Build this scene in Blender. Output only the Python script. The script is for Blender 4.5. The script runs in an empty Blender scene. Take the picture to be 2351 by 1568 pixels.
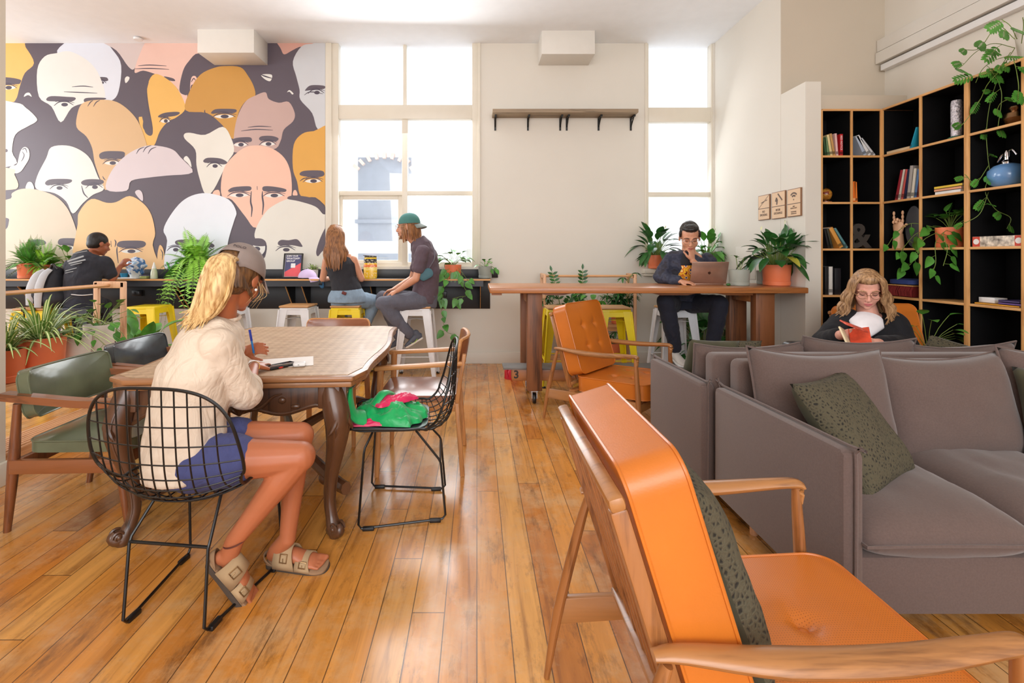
import bpy, bmesh, math, random
from mathutils import Vector, Matrix, Euler, Quaternion, noise
scene = bpy.context.scene
C = scene.collection
V = Vector
PI = math.pi

# ------------------------------------------------------------------ camera, world, lights, exposure
FPX, CX, CY, CAMH = 1100.0, 1095.0, 588.0, 1.3
cam_data = bpy.data.cameras.new('camera')
cam = bpy.data.objects.new('camera', cam_data); C.objects.link(cam)
cam.location = (0, 0, CAMH); cam.rotation_euler = (PI/2, 0, 0)
cam_data.sensor_width = 36.0; cam_data.lens = 36.0*FPX/2351.0
cam_data.shift_x = (1175.5-CX)/2351.0; cam_data.shift_y = (CY-784.0)/2351.0
cam_data.clip_start = 0.05; cam_data.clip_end = 200
scene.camera = cam

world = bpy.data.worlds.new('world'); scene.world = world; world.use_nodes = True
bg = world.node_tree.nodes['Background']
bg.inputs[0].default_value = (0.93, 0.965, 1.0, 1); bg.inputs[1].default_value = 1.25

def area(name, loc, target, sx, sy, power, col=(1, 1, 1)):
    l = bpy.data.lights.new(name, 'AREA'); l.shape = 'RECTANGLE'; l.size = sx; l.size_y = sy
    l.energy = power; l.color = col
    o = bpy.data.objects.new(name, l); C.objects.link(o); o.location = loc
    o.rotation_euler = (V(target)-V(loc)).to_track_quat('-Z', 'Y').to_euler()
    return o
area('daylight_large_window', (-0.88, 5.98, 2.5), (-0.7, 2.0, 0.6), 1.6, 2.4, 60, (0.95, 0.98, 1.0))
area('daylight_small_window', (2.45, 5.98, 2.4), (1.6, 2.5, 0.6), 0.7, 2.2, 5, (0.95, 0.98, 1.0))
area('daylight_left_windows', (-7.5, 4.2, 2.3), (-2.5, 4.2, 1.0), 3.0, 2.6, 80, (0.97, 0.985, 1.0))
area('daylight_rear_windows', (-1.0, -3.6, 2.7), (0.3, 3.0, 1.0), 7.0, 2.4, 200, (0.97, 0.985, 1.0))
vs = scene.view_settings
vs.view_transform = 'Standard'; vs.look = 'None'; vs.exposure = 0.58; vs.gamma = 1.0
vs.use_curve_mapping = False

def P(px, py, d):
    """photo pixel at a distance d from the camera, as a point of the room"""
    return V(((px-CX)*d/FPX, d, CAMH-(py-CY)*d/FPX))

# ------------------------------------------------------------------ materials
def lin(c):
    out = []
    for x in c:
        x = x/255.0
        out.append(x/12.92 if x <= 0.04045 else ((x+0.055)/1.055)**2.4)
    return (*out, 1.0)

class NT:
    def __init__(s, name):
        s.m = bpy.data.materials.new(name); s.m.use_nodes = True
        s.t = s.m.node_tree; s.b = s.t.nodes['Principled BSDF']; s.n = s.t.nodes
    def add(s, typ, **kw):
        n = s.n.new(typ)
        for k, v in kw.items():
            if k.startswith('i_'):
                key = k[2:]; key = int(key) if key.isdigit() else key.replace('_', ' ')
                if hasattr(v, 'is_linked') or isinstance(v, bpy.types.NodeSocket): s.t.links.new(v, n.inputs[key])
                else: n.inputs[key].default_value = v
            else: setattr(n, k, v)
        return n
    def link(s, a, b): s.t.links.new(a, b)
    def math(s, op, a, b=0.0, c=None):
        n = s.n.new('ShaderNodeMath'); n.operation = op
        for i, v in enumerate((a, b) if c is None else (a, b, c)):
            if isinstance(v, (int, float)): n.inputs[i].default_value = v
            else: s.t.links.new(v, n.inputs[i])
        return n.outputs[0]
    def ramp(s, fac, stops, interp='LINEAR'):
        n = s.n.new('ShaderNodeValToRGB'); n.color_ramp.interpolation = interp
        e = n.color_ramp.elements
        while len(e) > 1: e.remove(e[0])
        e[0].position = stops[0][0]; e[0].color = stops[0][1]
        for p, c in stops[1:]:
            k = e.new(p); k.color = c
        s.t.links.new(fac, n.inputs[0]); return n.outputs[0]
    def mix(s, fac, a, b, blend='MIX'):
        n = s.n.new('ShaderNodeMix'); n.data_type = 'RGBA'; n.blend_type = blend
        for i, v in ((0, fac), (6, a), (7, b)):
            if isinstance(v, (int, float, tuple)): n.inputs[i].default_value = v
            else: s.t.links.new(v, n.inputs[i])
        return n.outputs[2]
    def bump(s, h, strength=0.3, dist=0.01):
        n = s.add('ShaderNodeBump', i_Strength=strength, i_Distance=dist)
        s.link(h, n.inputs['Height']); s.link(n.outputs[0], s.b.inputs['Normal'])

def mat(name, col, rough=0.5, metal=0.0, var=0.06, vscale=8.0, bump=0.0, bscale=60.0, bdist=0.002, spec=0.5, coat=0.0, stretch=None, sheen=0, sss=0, trans=0, alpha=1):
    t = NT(name); b = t.b
    b.inputs['Roughness'].default_value = rough; b.inputs['Metallic'].default_value = metal
    b.inputs['Specular IOR Level'].default_value = spec; b.inputs['Coat Weight'].default_value = coat
    if coat: b.inputs['Coat Roughness'].default_value = 0.12
    if sheen: b.inputs['Sheen Weight'].default_value = sheen
    if sss: b.inputs['Subsurface Weight'].default_value = sss; b.inputs['Subsurface Scale'].default_value = 0.01
    if trans: b.inputs['Transmission Weight'].default_value = trans
    b.inputs['Alpha'].default_value = alpha
    tc = t.add('ShaderNodeTexCoord')
    src = tc.outputs['Object']
    if stretch:
        src = t.add('ShaderNodeMapping', i_Vector=src, i_Scale=stretch).outputs[0]
    n = t.add('ShaderNodeTexNoise', i_Vector=src, i_Scale=vscale, i_Detail=5.0)
    c = lin(col)
    lo = tuple(max(0, x*(1-var*1.6)) for x in c[:3])+(1,); hi = tuple(min(1, x*(1+var*1.6)) for x in c[:3])+(1,)
    t.link(t.ramp(n.outputs[0], [(0.3, lo), (0.7, hi)]), b.inputs['Base Color'])
    if bump:
        n2 = t.add('ShaderNodeTexNoise', i_Vector=src, i_Scale=bscale, i_Detail=4.0)
        t.bump(n2.outputs[0], bump, bdist)
    return t.m

def wood(name, c1, c2, axis='x', rough=0.4, scale=22.0, coat=0.0, bump=0.08):
    t = NT(name); b = t.b
    b.inputs['Roughness'].default_value = rough; b.inputs['Coat Weight'].default_value = coat
    b.inputs['Coat Roughness'].default_value = 0.15
    tc = t.add('ShaderNodeTexCoord')
    sc = {'x': (0.07, 1, 1), 'y': (1, 0.07, 1), 'z': (1, 1, 0.07)}[axis]
    mp = t.add('ShaderNodeMapping', i_Vector=tc.outputs['Object'], i_Scale=sc)
    n1 = t.add('ShaderNodeTexNoise', i_Vector=mp.outputs[0], i_Scale=scale, i_Detail=6.0, i_Roughness=0.6, i_Distortion=0.6)
    n2 = t.add('ShaderNodeTexNoise', i_Vector=mp.outputs[0], i_Scale=scale*5, i_Detail=3.0)
    f = t.math('ADD', t.math('MULTIPLY', n1.outputs[0], 0.75), t.math('MULTIPLY', n2.outputs[0], 0.25))
    t.link(t.ramp(f, [(0.34, lin(c2)), (0.48, lin(c1)), (0.66, tuple(min(1, x*1.15) for x in lin(c1)[:3])+(1,))]), b.inputs['Base Color'])
    t.bump(n2.outputs[0], bump, 0.002)
    return t.m

M = {}
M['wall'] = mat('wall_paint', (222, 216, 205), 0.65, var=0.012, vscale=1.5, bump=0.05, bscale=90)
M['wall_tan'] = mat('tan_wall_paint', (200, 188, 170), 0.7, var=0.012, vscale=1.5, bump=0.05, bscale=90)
M['ceiling'] = mat('ceiling_paint', (243, 246, 250), 0.8, var=0.01)
M['trim'] = mat('cream_gloss_trim', (224, 216, 200), 0.35, var=0.01)
M['white_box'] = mat('white_box_paint', (226, 222, 214), 0.5, var=0.01)
M['black_ply'] = mat('black_laminate', (30, 30, 33), 0.4, var=0.1, vscale=5)
M['black_metal'] = mat('black_powdercoat', (16, 16, 17), 0.35, var=0.05)
M['black_back'] = mat('black_felt_panel', (8, 8, 10), 0.85, var=0.1, spec=0.2)
M['ply'] = wood('plywood_edge', (214, 160, 98), (176, 118, 64), 'z', 0.5)
M['ply_x'] = wood('plywood_edge_flat', (214, 160, 98), (176, 118, 64), 'x', 0.5)
M['pine_x'] = wood('pale_timber_x', (214, 160, 112), (184, 124, 76), 'x', 0.45)
M['pine_y'] = wood('pale_timber_y', (220, 168, 108), (190, 130, 76), 'y', 0.45)
M['pine_z'] = wood('pale_timber_z', (220, 172, 134), (190, 136, 96), 'z', 0.45)
M['grey_shelf'] = wood('weathered_shelf_timber', (150, 130, 106), (112, 94, 74), 'x', 0.6)
M['teak_x'] = wood('honey_ash_x', (166, 114, 66), (112, 70, 38), 'x', 0.33, coat=0.2)
M['teak_z'] = wood('honey_ash_z', (160, 104, 58), (110, 66, 34), 'z', 0.33, coat=0.2)
M['walnut_x'] = wood('red_brown_timber_x', (134, 80, 46), (86, 48, 26), 'x', 0.35, coat=0.2)
M['walnut_z'] = wood('red_brown_timber_z', (124, 72, 42), (78, 42, 24), 'z', 0.35, coat=0.2)
M['oak_x'] = wood('light_oak_x', (196, 138, 84), (158, 102, 58), 'x', 0.4)
M['oak_z'] = wood('light_oak_z', (190, 132, 80), (150, 98, 56), 'z', 0.4)
M['beam_x'] = wood('rough_red_beam_x', (170, 108, 60), (116, 68, 36), 'x', 0.35, scale=14, coat=0.15, bump=0.3)
M['beam_z'] = wood('rough_red_beam_z', (130, 80, 46), (78, 46, 28), 'z', 0.5, scale=16, bump=0.3)
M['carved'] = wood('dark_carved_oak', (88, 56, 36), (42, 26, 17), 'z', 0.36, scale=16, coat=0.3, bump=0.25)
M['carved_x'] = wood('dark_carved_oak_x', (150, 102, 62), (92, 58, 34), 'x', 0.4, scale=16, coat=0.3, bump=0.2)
M['steel'] = mat('steel', (170, 170, 172), 0.25, 1.0)
M['chrome'] = mat('chrome', (210, 210, 214), 0.12, 1.0)
M['yellow_metal'] = mat('yellow_powdercoat', (240, 212, 22), 0.3, var=0.02, coat=0.3)
M['white_metal'] = mat('white_powdercoat', (226, 226, 228), 0.3, var=0.03, coat=0.3)
M['char_metal'] = mat('charcoal_powdercoat', (44, 46, 56), 0.35, var=0.05)
M['seat_wood'] = wood('stool_seat_timber', (190, 142, 92), (150, 104, 62), 'x', 0.4)
M['tan_leather'] = mat('orange_tan_leather', (200, 112, 36), 0.36, var=0.05, vscale=5, bump=0.12, bscale=220, coat=0.08)
M['green_leather'] = mat('olive_vinyl', (98, 104, 80), 0.30, var=0.14, vscale=7, bump=0.22, bscale=24, coat=0.35)
M['black_leather'] = mat('black_vinyl', (52, 58, 62), 0.28, var=0.25, vscale=12, bump=0.25, bscale=26, coat=0.35)
M['brown_leather'] = mat('brown_leather', (146, 88, 58), 0.28, var=0.08, vscale=9, bump=0.08, bscale=120, coat=0.25)
M['sofa'] = mat('mauve_grey_weave', (98, 82, 77), 0.95, var=0.05, vscale=160, bump=0.35, bscale=700, bdist=0.001, spec=0.2, sheen=0.25)
M['terracotta'] = mat('terracotta_plastic', (236, 126, 82), 0.45, var=0.03)
M['grey_pot'] = mat('sage_grey_pot', (158, 162, 152), 0.5, var=0.03)
M['white_pot'] = mat('cream_pot', (222, 214, 204), 0.5, var=0.03)
M['soil'] = mat('soil', (66, 44, 30), 0.95, var=0.4, vscale=60, bump=0.8, bscale=120, bdist=0.01)
M['leaf_dark'] = mat('dark_green_leaf', (46, 98, 42), 0.35, var=0.3, vscale=12)
M['leaf_mid'] = mat('mid_green_leaf', (78, 140, 52), 0.38, var=0.25, vscale=12)
M['leaf_light'] = mat('light_green_leaf', (140, 200, 66), 0.4, var=0.2, vscale=12)
M['leaf_pale'] = mat('variegated_leaf', (156, 182, 96), 0.4, var=0.35, vscale=40)
M['stem'] = mat('green_stem', (112, 136, 58), 0.5, var=0.1)
M['skin'] = mat('skin', (206, 148, 118), 0.45, var=0.04, vscale=10, sss=0.08)
M['skin_tan'] = mat('sun_tanned_skin', (180, 106, 70), 0.45, var=0.04, vscale=8, sss=0.08)
M['skin_pale'] = mat('fair_skin', (224, 164, 144), 0.5, var=0.04, vscale=14, sss=0.08)
M['skin_brown'] = mat('brown_skin', (164, 96, 66), 0.45, var=0.04, sss=0.06)
M['eye'] = mat('eye', (30, 20, 18), 0.2)
M['lips'] = mat('lips', (176, 92, 84), 0.4)
M['paper'] = mat('paper', (236, 232, 228), 0.7, var=0.01)
M['white'] = mat('white_plastic', (236, 236, 236), 0.3, var=0.01)
M['black'] = mat('black_plastic', (20, 20, 22), 0.35, var=0.02)
M['ink'] = mat('printed_ink', (60, 48, 40), 0.6, var=0.02)
def cmat(name, col, rough=0.5, **k):
    if name not in M: M[name] = mat(name, col, rough, **k)
    return M[name]
def hairmat(name, c1, c2, axis=(14, 14, 2)):
    t = NT(name); t.b.inputs['Roughness'].default_value = 0.45
    tc = t.add('ShaderNodeTexCoord')
    mp = t.add('ShaderNodeMapping', i_Vector=tc.outputs['Object'], i_Scale=axis)
    n = t.add('ShaderNodeTexNoise', i_Vector=mp.outputs[0], i_Scale=6.0, i_Detail=6.0, i_Distortion=0.4)
    t.link(t.ramp(n.outputs[0], [(0.32, lin(c2)), (0.62, lin(c1))]), t.b.inputs['Base Color'])
    t.bump(n.outputs[0], 0.6, 0.006)
    M[name] = t.m; return t.m
hairmat('blonde_hair', (236, 204, 146), (172, 126, 74)); hairmat('brown_hair', (164, 110, 64), (96, 60, 34))
hairmat('dark_hair', (34, 27, 24), (14, 11, 10)); hairmat('dark_blonde_hair', (190, 150, 108), (112, 78, 50))
hairmat('root_hair', (120, 84, 50), (64, 42, 26))

def cloth(name, col, scale=9.0, strength=0.5, dist=0.012, rough=0.88, var=0.03, stretch=(1, 1, 0.6)):
    t = NT(name); b = t.b; b.inputs['Roughness'].default_value = rough; b.inputs['Sheen Weight'].default_value = 0.04
    tc = t.add('ShaderNodeTexCoord'); mp = t.add('ShaderNodeMapping', i_Vector=tc.outputs['Object'], i_Scale=stretch)
    n = t.add('ShaderNodeTexNoise', i_Vector=mp.outputs[0], i_Scale=scale, i_Detail=2.0, i_Distortion=1.2)
    n2 = t.add('ShaderNodeTexNoise', i_Vector=mp.outputs[0], i_Scale=scale*2.3, i_Detail=2.0, i_Distortion=1.5)
    w = t.add('ShaderNodeTexNoise', i_Vector=tc.outputs['Object'], i_Scale=420.0)
    r1 = t.math('ABSOLUTE', t.math('SUBTRACT', n.outputs[0], 0.5)); r2 = t.math('ABSOLUTE', t.math('SUBTRACT', n2.outputs[0], 0.5))
    h = t.math('ADD', t.math('MINIMUM', t.math('MULTIPLY', r1, 5.0), 0.6), t.math('MULTIPLY', t.math('MINIMUM', t.math('MULTIPLY', r2, 4.0), 0.5), 0.5))
    h = t.math('ADD', h, t.math('MULTIPLY', w.outputs[0], 0.03))
    t.bump(h, strength, dist)
    c = lin(col); lo = tuple(x*(1-var*2) for x in c[:3])+(1,)
    t.link(t.mix(n2.outputs[0], lo, c), b.inputs['Base Color'])
    M[name] = t.m; return t.m
# floor boards
def floor_mat():
    t = NT('polished_floorboards'); b = t.b
    tc = t.add('ShaderNodeTexCoord'); sp = t.add('ShaderNodeSeparateXYZ', i_Vector=tc.outputs['Object'])
    W = 0.118
    xs = t.math('DIVIDE', sp.outputs[0], W); idx = t.math('FLOOR', xs); fx = t.math('FRACT', xs)
    w1 = t.add('ShaderNodeTexWhiteNoise', noise_dimensions='1D'); t.link(idx, w1.inputs['W'])
    ys = t.math('DIVIDE', t.math('ADD', sp.outputs[1], t.math('MULTIPLY', w1.outputs[0], 7.3)), 2.3)
    idy = t.math('FLOOR', ys); fy = t.math('FRACT', ys)
    cv = t.add('ShaderNodeCombineXYZ'); t.link(idx, cv.inputs[0]); t.link(idy, cv.inputs[1])
    w2 = t.add('ShaderNodeTexWhiteNoise', noise_dimensions='3D'); t.link(cv.outputs[0], w2.inputs['Vector'])
    off = t.add('ShaderNodeVectorMath', operation='MULTIPLY_ADD')
    t.link(w2.outputs['Color'], off.inputs[0]); off.inputs[1].default_value = (9, 9, 9); t.link(tc.outputs['Object'], off.inputs[2])
    mp = t.add('ShaderNodeMapping', i_Vector=off.outputs[0], i_Scale=(1, 0.06, 1))
    g = t.add('ShaderNodeTexNoise', i_Vector=mp.outputs[0], i_Scale=26.0, i_Detail=7.0, i_Roughness=0.62, i_Distortion=0.8)
    g2 = t.add('ShaderNodeTexNoise', i_Vector=mp.outputs[0], i_Scale=5.0, i_Detail=3.0)
    base = t.ramp(w2.outputs[0], [(0.0, lin((190, 118, 54))), (0.02, lin((150, 108, 74))), (0.05, lin((212, 138, 58))), (0.4, lin((222, 154, 72))), (0.7, lin((230, 170, 92))), (0.9, lin((214, 138, 56))), (1.0, lin((202, 128, 54)))])
    grain = t.ramp(g.outputs[0], [(0.3, (0.42, 0.33, 0.26, 1)), (0.46, (0.88, 0.86, 0.82, 1)), (0.7, (1.12, 1.12, 1.1, 1))])
    c = t.mix(0.8, base, grain, 'MULTIPLY')
    tone = t.ramp(g2.outputs[0], [(0.3, (0.8, 0.74, 0.68, 1)), (0.6, (1.05, 1.05, 1.05, 1))])
    c = t.mix(0.8, c, tone, 'MULTIPLY')
    # worn and stained patches
    st = t.add('ShaderNodeTexNoise', i_Vector=tc.outputs['Object'], i_Scale=2.2, i_Detail=8.0, i_Roughness=0.7)
    mp3 = t.add('ShaderNodeMapping', i_Vector=tc.outputs['Object'], i_Scale=(1, 0.3, 1))
    st2 = t.add('ShaderNodeTexNoise', i_Vector=mp3.outputs[0], i_Scale=9.0, i_Detail=9.0, i_Roughness=0.75)
    c = t.mix(t.ramp(st.outputs[0], [(0.48, (0, 0, 0, 1)), (0.64, (0.6, 0.6, 0.6, 1))]), c, lin((216, 180, 134)))
    c = t.mix(t.ramp(st2.outputs[0], [(0.53, (0, 0, 0, 1)), (0.68, (0.7, 0.7, 0.7, 1))]), c, lin((92, 58, 38)))
    gx = t.math('MINIMUM', fx, t.math('SUBTRACT', 1.0, fx)); gy = t.math('MULTIPLY', t.math('MINIMUM', fy, t.math('SUBTRACT', 1.0, fy)), 19.0)
    gap = t.math('LESS_THAN', t.math('MINIMUM', gx, gy), 0.016)
    c = t.mix(t.math('MULTIPLY', gap, 0.8), c, lin((58, 34, 20)))
    t.link(c, b.inputs['Base Color'])
    rr = t.add('ShaderNodeTexNoise', i_Vector=tc.outputs['Object'], i_Scale=4.0, i_Detail=5.0)
    t.link(t.math('MULTIPLY_ADD', rr.outputs[0], 0.28, 0.12), b.inputs['Roughness'])
    b.inputs['Coat Weight'].default_value = 0.35; b.inputs['Coat Roughness'].default_value = 0.16
    h = t.math('SUBTRACT', t.math('MULTIPLY', g.outputs[0], 0.15), gap)
    t.bump(h, 0.25, 0.003)
    return t.m
M['floor'] = floor_mat()
# ------------------------------------------------------------------ mesh helpers
def catmull(pts, k):
    if k <= 1 or len(pts) < 3: return [V(p) for p in pts]
    pts = [V(p) for p in pts]; out = []
    n = len(pts)
    for i in range(n-1):
        p0 = pts[i-1] if i > 0 else pts[i]*2-pts[i+1]
        p1, p2 = pts[i], pts[i+1]
        p3 = pts[i+2] if i+2 < n else pts[i+1]*2-pts[i]
        for j in range(k):
            t = j/k
            out.append(0.5*((2*p1)+(-p0+p2)*t+(2*p0-5*p1+4*p2-p3)*t*t+(-p0+3*p1-3*p2+p3)*t**3))
    out.append(pts[-1]); return out
def lerp(a, b, t): return a+(b-a)*t
def interp(vals, m):
    n = len(vals)
    out = []
    for i in range(m):
        t = i/(m-1)*(n-1); k = min(int(t), n-2); out.append(lerp(vals[k], vals[k+1], t-k))
    return out
def frame_of(z, hint=None):
    z = V(z).normalized()
    h = V(hint) if hint is not None else (V((0, 0, 1)) if abs(z.z) < 0.95 else V((1, 0, 0)))
    x = h.cross(z)
    if x.length < 1e-6: x = V((1, 0, 0)).cross(z)
    x.normalize(); y = z.cross(x)
    return x, y, z
def MX(loc=(0, 0, 0), rot=(0, 0, 0)): return Matrix.Translation(V(loc)) @ Euler(rot).to_matrix().to_4x4()
def basis(o, x, y, z):
    m = Matrix.Identity(4)
    for i, a in enumerate((x, y, z, o)):
        for j in range(3): m[j][i] = a[j]
    return m

class MB:
    def __init__(s): s.v = []; s.f = []; s.mi = []; s.cur = 0
    def add(s, vs, fs, mtx=None):
        o = len(s.v)
        for v in vs: s.v.append(tuple(mtx @ V(v)) if mtx is not None else tuple(v))
        for f in fs: s.f.append([i+o for i in f]); s.mi.append(s.cur)
        return s
    def bm(s, bm, mtx=None):
        bm.verts.ensure_lookup_table(); bm.verts.index_update()
        s.add([v.co[:] for v in bm.verts], [[v.index for v in f.verts] for f in bm.faces], mtx); bm.free(); return s
    def box(s, lo, hi, bev=0.0, mtx=None, seg=2):
        lo = V(lo); hi = V(hi); c = (lo+hi)/2; d = hi-lo
        bm = bmesh.new(); bmesh.ops.create_cube(bm, size=1.0)
        for v in bm.verts: v.co = V((v.co.x*d.x, v.co.y*d.y, v.co.z*d.z))+c
        if bev > 0:
            bev = min(bev, 0.45*min(abs(d.x), abs(d.y), abs(d.z)))
            bmesh.ops.bevel(bm, geom=bm.edges[:], offset=bev, segments=seg, profile=0.5, affect='EDGES')
        return s.bm(bm, mtx)
    def cbox(s, c, d, bev=0.0, rot=None, seg=2):
        m = Matrix.Translation(V(c)) @ (Euler(rot).to_matrix().to_4x4() if rot else Matrix.Identity(4))
        d = V(d)/2; return s.box(-d, d, bev, m, seg)
    def bar(s, a, b, w, t, bev=0.0, hint=None):
        """rectangular bar from a to b; w across, t along hint"""
        a = V(a); b = V(b); x, y, z = frame_of(b-a, hint); L = (b-a).length
        return s.box((-w/2, -t/2, 0), (w/2, t/2, L), bev, basis(a, x, y, z))
    def hexa(s, p):
        return s.add(p, [(0, 3, 2, 1), (4, 5, 6, 7), (0, 1, 5, 4), (1, 2, 6, 5), (2, 3, 7, 6), (3, 0, 4, 7)])
    def tube(s, pts, r, n=8, k=1, flat=1.0, hint=None, closed=False, cap=True):
        pts = catmull(pts, k) if not closed else [V(p) for p in pts]
        m = len(pts)
        rs = [r]*m if isinstance(r, (int, float)) else interp(list(r), m)
        vs = []; fs = []; px = None
        for i, p in enumerate(pts):
            if closed: tn = pts[(i+1) % m]-pts[i-1]
            else: tn = pts[min(i+1, m-1)]-pts[max(i-1, 0)]
            if tn.length < 1e-9: tn = V((0, 0, 1))
            tn.normalize()
            if px is None or hint is not None:
                x, y, _ = frame_of(tn, hint)
            else:
                x = px-tn*px.dot(tn)
                if x.length < 1e-6: x, y, _ = frame_of(tn)
                x.normalize(); y = tn.cross(x)
            px = x
            for j in range(n):
                a = 2*PI*j/n
                vs.append(p+x*math.cos(a)*rs[i]+y*math.sin(a)*rs[i]*flat)
        for i in range(m if closed else m-1):
            for j in range(n):
                a, b = i*n+j, i*n+(j+1) % n; c, d = ((i+1) % m)*n+(j+1) % n, ((i+1) % m)*n+j
                fs.append((a, b, c, d))
        if cap and not closed:
            fs.append(tuple(range(n-1, -1, -1))); fs.append(tuple((m-1)*n+j for j in range(n)))
        return s.add(vs, fs)
    def sph(s, c, r, rot=None, nu=14, nv=9, mtx=None):
        r = (r, r, r) if isinstance(r, (int, float)) else r
        vs = [(0, 0, -1)]; fs = []
        for i in range(1, nv):
            t = -PI/2+PI*i/nv
            for j in range(nu): vs.append((math.cos(t)*math.cos(2*PI*j/nu), math.cos(t)*math.sin(2*PI*j/nu), math.sin(t)))
        vs.append((0, 0, 1)); L = len(vs)-1
        for j in range(nu):
            fs.append((0, 1+(j+1) % nu, 1+j)); fs.append((L, L-nu+j, L-nu+(j+1) % nu))
            for i in range(nv-2):
                a = 1+i*nu+j; b = 1+i*nu+(j+1) % nu; fs.append((a, b, b+nu, a+nu))
        m = Matrix.Translation(V(c))
        if rot is not None: m = m @ (rot.to_4x4() if isinstance(rot, Matrix) else Euler(rot).to_matrix().to_4x4())
        m = m @ Matrix.Diagonal((*r, 1))
        if mtx is not None: m = mtx @ m
        return s.add(vs, fs, m)
    def limb(s, seq, n=14):
        """round limb of (point, radius) with ball joints, later fused by a remesh"""
        for (p, r) in seq: s.sph(p, r*1.0, nu=n, nv=10)
        for (p, r), (q, t) in zip(seq, seq[1:]): s.tube([p, q], [r, t], n)
        return s
    def etube(s, rows, side, n=20):
        """rows (centre, half width along side, half depth) as a closed elliptical tube"""
        vs = []; fs = []; m = len(rows)
        cs = [V(r[0]) for r in rows]; side = V(side)
        for i, (c, a, b) in enumerate(rows):
            tn = (cs[min(i+1, m-1)]-cs[max(i-1, 0)]).normalized()
            sd = V(rows[i][3]) if len(rows[i]) > 3 else side
            x = (sd-tn*sd.dot(tn)).normalized(); y = tn.cross(x)
            for j in range(n):
                t = 2*PI*j/n; vs.append(V(c)+x*a*math.cos(t)+y*b*math.sin(t))
        for i in range(m-1):
            for j in range(n): fs.append((i*n+j, i*n+(j+1) % n, (i+1)*n+(j+1) % n, (i+1)*n+j))
        fs.append(tuple(range(n-1, -1, -1))); fs.append(tuple((m-1)*n+j for j in range(n)))
        return s.add(vs, fs)
    def lathe(s, prof, n=24, mtx=None, c=(0, 0, 0), close=True):
        vs = []; fs = []; m = len(prof)
        for (r, z) in prof:
            for j in range(n): vs.append((c[0]+r*math.cos(2*PI*j/n), c[1]+r*math.sin(2*PI*j/n), c[2]+z))
        for i in range(m-1):
            for j in range(n): fs.append((i*n+j, i*n+(j+1) % n, (i+1)*n+(j+1) % n, (i+1)*n+j))
        if close:
            if prof[0][0] > 1e-5: fs.append(tuple(range(n-1, -1, -1)))
            if prof[-1][0] > 1e-5: fs.append(tuple((m-1)*n+j for j in range(n)))
        return s.add(vs, fs, mtx)
    def prism(s, poly, t, mtx=None, bev=0.0):
        """polygon in local xy, extruded from z=-t/2 to t/2"""
        bm = bmesh.new(); vs = [bm.verts.new((p[0], p[1], -t/2)) for p in poly]
        f = bm.faces.new(vs); r = bmesh.ops.extrude_face_region(bm, geom=[f])
        for e in r['geom']:
            if isinstance(e, bmesh.types.BMVert): e.co.z += t
        bmesh.ops.recalc_face_normals(bm, faces=bm.faces)
        if bev > 0: bmesh.ops.bevel(bm, geom=bm.edges[:], offset=bev, segments=2, profile=0.5, affect='EDGES')
        return s.bm(bm, mtx)
    def pad(s, A, B, T, mtx, r=0.05, fn=None, N=22, edge=0.7, back=None):
        """cushion: half sizes A,B, thickness T; fn(u,v)-> extra height on the front; rounded outline"""
        def outline(u, v):
            rho = max(abs(u), abs(v))
            if rho < 1e-6: return 0, 0
            a, b = u/rho*A, v/rho*B
            qa, qb = abs(a)-(A-r), abs(b)-(B-r)
            if qa > 0 and qb > 0:
                q = math.hypot(qa, qb)
                if q > r:
                    a = math.copysign(A-r+qa*r/q, a); b = math.copysign(B-r+qb*r/q, b)
            return a*rho, b*rho
        top = []; bot = []
        for i in range(N+1):
            for j in range(N+1):
                u = math.sin((-1+2*i/N)*PI/2)*0.5+(-1+2*i/N)*0.5; v = math.sin((-1+2*j/N)*PI/2)*0.5+(-1+2*j/N)*0.5
                x, y = outline(u, v); rho = max(abs(u), abs(v))
                h = T/2*(edge+(1-edge)*(1-rho**3)) if edge is not None else 0
                top.append((x, y, h+(fn(u, v) if fn else 0))); bot.append((x, y, -h-(back(u, v) if back else 0)))
        W = N+1; n0 = W*W; fs = []
        for i in range(N):
            for j in range(N):
                a = i*W+j; fs.append((a, a+W, a+W+1, a+1)); fs.append((n0+a, n0+a+1, n0+a+W+1, n0+a+W))
        ring = [i*W for i in range(W)]+[N*W+j for j in range(1, W)]+[i*W+N for i in range(N-1, -1, -1)]+[j for j in range(N-1, 0, -1)]
        for a, b in zip(ring, ring[1:]+ring[:1]): fs.append((b, a, n0+a, n0+b))
        s.add(top+bot, fs, mtx)
        s.ring_top = [mtx @ V(top[i]) for i in ring]; s.ring_bot = [mtx @ V(bot[i]) for i in ring]
        s.ring_mid = [(a+b)/2 for a, b in zip(s.ring_top, s.ring_bot)]
        return s
    def leaf(s, base, d, L, W, up=(0, 0, 1), droop=0.3, n=6, peak=0.45, fold=0.15, tip=1.0):
        base = V(base); d = V(d).normalized(); up = V(up)
        side = d.cross(up)
        if side.length < 1e-4: side = V((1, 0, 0))
        side.normalize(); vs = []; fs = []
        for i in range(n+1):
            t = i/n
            p = base+d*L*t+V((0, 0, -1))*droop*L*t*t
            if t < peak: w = math.sin(t/peak*PI/2)**0.7
            else: w = math.cos((t-peak)/(1-peak)*PI/2)**tip
            w = max(w, 0.02)*W/2
            nrm = side.cross(d).normalized()
            vs += [p-side*w+nrm*w*fold, p, p+side*w+nrm*w*fold]
        for i in range(n):
            a = i*3; fs += [(a, a+1, a+4, a+3), (a+1, a+2, a+5, a+4)]
        return s.add(vs, fs)

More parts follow.
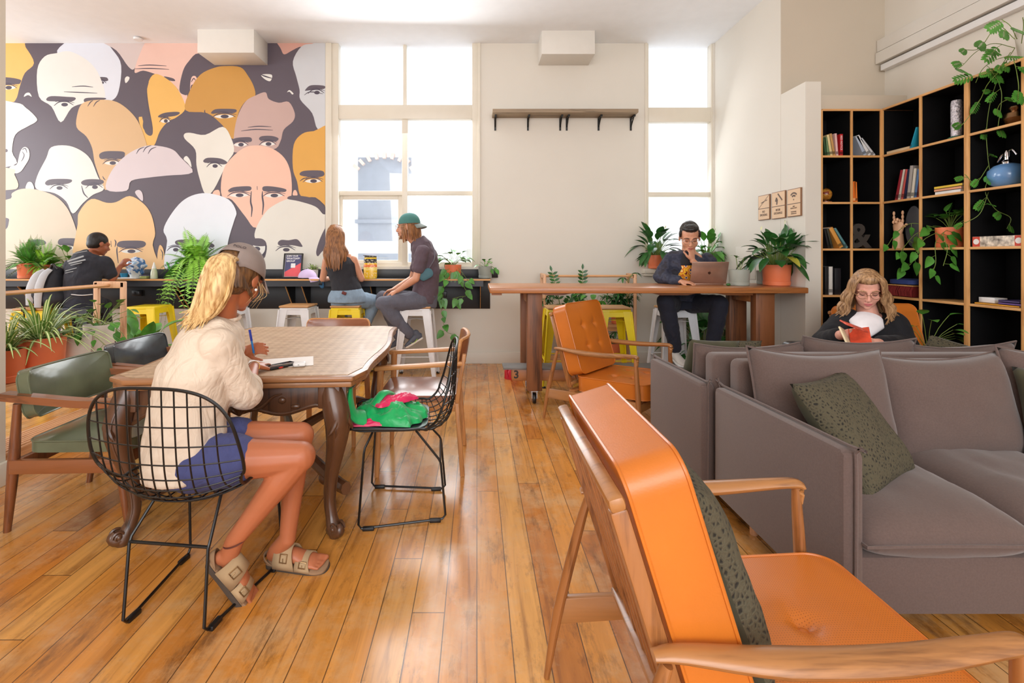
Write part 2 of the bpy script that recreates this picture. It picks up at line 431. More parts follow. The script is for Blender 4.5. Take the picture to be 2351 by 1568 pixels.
ROOTM = {}
def thing(name, label, cat, loc=(0, 0, 0), rz=0.0, group=None):
    o = bpy.data.objects.new(name, None); C.objects.link(o); o.empty_display_size = 0.1
    o.location = loc; o.rotation_euler = (0, 0, rz)
    o['label'] = label; o['category'] = cat
    if group: o['group'] = group
    ROOTM[o.name] = Matrix.Translation(V(loc)) @ Matrix.Rotation(rz, 4, 'Z')
    return o
def part(name, mb, mats, parent=None, world=False, label=None, sharp=38, smooth=True):
    me = bpy.data.meshes.new(name)
    vs = mb.v
    if world and parent is not None:
        r = parent
        while r.parent is not None: r = r.parent
        inv = ROOTM[r.name].inverted(); vs = [inv @ V(v) for v in vs]
    me.from_pydata([tuple(v) for v in vs], [], mb.f)
    if not isinstance(mats, (list, tuple)): mats = [mats]
    for m in mats: me.materials.append(M[m] if isinstance(m, str) else m)
    me.polygons.foreach_set('material_index', mb.mi)
    me.polygons.foreach_set('use_smooth', [smooth]*len(me.polygons))
    me.validate(); me.update()
    if smooth and sharp: me.set_sharp_from_angle(angle=math.radians(sharp))
    o = bpy.data.objects.new(name, me); C.objects.link(o)
    if parent is not None: o.parent = parent
    if label: o['label'] = label
    return o
def tag(o, label, cat, group=None, kind=None):
    o['label'] = label; o['category'] = cat
    if group: o['group'] = group
    if kind: o['kind'] = kind
    return o
def struct(name, mb, mats, parent=None, label=None, **k):
    o = part(name, mb, mats, parent, **k)
    if parent is None: o['kind'] = 'structure'
    if label: o['label'] = label
    return o
def single(name, mb, mats, label, cat, group=None, origin=None, **k):
    """a thing that is one mesh, origin moved to its base"""
    if origin is None:
        xs = [v[0] for v in mb.v]; ys = [v[1] for v in mb.v]; zs = [v[2] for v in mb.v]
        origin = ((min(xs)+max(xs))/2, (min(ys)+max(ys))/2, min(zs))
    o_ = V(origin); mb.v = [tuple(V(v)-o_) for v in mb.v]
    o = part(name, mb, mats, None, **k); o.location = o_
    return tag(o, label, cat, group)
def dup(root, loc, rz, label=None, group=None):
    """a copy of a thing with copies of its parts and sub-parts"""
    r = root.copy(); C.objects.link(r); r.location = loc; r.rotation_euler = (0, 0, rz)
    if label: r['label'] = label
    if group: r['group'] = group
    ROOTM[r.name] = Matrix.Translation(V(loc)) @ Matrix.Rotation(rz, 4, 'Z')
    for ch in list(root.children):
        c = ch.copy(); C.objects.link(c); c.parent = r
        for g in list(ch.children):
            d = g.copy(); C.objects.link(d); d.parent = c
    return r
def text(name, body, size, mtx, material, parent=None, align='CENTER', extrude=0.0005, bold=0.0, spacing=1.0, wid=1.0):
    cu = bpy.data.curves.new(name, 'FONT'); cu.body = body; cu.size = size; cu.align_x = align; cu.align_y = 'CENTER'
    cu.extrude = extrude; cu.offset = bold; cu.space_line = spacing; cu.resolution_u = 3
    cu.materials.append(M[material] if isinstance(material, str) else material)
    tmp = bpy.data.objects.new(name, cu); C.objects.link(tmp); bpy.context.view_layer.update()
    me = bpy.data.meshes.new_from_object(tmp.evaluated_get(bpy.context.evaluated_depsgraph_get())); bpy.data.objects.remove(tmp)
    o = bpy.data.objects.new(name, me); C.objects.link(o)
    if parent is not None:
        o.parent = parent
        r = parent
        while r.parent is not None: r = r.parent
        mtx = ROOTM[r.name].inverted() @ mtx
    o.matrix_basis = mtx @ Matrix.Diagonal((wid, 1, 1, 1))
    return o
def rnd(a, b): return random.uniform(a, b)
# ------------------------------------------------------------------ the room
YB = 5.81; S = YB/FPX; CEIL = 3.88
def bx(px): return (px-CX)*S
def bz(py): return CAMH-(py-CY)*S
m = MB(); m.box((-9, -4.5, -0.1), (4.0, YB+0.05, 0)); struct('floor', m, 'floor')
m = MB(); m.box((-9, -4.5, CEIL), (4.0, YB+0.15, CEIL+0.1)); struct('ceiling', m, 'ceiling')
W1L, W1R, W2L, W2R = bx(762), bx(1097), bx(1486), bx(1637)
W1B, W2B = bz(612), bz(606)
m = MB()
m.box((-9, YB, 0), (W1L, YB+0.15, CEIL)); m.box((W1L, YB, 0), (W1R, YB+0.15, W1B)); m.box((W1R, YB, 0), (W2L, YB+0.15, CEIL))
m.box((W2L, YB, 0), (W2R, YB+0.15, W2B)); m.box((W2R, YB, 0), (2.88, YB+0.15, CEIL))
struct('wall_back', m, 'wall')
XR = 2.88
m = MB(); m.box((XR, 4.545, 0), (3.016, YB+0.15, CEIL)); m.box((XR, 4.2, 0), (3.016, 4.54, 2.83)); struct('wall_right', m, 'wall')
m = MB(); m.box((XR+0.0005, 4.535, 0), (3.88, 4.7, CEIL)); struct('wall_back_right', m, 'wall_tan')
m = MB(); m.box((3.86, -4.5, 0), (4.0, 4.7, CEIL)); struct('wall_far_right', m, 'wall')
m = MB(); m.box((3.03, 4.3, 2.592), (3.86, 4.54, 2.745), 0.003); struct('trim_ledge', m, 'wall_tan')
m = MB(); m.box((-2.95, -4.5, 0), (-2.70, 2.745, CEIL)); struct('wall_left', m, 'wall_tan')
m = MB(); m.box((-2.70, -4.5, 0), (-2.672, 2.76, 0.13), 0.004); struct('baseboard_left', m, 'trim')
m = MB(); m.box((-9, YB-0.02, 0), (XR, YB, 0.14), 0.004); struct('baseboard_back', m, 'wall')
m = MB(); m.box((XR-0.02, 4.2, 0), (XR, YB, 0.14), 0.004); struct('baseboard_right', m, 'wall')
# door-width wall far left beyond the plants
m = MB(); m.box((-9.1, -4.5, 0), (-9, YB, 0.9)); m.box((-9.1, -4.5, 3.3), (-9, YB, CEIL)); struct('wall_far_left', m, 'wall')

gl = NT('window_glass'); gl.b.inputs['Base Color'].default_value = (1, 1, 1, 1)
mixn = gl.add('ShaderNodeMixShader', i_0=0.05); tr = gl.add('ShaderNodeBsdfTransparent'); gs = gl.add('ShaderNodeBsdfGlossy', i_Roughness=0.02)
gl.link(tr.outputs[0], mixn.inputs[1]); gl.link(gs.outputs[0], mixn.inputs[2]); gl.link(mixn.outputs[0], gl.n['Material Output'].inputs[0])
M['glass'] = gl.m
def window(name, x0, x1, z0, z1, bars, panes, lbl):
    fr = MB()
    for (a, b, c, d, dep) in bars:  # px x0,x1,y0,y1, how far it stands out
        fr.box((bx(a), YB+0.06-dep, bz(d)), (bx(b), YB+0.1, bz(c)), 0.004)
    f = struct(name, fr, 'trim'); f['label'] = lbl
    for (a, b, c, d) in panes:
        g = MB(); g.box((bx(a), YB+0.085, bz(d)), (bx(b), YB+0.089, bz(c))); part('pane', g, 'glass', f)
    return f
window('window_1', 0, 0, 0, 0,
    [(758, 777, 96, 614, 0.06), (1084, 1099, 96, 614, 0.06), (777, 1084, 240, 272, 0.05), (924, 932, 96, 240, 0.02), (922, 935, 272, 614, 0.034),
     (777, 1084, 437, 448, 0.02), (777, 1084, 602, 614, 0.03), (770, 784, 448, 604, 0.0), (912, 924, 448, 604, 0.0), (784, 912, 448, 457, 0.0), (784, 912, 597, 604, 0.0)],
    [(777, 924, 96, 240), (932, 1084, 96, 240), (777, 922, 272, 437), (935, 1084, 272, 437), (784, 912, 457, 597), (935, 1084, 448, 602)],
    'tall cream framed window behind the two people at the counter')
window('window_2', 0, 0, 0, 0,
    [(1483, 1490, 96, 608, 0.05), (1634, 1639, 96, 608, 0.05), (1490, 1634, 246, 279, 0.05), (1490, 1634, 440, 451, 0.02), (1490, 1634, 600, 608, 0.02)],
    [(1490, 1634, 96, 246), (1490, 1634, 279, 440), (1490, 1634, 451, 600)], 'narrow cream framed window behind the man with the laptop')
m = MB(); m.box((bx(1472), YB-0.1, bz(627)), (XR-0.01, YB+0.06, bz(616)), 0.006); m.box((bx(1476), YB-0.07, bz(633)), (XR-0.01, YB, bz(627)), 0.003); struct('trim_sill', m, 'trim')
m = MB(); m.box((bx(748), YB-0.015, bz(612)), (bx(762), YB, CEIL), 0.003); m.box((bx(1097), YB-0.015, bz(612)), (bx(1103), YB, CEIL), 0.003)
m.box((bx(1480), YB-0.012, bz(606)), (bx(1486), YB, CEIL), 0.003); struct('trim_casing', m, 'trim')
# ceiling boxes
m = MB(); d0 = 5.45
m.box(((453-CX)*d0/FPX, d0, CAMH-(121-CY)*d0/FPX), ((583-CX)*d0/FPX, YB, CEIL+0.02), 0.004); struct('trim_1', m, 'white_box', label='white boxed beam over the mural')
d0 = 5.48
m = MB(); m.box(((1244-CX)*d0/FPX, d0, CAMH-(124-CY)*d0/FPX), ((1366-CX)*d0/FPX, YB, CEIL+0.02), 0.004); struct('trim_2', m, 'white_box', label='white boxed beam over the wall shelf')
# linear units on the right wall
m = MB()
m.box((3.78, -1.0, 3.225), (3.86, 4.53, 3.335), 0.003); m.box((3.765, -1.0, 3.11), (3.86, 4.53, 3.215), 0.003)
single('wall_duct', m, 'white_box', 'long white double duct high on the right wall', 'duct')
m = MB(); m.box((3.79, -1.0, 3.04), (3.86, 4.5, 3.095), 0.003)
single('light_rail', m, 'white', 'slim white rail fixed just below the long wall duct', 'light rail')
m = MB(); m.box((-0.03, 0, 0), (0.03, 0.16, 0.025), 0.004, MX((bx(834), 4.15, 3.855), (0, 0, -0.5))); single('ceiling_vent', m, 'steel', 'small grey fitting on the ceiling near the top edge', 'ceiling fitting')
m = MB(); m.lathe([(0.045, 0), (0.05, 0.02), (0.03, 0.03)], 16, c=(bx(322)*0.98, 5.66, CEIL-0.03)); single('smoke_detector', m, 'white', 'small round white detector on the ceiling by the mural top', 'smoke detector')
# back wall shelf
t = thing('wall_shelf', 'long weathered timber wall shelf on black brackets', 'shelf', (bx(1298), YB, bz(268)))
m = MB(); m.box(((1131-CX)*5.58/FPX, YB-0.23, bz(271)), ((1466-CX)*5.58/FPX, YB, bz(263)), 0.002); part('board', m, 'grey_shelf', t, world=True)
for px in (1137, 1212, 1286, 1301, 1374, 1448):
    m = MB(); x = bx(px); m.box((x-0.011, YB-0.15, bz(275)), (x+0.011, YB-0.0, bz(271))); m.box((x-0.011, YB-0.008, bz(300)), (x+0.011, YB, bz(271)))
    m.bar((x, YB-0.12, bz(273)), (x, YB-0.01, bz(292)), 0.012, 0.006); part('bracket', m, 'black_metal', t, world=True)
# outside: pale neighbouring building
m = MB(); m.box((-8, 9.5, -3), (8, 9.7, 3.35)); m.cur = 1
m.box((-2.35, 9.47, 1.6), (-1.3, 9.5, 3.25)); m.box((-2.4, 9.42, 1.95), (-1.25, 9.5, 2.02)); m.cur = 2
for i in range(9):
    a = PI*(0.2+0.6*i/8); m.bar(V((-1.82-0.75*math.cos(a), 9.46, 2.72+0.62*math.sin(a))), V((-1.82-0.62*math.cos(a), 9.46, 2.72+0.5*math.sin(a))), 0.14, 0.06)
m.cur = 1; m.box((-2.35, 9.47, 0.2), (-1.3, 9.5, 1.35)); m.box((-0.9, 9.45, 0.75), (3.6, 9.5, 0.83))
o = single('neighbour_building', m, [cmat('white_render', (244, 244, 246), 0.8, var=0.01), cmat('pale_glass', (158, 168, 184), 0.4, var=0.03), cmat('pale_brick', (236, 214, 204), 0.8, var=0.05)], 'overexposed pale building across the lane outside the windows', 'building')
m = MB(); m.tube([(-0.12, 8.2, -1), (-0.13, 8.2, 0.9), (-0.1, 8.2, 2.3)], [0.07, 0.06, 0.05], 8, 3)
for k in range(16):
    a = k*2.4; m.leaf((-0.1, 8.2, 2.3), (math.cos(a), math.sin(a), 0.5), 0.28, 0.03, droop=0.9)
single('palm_tree', m, cmat('pale_bark', (196, 196, 190), 0.8), 'thin pale palm outside the large window', 'tree')

# ------------------------------------------------------------------ mural
def A(x, y): return (bx(x/2.6125), bz(80+y/2.6125))
def B(x, y): return (bx(380+x/2.6125), bz(80+y/2.6125))
cols = {'ink': (92, 82, 92), 'orange': (238, 184, 104), 'white': (228, 226, 220), 'blue': (220, 224, 234), 'mauve': (212, 196, 192), 'pink': (232, 194, 180), 'gold': (232, 182, 98), 'brown': (200, 148, 72),
        'rose': (194, 164, 156), 'dpink': (214, 164, 150), 'grey': (204, 206, 210), 'amber': (220, 164, 76), 'bone': (226, 222, 212), 'peach': (236, 190, 168), 'tan': (214, 178, 134), 'lilac': (214, 202, 206),
        'beige': (212, 196, 174), 'sand': (236, 192, 138), 'ice': (228, 232, 240), 'cream': (226, 222, 212), 'iris': (74, 66, 80)}
ck = list(cols); mur = MB(); layer = [0]
def blob(col, pts, k=4, dy=None):
    """a painted patch: smooth closed outline, each a hair in front of the one before"""
    layer[0] += 1
    y = YB-0.003-layer[0]*0.00003
    n = len(pts); out = []
    P3 = [V((p[0], 0, p[1])) for p in pts]
    for i in range(n):
        p0, p1, p2, p3 = P3[i-1], P3[i], P3[(i+1) % n], P3[(i+2) % n]
        for j in range(k):
            t = j/k; out.append(0.5*((2*p1)+(-p0+p2)*t+(2*p0-5*p1+4*p2-p3)*t*t+(-p0+3*p1-3*p2+p3)*t**3))
    x1 = bx(747); z1 = bz(94)
    vs = [(min(p.x, x1), y, min(p.z, z1)) for p in out]
    from mathutils.geometry import tessellate_polygon
    tri = tessellate_polygon([[V((v[0], v[2], 0)) for v in vs]])
    mur.cur = ck.index(col); mur.add(vs, [tuple(t) for t in tri])
def line(pts, w=3.0, col='iris'):
    Lp = [V((p[0], 0, p[1])) for p in pts]; Lp = catmull(Lp, 4); w = w*S/2.6125
    a = []; b = []
    for i, p in enumerate(Lp):
        tn = (Lp[min(i+1, len(Lp)-1)]-Lp[max(i-1, 0)]).normalized(); nn = V((-tn.z, 0, tn.x)); f = w*(0.4+0.6*math.sin(PI*i/(len(Lp)-1)))
        a.append(p+nn*f); b.append(p-nn*f)
    layer[0] += 1; y = YB-0.003-layer[0]*0.00003; n = len(a)
    mur.cur = ck.index(col); mur.add([(v.x, y, v.z) for v in a+b], [(i, i+1, n+i+1, n+i) for i in range(n-1)])
def oval(col, f, cx_, cy_, rx, ry, n=10): blob(col, [f(cx_+rx*math.cos(2*PI*i/n), cy_+ry*math.sin(2*PI*i/n)) for i in range(n)], 2)
def eye(f, cx_, cy_, w=45, white=True, h=11):
    if white: blob('white', [f(cx_-w, cy_), f(cx_-w*0.3, cy_-h), f(cx_+w*0.5, cy_-h), f(cx_+w, cy_), f(cx_+w*0.4, cy_+h*0.8), f(cx_-w*0.4, cy_+h*0.9)], 3)
    oval('iris', f, cx_+4, cy_-1, w*0.42, h*1.0)
    line([f(cx_-w*1.25, cy_+6), f(cx_-w*0.6, cy_-h*1.5), f(cx_+w*0.4, cy_-h*1.7), f(cx_+w*1.2, cy_+2)], 3.5)
    line([f(cx_-w*1.1, cy_-h*1.6), f(cx_, cy_-h*2.6), f(cx_+w*1.3, cy_-h*1.0)], 2.5)
mur.cur = 0
mur.add([(-9, YB-0.003, bz(622)), (bx(747), YB-0.003, bz(622)), (bx(747), YB-0.003, bz(94)), (-9, YB-0.003, bz(94))], [(0, 1, 2, 3)])
T = lambda f, L: [f(*p) for p in L]
blob('orange', T(A, [(-300, 20), (105, 20), (155, 75), (205, 170), (150, 230), (120, 310), (95, 390), (38, 405), (-300, 420)]))
blob('ink', T(A, [(-60, 260), (40, 255), (120, 268), (125, 285), (100, 297), (-60, 290)])); eye(A, 50, 318, 45)
blob('blue', T(A, [(345, 115), (400, 40), (450, 10), (600, 20), (680, 95), (728, 185), (712, 340), (670, 395), (600, 400), (500, 200)]))
blob('ink', T(A, [(590, 255), (640, 256), (648, 276), (605, 275)])); eye(A, 612, 288, 22, False, 8)
blob('mauve', T(A, [(605, 38), (640, 10), (900, 10), (880, 60), (835, 130), (806, 205), (770, 190), (700, 95)]))
blob('white', T(A, [(345, 110), (420, 100), (520, 150), (590, 230), (632, 370), (560, 400), (500, 412), (430, 440), (366, 525), (310, 430), (235, 370), (225, 210), (270, 130)]))
blob('ink', T(A, [(280, 383), (310, 368), (400, 372), (450, 376), (452, 390), (420, 402), (340, 400), (288, 397)])); blob('ink', T(A, [(505, 388), (530, 378), (625, 378), (632, 388), (560, 398), (512, 405)]))
eye(A, 385, 420, 48, False); line(T(A, [(433, 312), (500, 308), (560, 314)])); line(T(A, [(385, 342), (480, 346), (585, 350)]))
blob('white', T(A, [(145, 372), (155, 352), (178, 348), (192, 372), (170, 362)])); blob('white', T(A, [(750, 265), (762, 250), (778, 256), (772, 275), (755, 290)]))
blob('pink', T(A, [(808, 225), (838, 120), (890, 30), (1000, 10), (1190, 10), (1200, 120), (1130, 200), (1120, 430), (1070, 330), (1000, 262), (930, 235), (860, 215)]))
line(T(A, [(830, 186), (900, 182), (1000, 187)])); line(T(A, [(810, 205), (900, 202), (1015, 208)])); blob('ink', T(A, [(985, 250), (1040, 262), (1050, 278), (1010, 272)]))
blob('ink', T(B, [(150, 30), (186, 34), (186, 56)])); 
blob('ink', T(B, [(200, 112), (296, 182), (250, 240), (190, 275), (140, 352), (112, 360), (84, 330), (105, 220), (140, 160)]))
blob('pink', T(B, [(150, 290), (160, 252), (182, 250), (192, 285), (160, 330), (150, 350)])); line(T(B, [(155, 285), (170, 262), (182, 275)])); line(T(B, [(152, 325), (158, 305), (168, 300)]))
blob('gold', T(A, [(930, 235), (887, 300), (890, 400), (918, 560), (905, 600), (860, 560), (862, 500), (848, 492), (834, 512), (878, 668), (925, 665), (960, 580), (1010, 520), (1060, 495), (1113, 440), (1075, 340), (1013, 272)]))
blob('ink', T(A, [(893, 280), (880, 350), (890, 440), (918, 570), (905, 606), (872, 585), (860, 520), (840, 400)]))
blob('ink', T(A, [(953, 485), (990, 468), (1060, 462), (1080, 470), (1050, 487), (960, 496)])); eye(A, 992, 518, 28)
blob('brown', T(B, [(295, 198), (360, 188), (450, 195), (495, 245), (530, 310), (537, 370), (480, 400), (435, 480), (408, 625), (345, 545), (250, 470), (120, 452), (150, 330), (210, 240)]))
blob('ink', T(B, [(275, 466), (300, 447), (360, 444), (420, 447), (426, 462), (400, 471), (340, 467), (285, 474)])); eye(B, 352, 491, 58); line(T(B, [(238, 450), (236, 462), (243, 474)]))
blob('dpink', T(B, [(640, 30), (980, 30), (980, 62), (820, 72), (760, 95), (710, 122), (680, 70)])); blob('ink', T(B, [(630, 45), (660, 42), (690, 80), (712, 118), (760, 95), (812, 72), (800, 110), (770, 160), (730, 220), (660, 200), (655, 120)]))
blob('grey', T(B, [(815, 72), (880, 55), (1000, 55), (1000, 580), (915, 568), (880, 470), (810, 390), (805, 330), (785, 250), (765, 160)]))
blob('ink', T(B, [(838, 332), (865, 306), (910, 302), (956, 308), (950, 325), (890, 330), (845, 336)])); eye(B, 905, 348, 40, False); line(T(B, [(833, 362), (860, 345), (900, 345), (945, 355)]))
blob('white', T(B, [(575, 240), (638, 240), (630, 278), (598, 268)])); line(T(B, [(570, 238), (600, 250), (640, 262)], ), 4)
blob('white', T(B, [(730, 345), (745, 332), (768, 352), (760, 358), (745, 342)]))
blob('rose', T(B, [(600, 345), (620, 385), (680, 408), (740, 403), (776, 470), (765, 520), (710, 570), (690, 640), (640, 690), (415, 705), (410, 620), (430, 500), (480, 402), (540, 365)]))
blob('ink', T(B, [(400, 632), (430, 618), (500, 614), (519, 625), (510, 643), (450, 642), (405, 652)])); blob('ink', T(B, [(562, 622), (580, 608), (640, 607), (679, 622), (660, 641), (610, 635), (572, 634)]))
eye(B, 450, 660, 40); eye(B, 615, 656, 42); line(T(B, [(455, 577), (540, 568), (645, 572)])); line(T(B, [(495, 555), (560, 549), (636, 552)]))
blob('amber', T(B, [(820, 595), (890, 578), (1000, 575), (1000, 1012), (900, 975), (815, 970), (790, 880), (765, 800), (770, 660)]))
blob('ink', T(B, [(808, 828), (840, 815), (930, 814), (953, 828), (945, 848), (890, 855), (815, 845)])); eye(B, 885, 878, 48); line(T(B, [(806, 878), (830, 862), (850, 860)]))
blob('bone', T(B, [(115, 595), (150, 588), (240, 600), (345, 552), (395, 620), (412, 700), (370, 770), (290, 930), (240, 955), (205, 860), (187, 780), (180, 690), (118, 625)]))
blob('ink', T(B, [(228, 755), (255, 738), (330, 742), (372, 765), (350, 778), (290, 768), (240, 768)])); eye(B, 295, 788, 38, False)
blob('white', T(B, [(110, 745), (128, 727), (150, 755), (157, 795), (135, 770)]))
blob('peach', T(B, [(465, 682), (550, 664), (640, 682), (715, 740), (752, 830), (757, 960), (725, 990), (640, 1040), (545, 1157), (480, 1090), (400, 990), (340, 967), (338, 860), (370, 770)]))
blob('ink', T(B, [(378, 932), (410, 914), (490, 908), (516, 915), (505, 935), (430, 938), (385, 942)])); blob('ink', T(B, [(582, 918), (600, 908), (660, 912), (722, 926), (715, 943), (650, 938), (592, 938)]))
eye(B, 442, 963, 56); eye(B, 650, 965, 54); line(T(B, [(516, 938), (512, 1000), (520, 1040), (516, 1092)]), 5); line(T(B, [(583, 938), (582, 970), (588, 1020), (582, 1080)]), 5); line(T(B, [(551, 908), (552, 930)]), 4)
blob('peach', T(B, [(285, 958), (295, 935), (322, 932), (327, 965)])); blob('peach', T(B, [(765, 962), (770, 935), (784, 933), (793, 962)]))
blob('tan', T(A, [(497, 412), (570, 392), (680, 396), (760, 440), (830, 520), (876, 640), (870, 675), (760, 735), (690, 810), (642, 930), (610, 880), (571, 770), (555, 680), (520, 610), (462, 555), (468, 470)]))
blob('ink', T(A, [(598, 718), (630, 700), (700, 698), (745, 703), (751, 722), (735, 745), (660, 742), (608, 745)])); eye(A, 675, 770, 46); line(T(A, [(618, 848), (625, 862), (635, 872)])); line(T(A, [(528, 430), (545, 405), (560, 395)])); line(T(A, [(562, 432), (580, 405), (602, 393)]))
blob('white', T(A, [(-300, 380), (80, 405), (160, 440), (222, 500), (215, 525), (170, 550), (95, 600), (75, 700), (80, 785), (-300, 790)])); oval('ink', A, 40, 695, 10, 10)
blob('white', T(A, [(78, 785), (105, 775), (125, 700), (150, 673), (176, 690), (178, 740), (150, 790), (125, 822), (92, 830), (60, 800)])); line(T(A, [(130, 760), (140, 745), (148, 720), (135, 700)])); line(T(A, [(135, 690), (155, 682), (165, 710)]))
blob('beige', T(A, [(-300, 790), (60, 800), (90, 840), (112, 912), (38, 932), (-300, 940)]))
blob('white', T(A, [(310, 675), (400, 664), (480, 690), (545, 745), (590, 850), (626, 925), (560, 960), (500, 1010), (440, 1072), (400, 1000), (330, 950), (222, 925), (225, 850), (280, 740)]))
blob('ink', T(A, [(273, 888), (300, 868), (370, 864), (428, 868), (432, 882), (400, 895), (330, 897), (288, 904)])); blob('ink', T(A, [(489, 885), (515, 869), (570, 866), (618, 872), (620, 892), (565, 905), (505, 902)]))
eye(A, 356, 920, 44, False); eye(A, 568, 915, 42, False); line(T(A, [(492, 905), (505, 950), (530, 978)]), 4)
blob('white', T(A, [(158, 925), (166, 890), (182, 882), (198, 892), (206, 928)]))
blob('lilac', T(A, [(640, 928), (670, 820), (760, 722), (870, 668), (960, 668), (1040, 690), (1085, 735), (1158, 825), (1000, 845), (900, 856), (790, 876), (762, 935)]))
for q in ((820, 715), (860, 705), (890, 715)): line(T(A, [q, (q[0]+18, q[1]-28), (q[0]+50, q[1]-42)]))
blob('lilac', T(A, [(812, 945), (835, 930), (856, 950), (860, 995), (840, 985)]))
blob('beige', T(A, [(-300, 1000), (38, 990), (75, 950), (130, 925), (215, 927), (330, 965), (400, 1030), (440, 1110), (465, 1190), (482, 1270), (482, 1425), (-300, 1425)]))
blob('ink', T(A, [(350, 1243), (368, 1222), (440, 1220), (472, 1228), (480, 1255), (470, 1270), (400, 1262), (360, 1260)])); blob('ink', T(A, [(165, 1243), (200, 1228), (260, 1230), (280, 1250), (250, 1262), (180, 1262)]))
blob('ink', T(A, [(-20, 1100), (50, 1100), (56, 1125), (40, 1165), (-20, 1180)])); eye(A, 412, 1280, 45); blob('ink', T(A, [(478, 1250), (540, 1248), (560, 1265), (480, 1275)]))
blob('sand', T(A, [(469, 1135), (480, 1060), (550, 985), (640, 1007), (700, 1003), (780, 967), (860, 1010), (910, 1080), (933, 1190), (918, 1260), (918, 1425), (468, 1425)]))
blob('ink', T(A, [(703, 1258), (725, 1238), (790, 1234), (860, 1237), (878, 1256), (855, 1276), (790, 1280), (718, 1273)])); eye(A, 787, 1299, 58)
for L in ([(706, 1270), (704, 1300), (712, 1370)], [(690, 1228), (698, 1245), (692, 1272)], [(668, 1235), (670, 1272)]): line(T(A, L), 4)
blob('sand', T(A, [(945, 1425), (946, 1330), (952, 1285), (963, 1260), (982, 1285), (990, 1350), (985, 1425)])); line(T(A, [(965, 1285), (978, 1310), (975, 1350)]))
blob('ice', T(A, [(983, 1170), (1023, 1085), (1093, 1000), (1173, 958), (1263, 952), (1373, 988), (1419, 1060), (1408, 1110), (1380, 1200), (1365, 1270), (1345, 1425), (1010, 1425), (1005, 1235)]))
blob('ink', T(B, [(60, 1240), (100, 1228), (220, 1232), (290, 1256), (280, 1275), (180, 1255), (80, 1262)])); eye(B, 60, 1290, 40, False); eye(B, 235, 1290, 45, False)
blob('white', T(B, [(440, 1272), (455, 1252), (470, 1255), (490, 1285), (460, 1300)]))
blob('cream', T(B, [(540, 1222), (545, 1160), (590, 1080), (640, 1030), (735, 985), (800, 998), (900, 1030), (945, 1075), (990, 1110), (990, 1425), (560, 1425), (600, 1330), (605, 1250)]))
blob('white', T(B, [(528, 1262), (600, 1262), (598, 1305), (562, 1342), (528, 1330)])); blob('ink', T(B, [(528, 1225), (575, 1222), (602, 1240), (600, 1266), (528, 1262)])); oval('iris', B, 550, 1284, 20, 14); line(T(B, [(603, 1250), (600, 1300), (562, 1340)]), 5)
blob('ink', T(B, [(675, 1248), (695, 1230), (740, 1232), (790, 1226), (818, 1258), (818, 1272), (760, 1262), (690, 1264)])); eye(B, 722, 1290, 48, False)
blob('ink', T(B, [(1000, 1100), (958, 1160), (925, 1230), (905, 1300), (915, 1328), (940, 1300), (1000, 1240)])); blob('ink', T(B, [(735, 985), (745, 968), (800, 965), (900, 985), (958, 1035), (960, 1075), (900, 1028), (800, 998)]))
mats = [cmat('mural_'+k, cols[k], 0.42, var=0.015, vscale=3) for k in ck]
tag(part('wall_mural', mur, mats, smooth=False), 'large painted mural of overlapping foreheads, eyes and dark hair on the back wall', 'mural')

# ------------------------------------------------------------------ window counter
CT = 1.04; CF = 5.43
t = thing('window_counter', 'long black wall counter with a timber edge under the mural', 'counter', (-2, CF, 0))
m = MB(); m.box((-9, CF, CT-0.02), (bx(1128)-0.02, YB-0.001, CT-0.003), 0.001); part('counter_top', m, 'black_ply', t, world=True)
m = MB(); m.box((-9, CF-0.006, CT-0.018), (bx(1128)-0.02, CF, CT-0.001)); m.box((-9, CF, CT-0.003), (bx(1128)-0.02, CF+0.02, CT)); part('timber_edge', m, 'ply_x', t, world=True)
m = MB(); m.box((-9, CF+0.01, CT-0.085), (bx(1120)-0.06, CF+0.03, CT-0.02)); part('fascia', m, cmat('slate_fascia', (52, 54, 60), 0.4), t, world=True)
m = MB(); m.box((-9, YB-0.022, bz(708)), (bx(1125), YB-0.002, CT-0.02), 0.001); part('wall_panel', m, 'black_ply', t, world=True)
m = MB(); m.box((-9, YB-0.03, CT), (bx(1143), YB-0.002, bz(618)), 0.001); part('backsplash', m, 'black_ply', t, world=True)
for px in (40, 395, 405, 655, 692, 850, 1103):
    x = (px-CX)*5.5/FPX
    m = MB(); m.prism([(CF+0.03, CT-0.022), (YB-0.03, CT-0.022), (YB-0.03, 0.68), (YB-0.06, 0.68)], 0.016, basis(V((x, 0, 0)), V((0, 1, 0)), V((0, 0, 1)), V((1, 0, 0))))
    m.cur = 1; m.bar((x, CF+0.026, CT-0.03), (x, YB-0.064, 0.68), 0.016, 0.005, hint=(1, 0, 0)); part('bracket', m, ['black_ply', 'ply_x'], t, world=True)
for px, py in ((320, 672), (1015, 675)):
    m = MB(); m.cbox((bx(px), YB-0.035, bz(py)), (0.12, 0.025, 0.07), 0.004); m.cur = 1
    for dx in (-0.03, 0.03): m.cbox((bx(px)+dx, YB-0.049, bz(py)), (0.03, 0.004, 0.035), 0.001)
    single('power_outlet', m, ['black', 'char_metal'], 'black double power socket under the counter '+('near the all yellow stool' if px < 500 else 'behind the trailing plant'), 'socket')
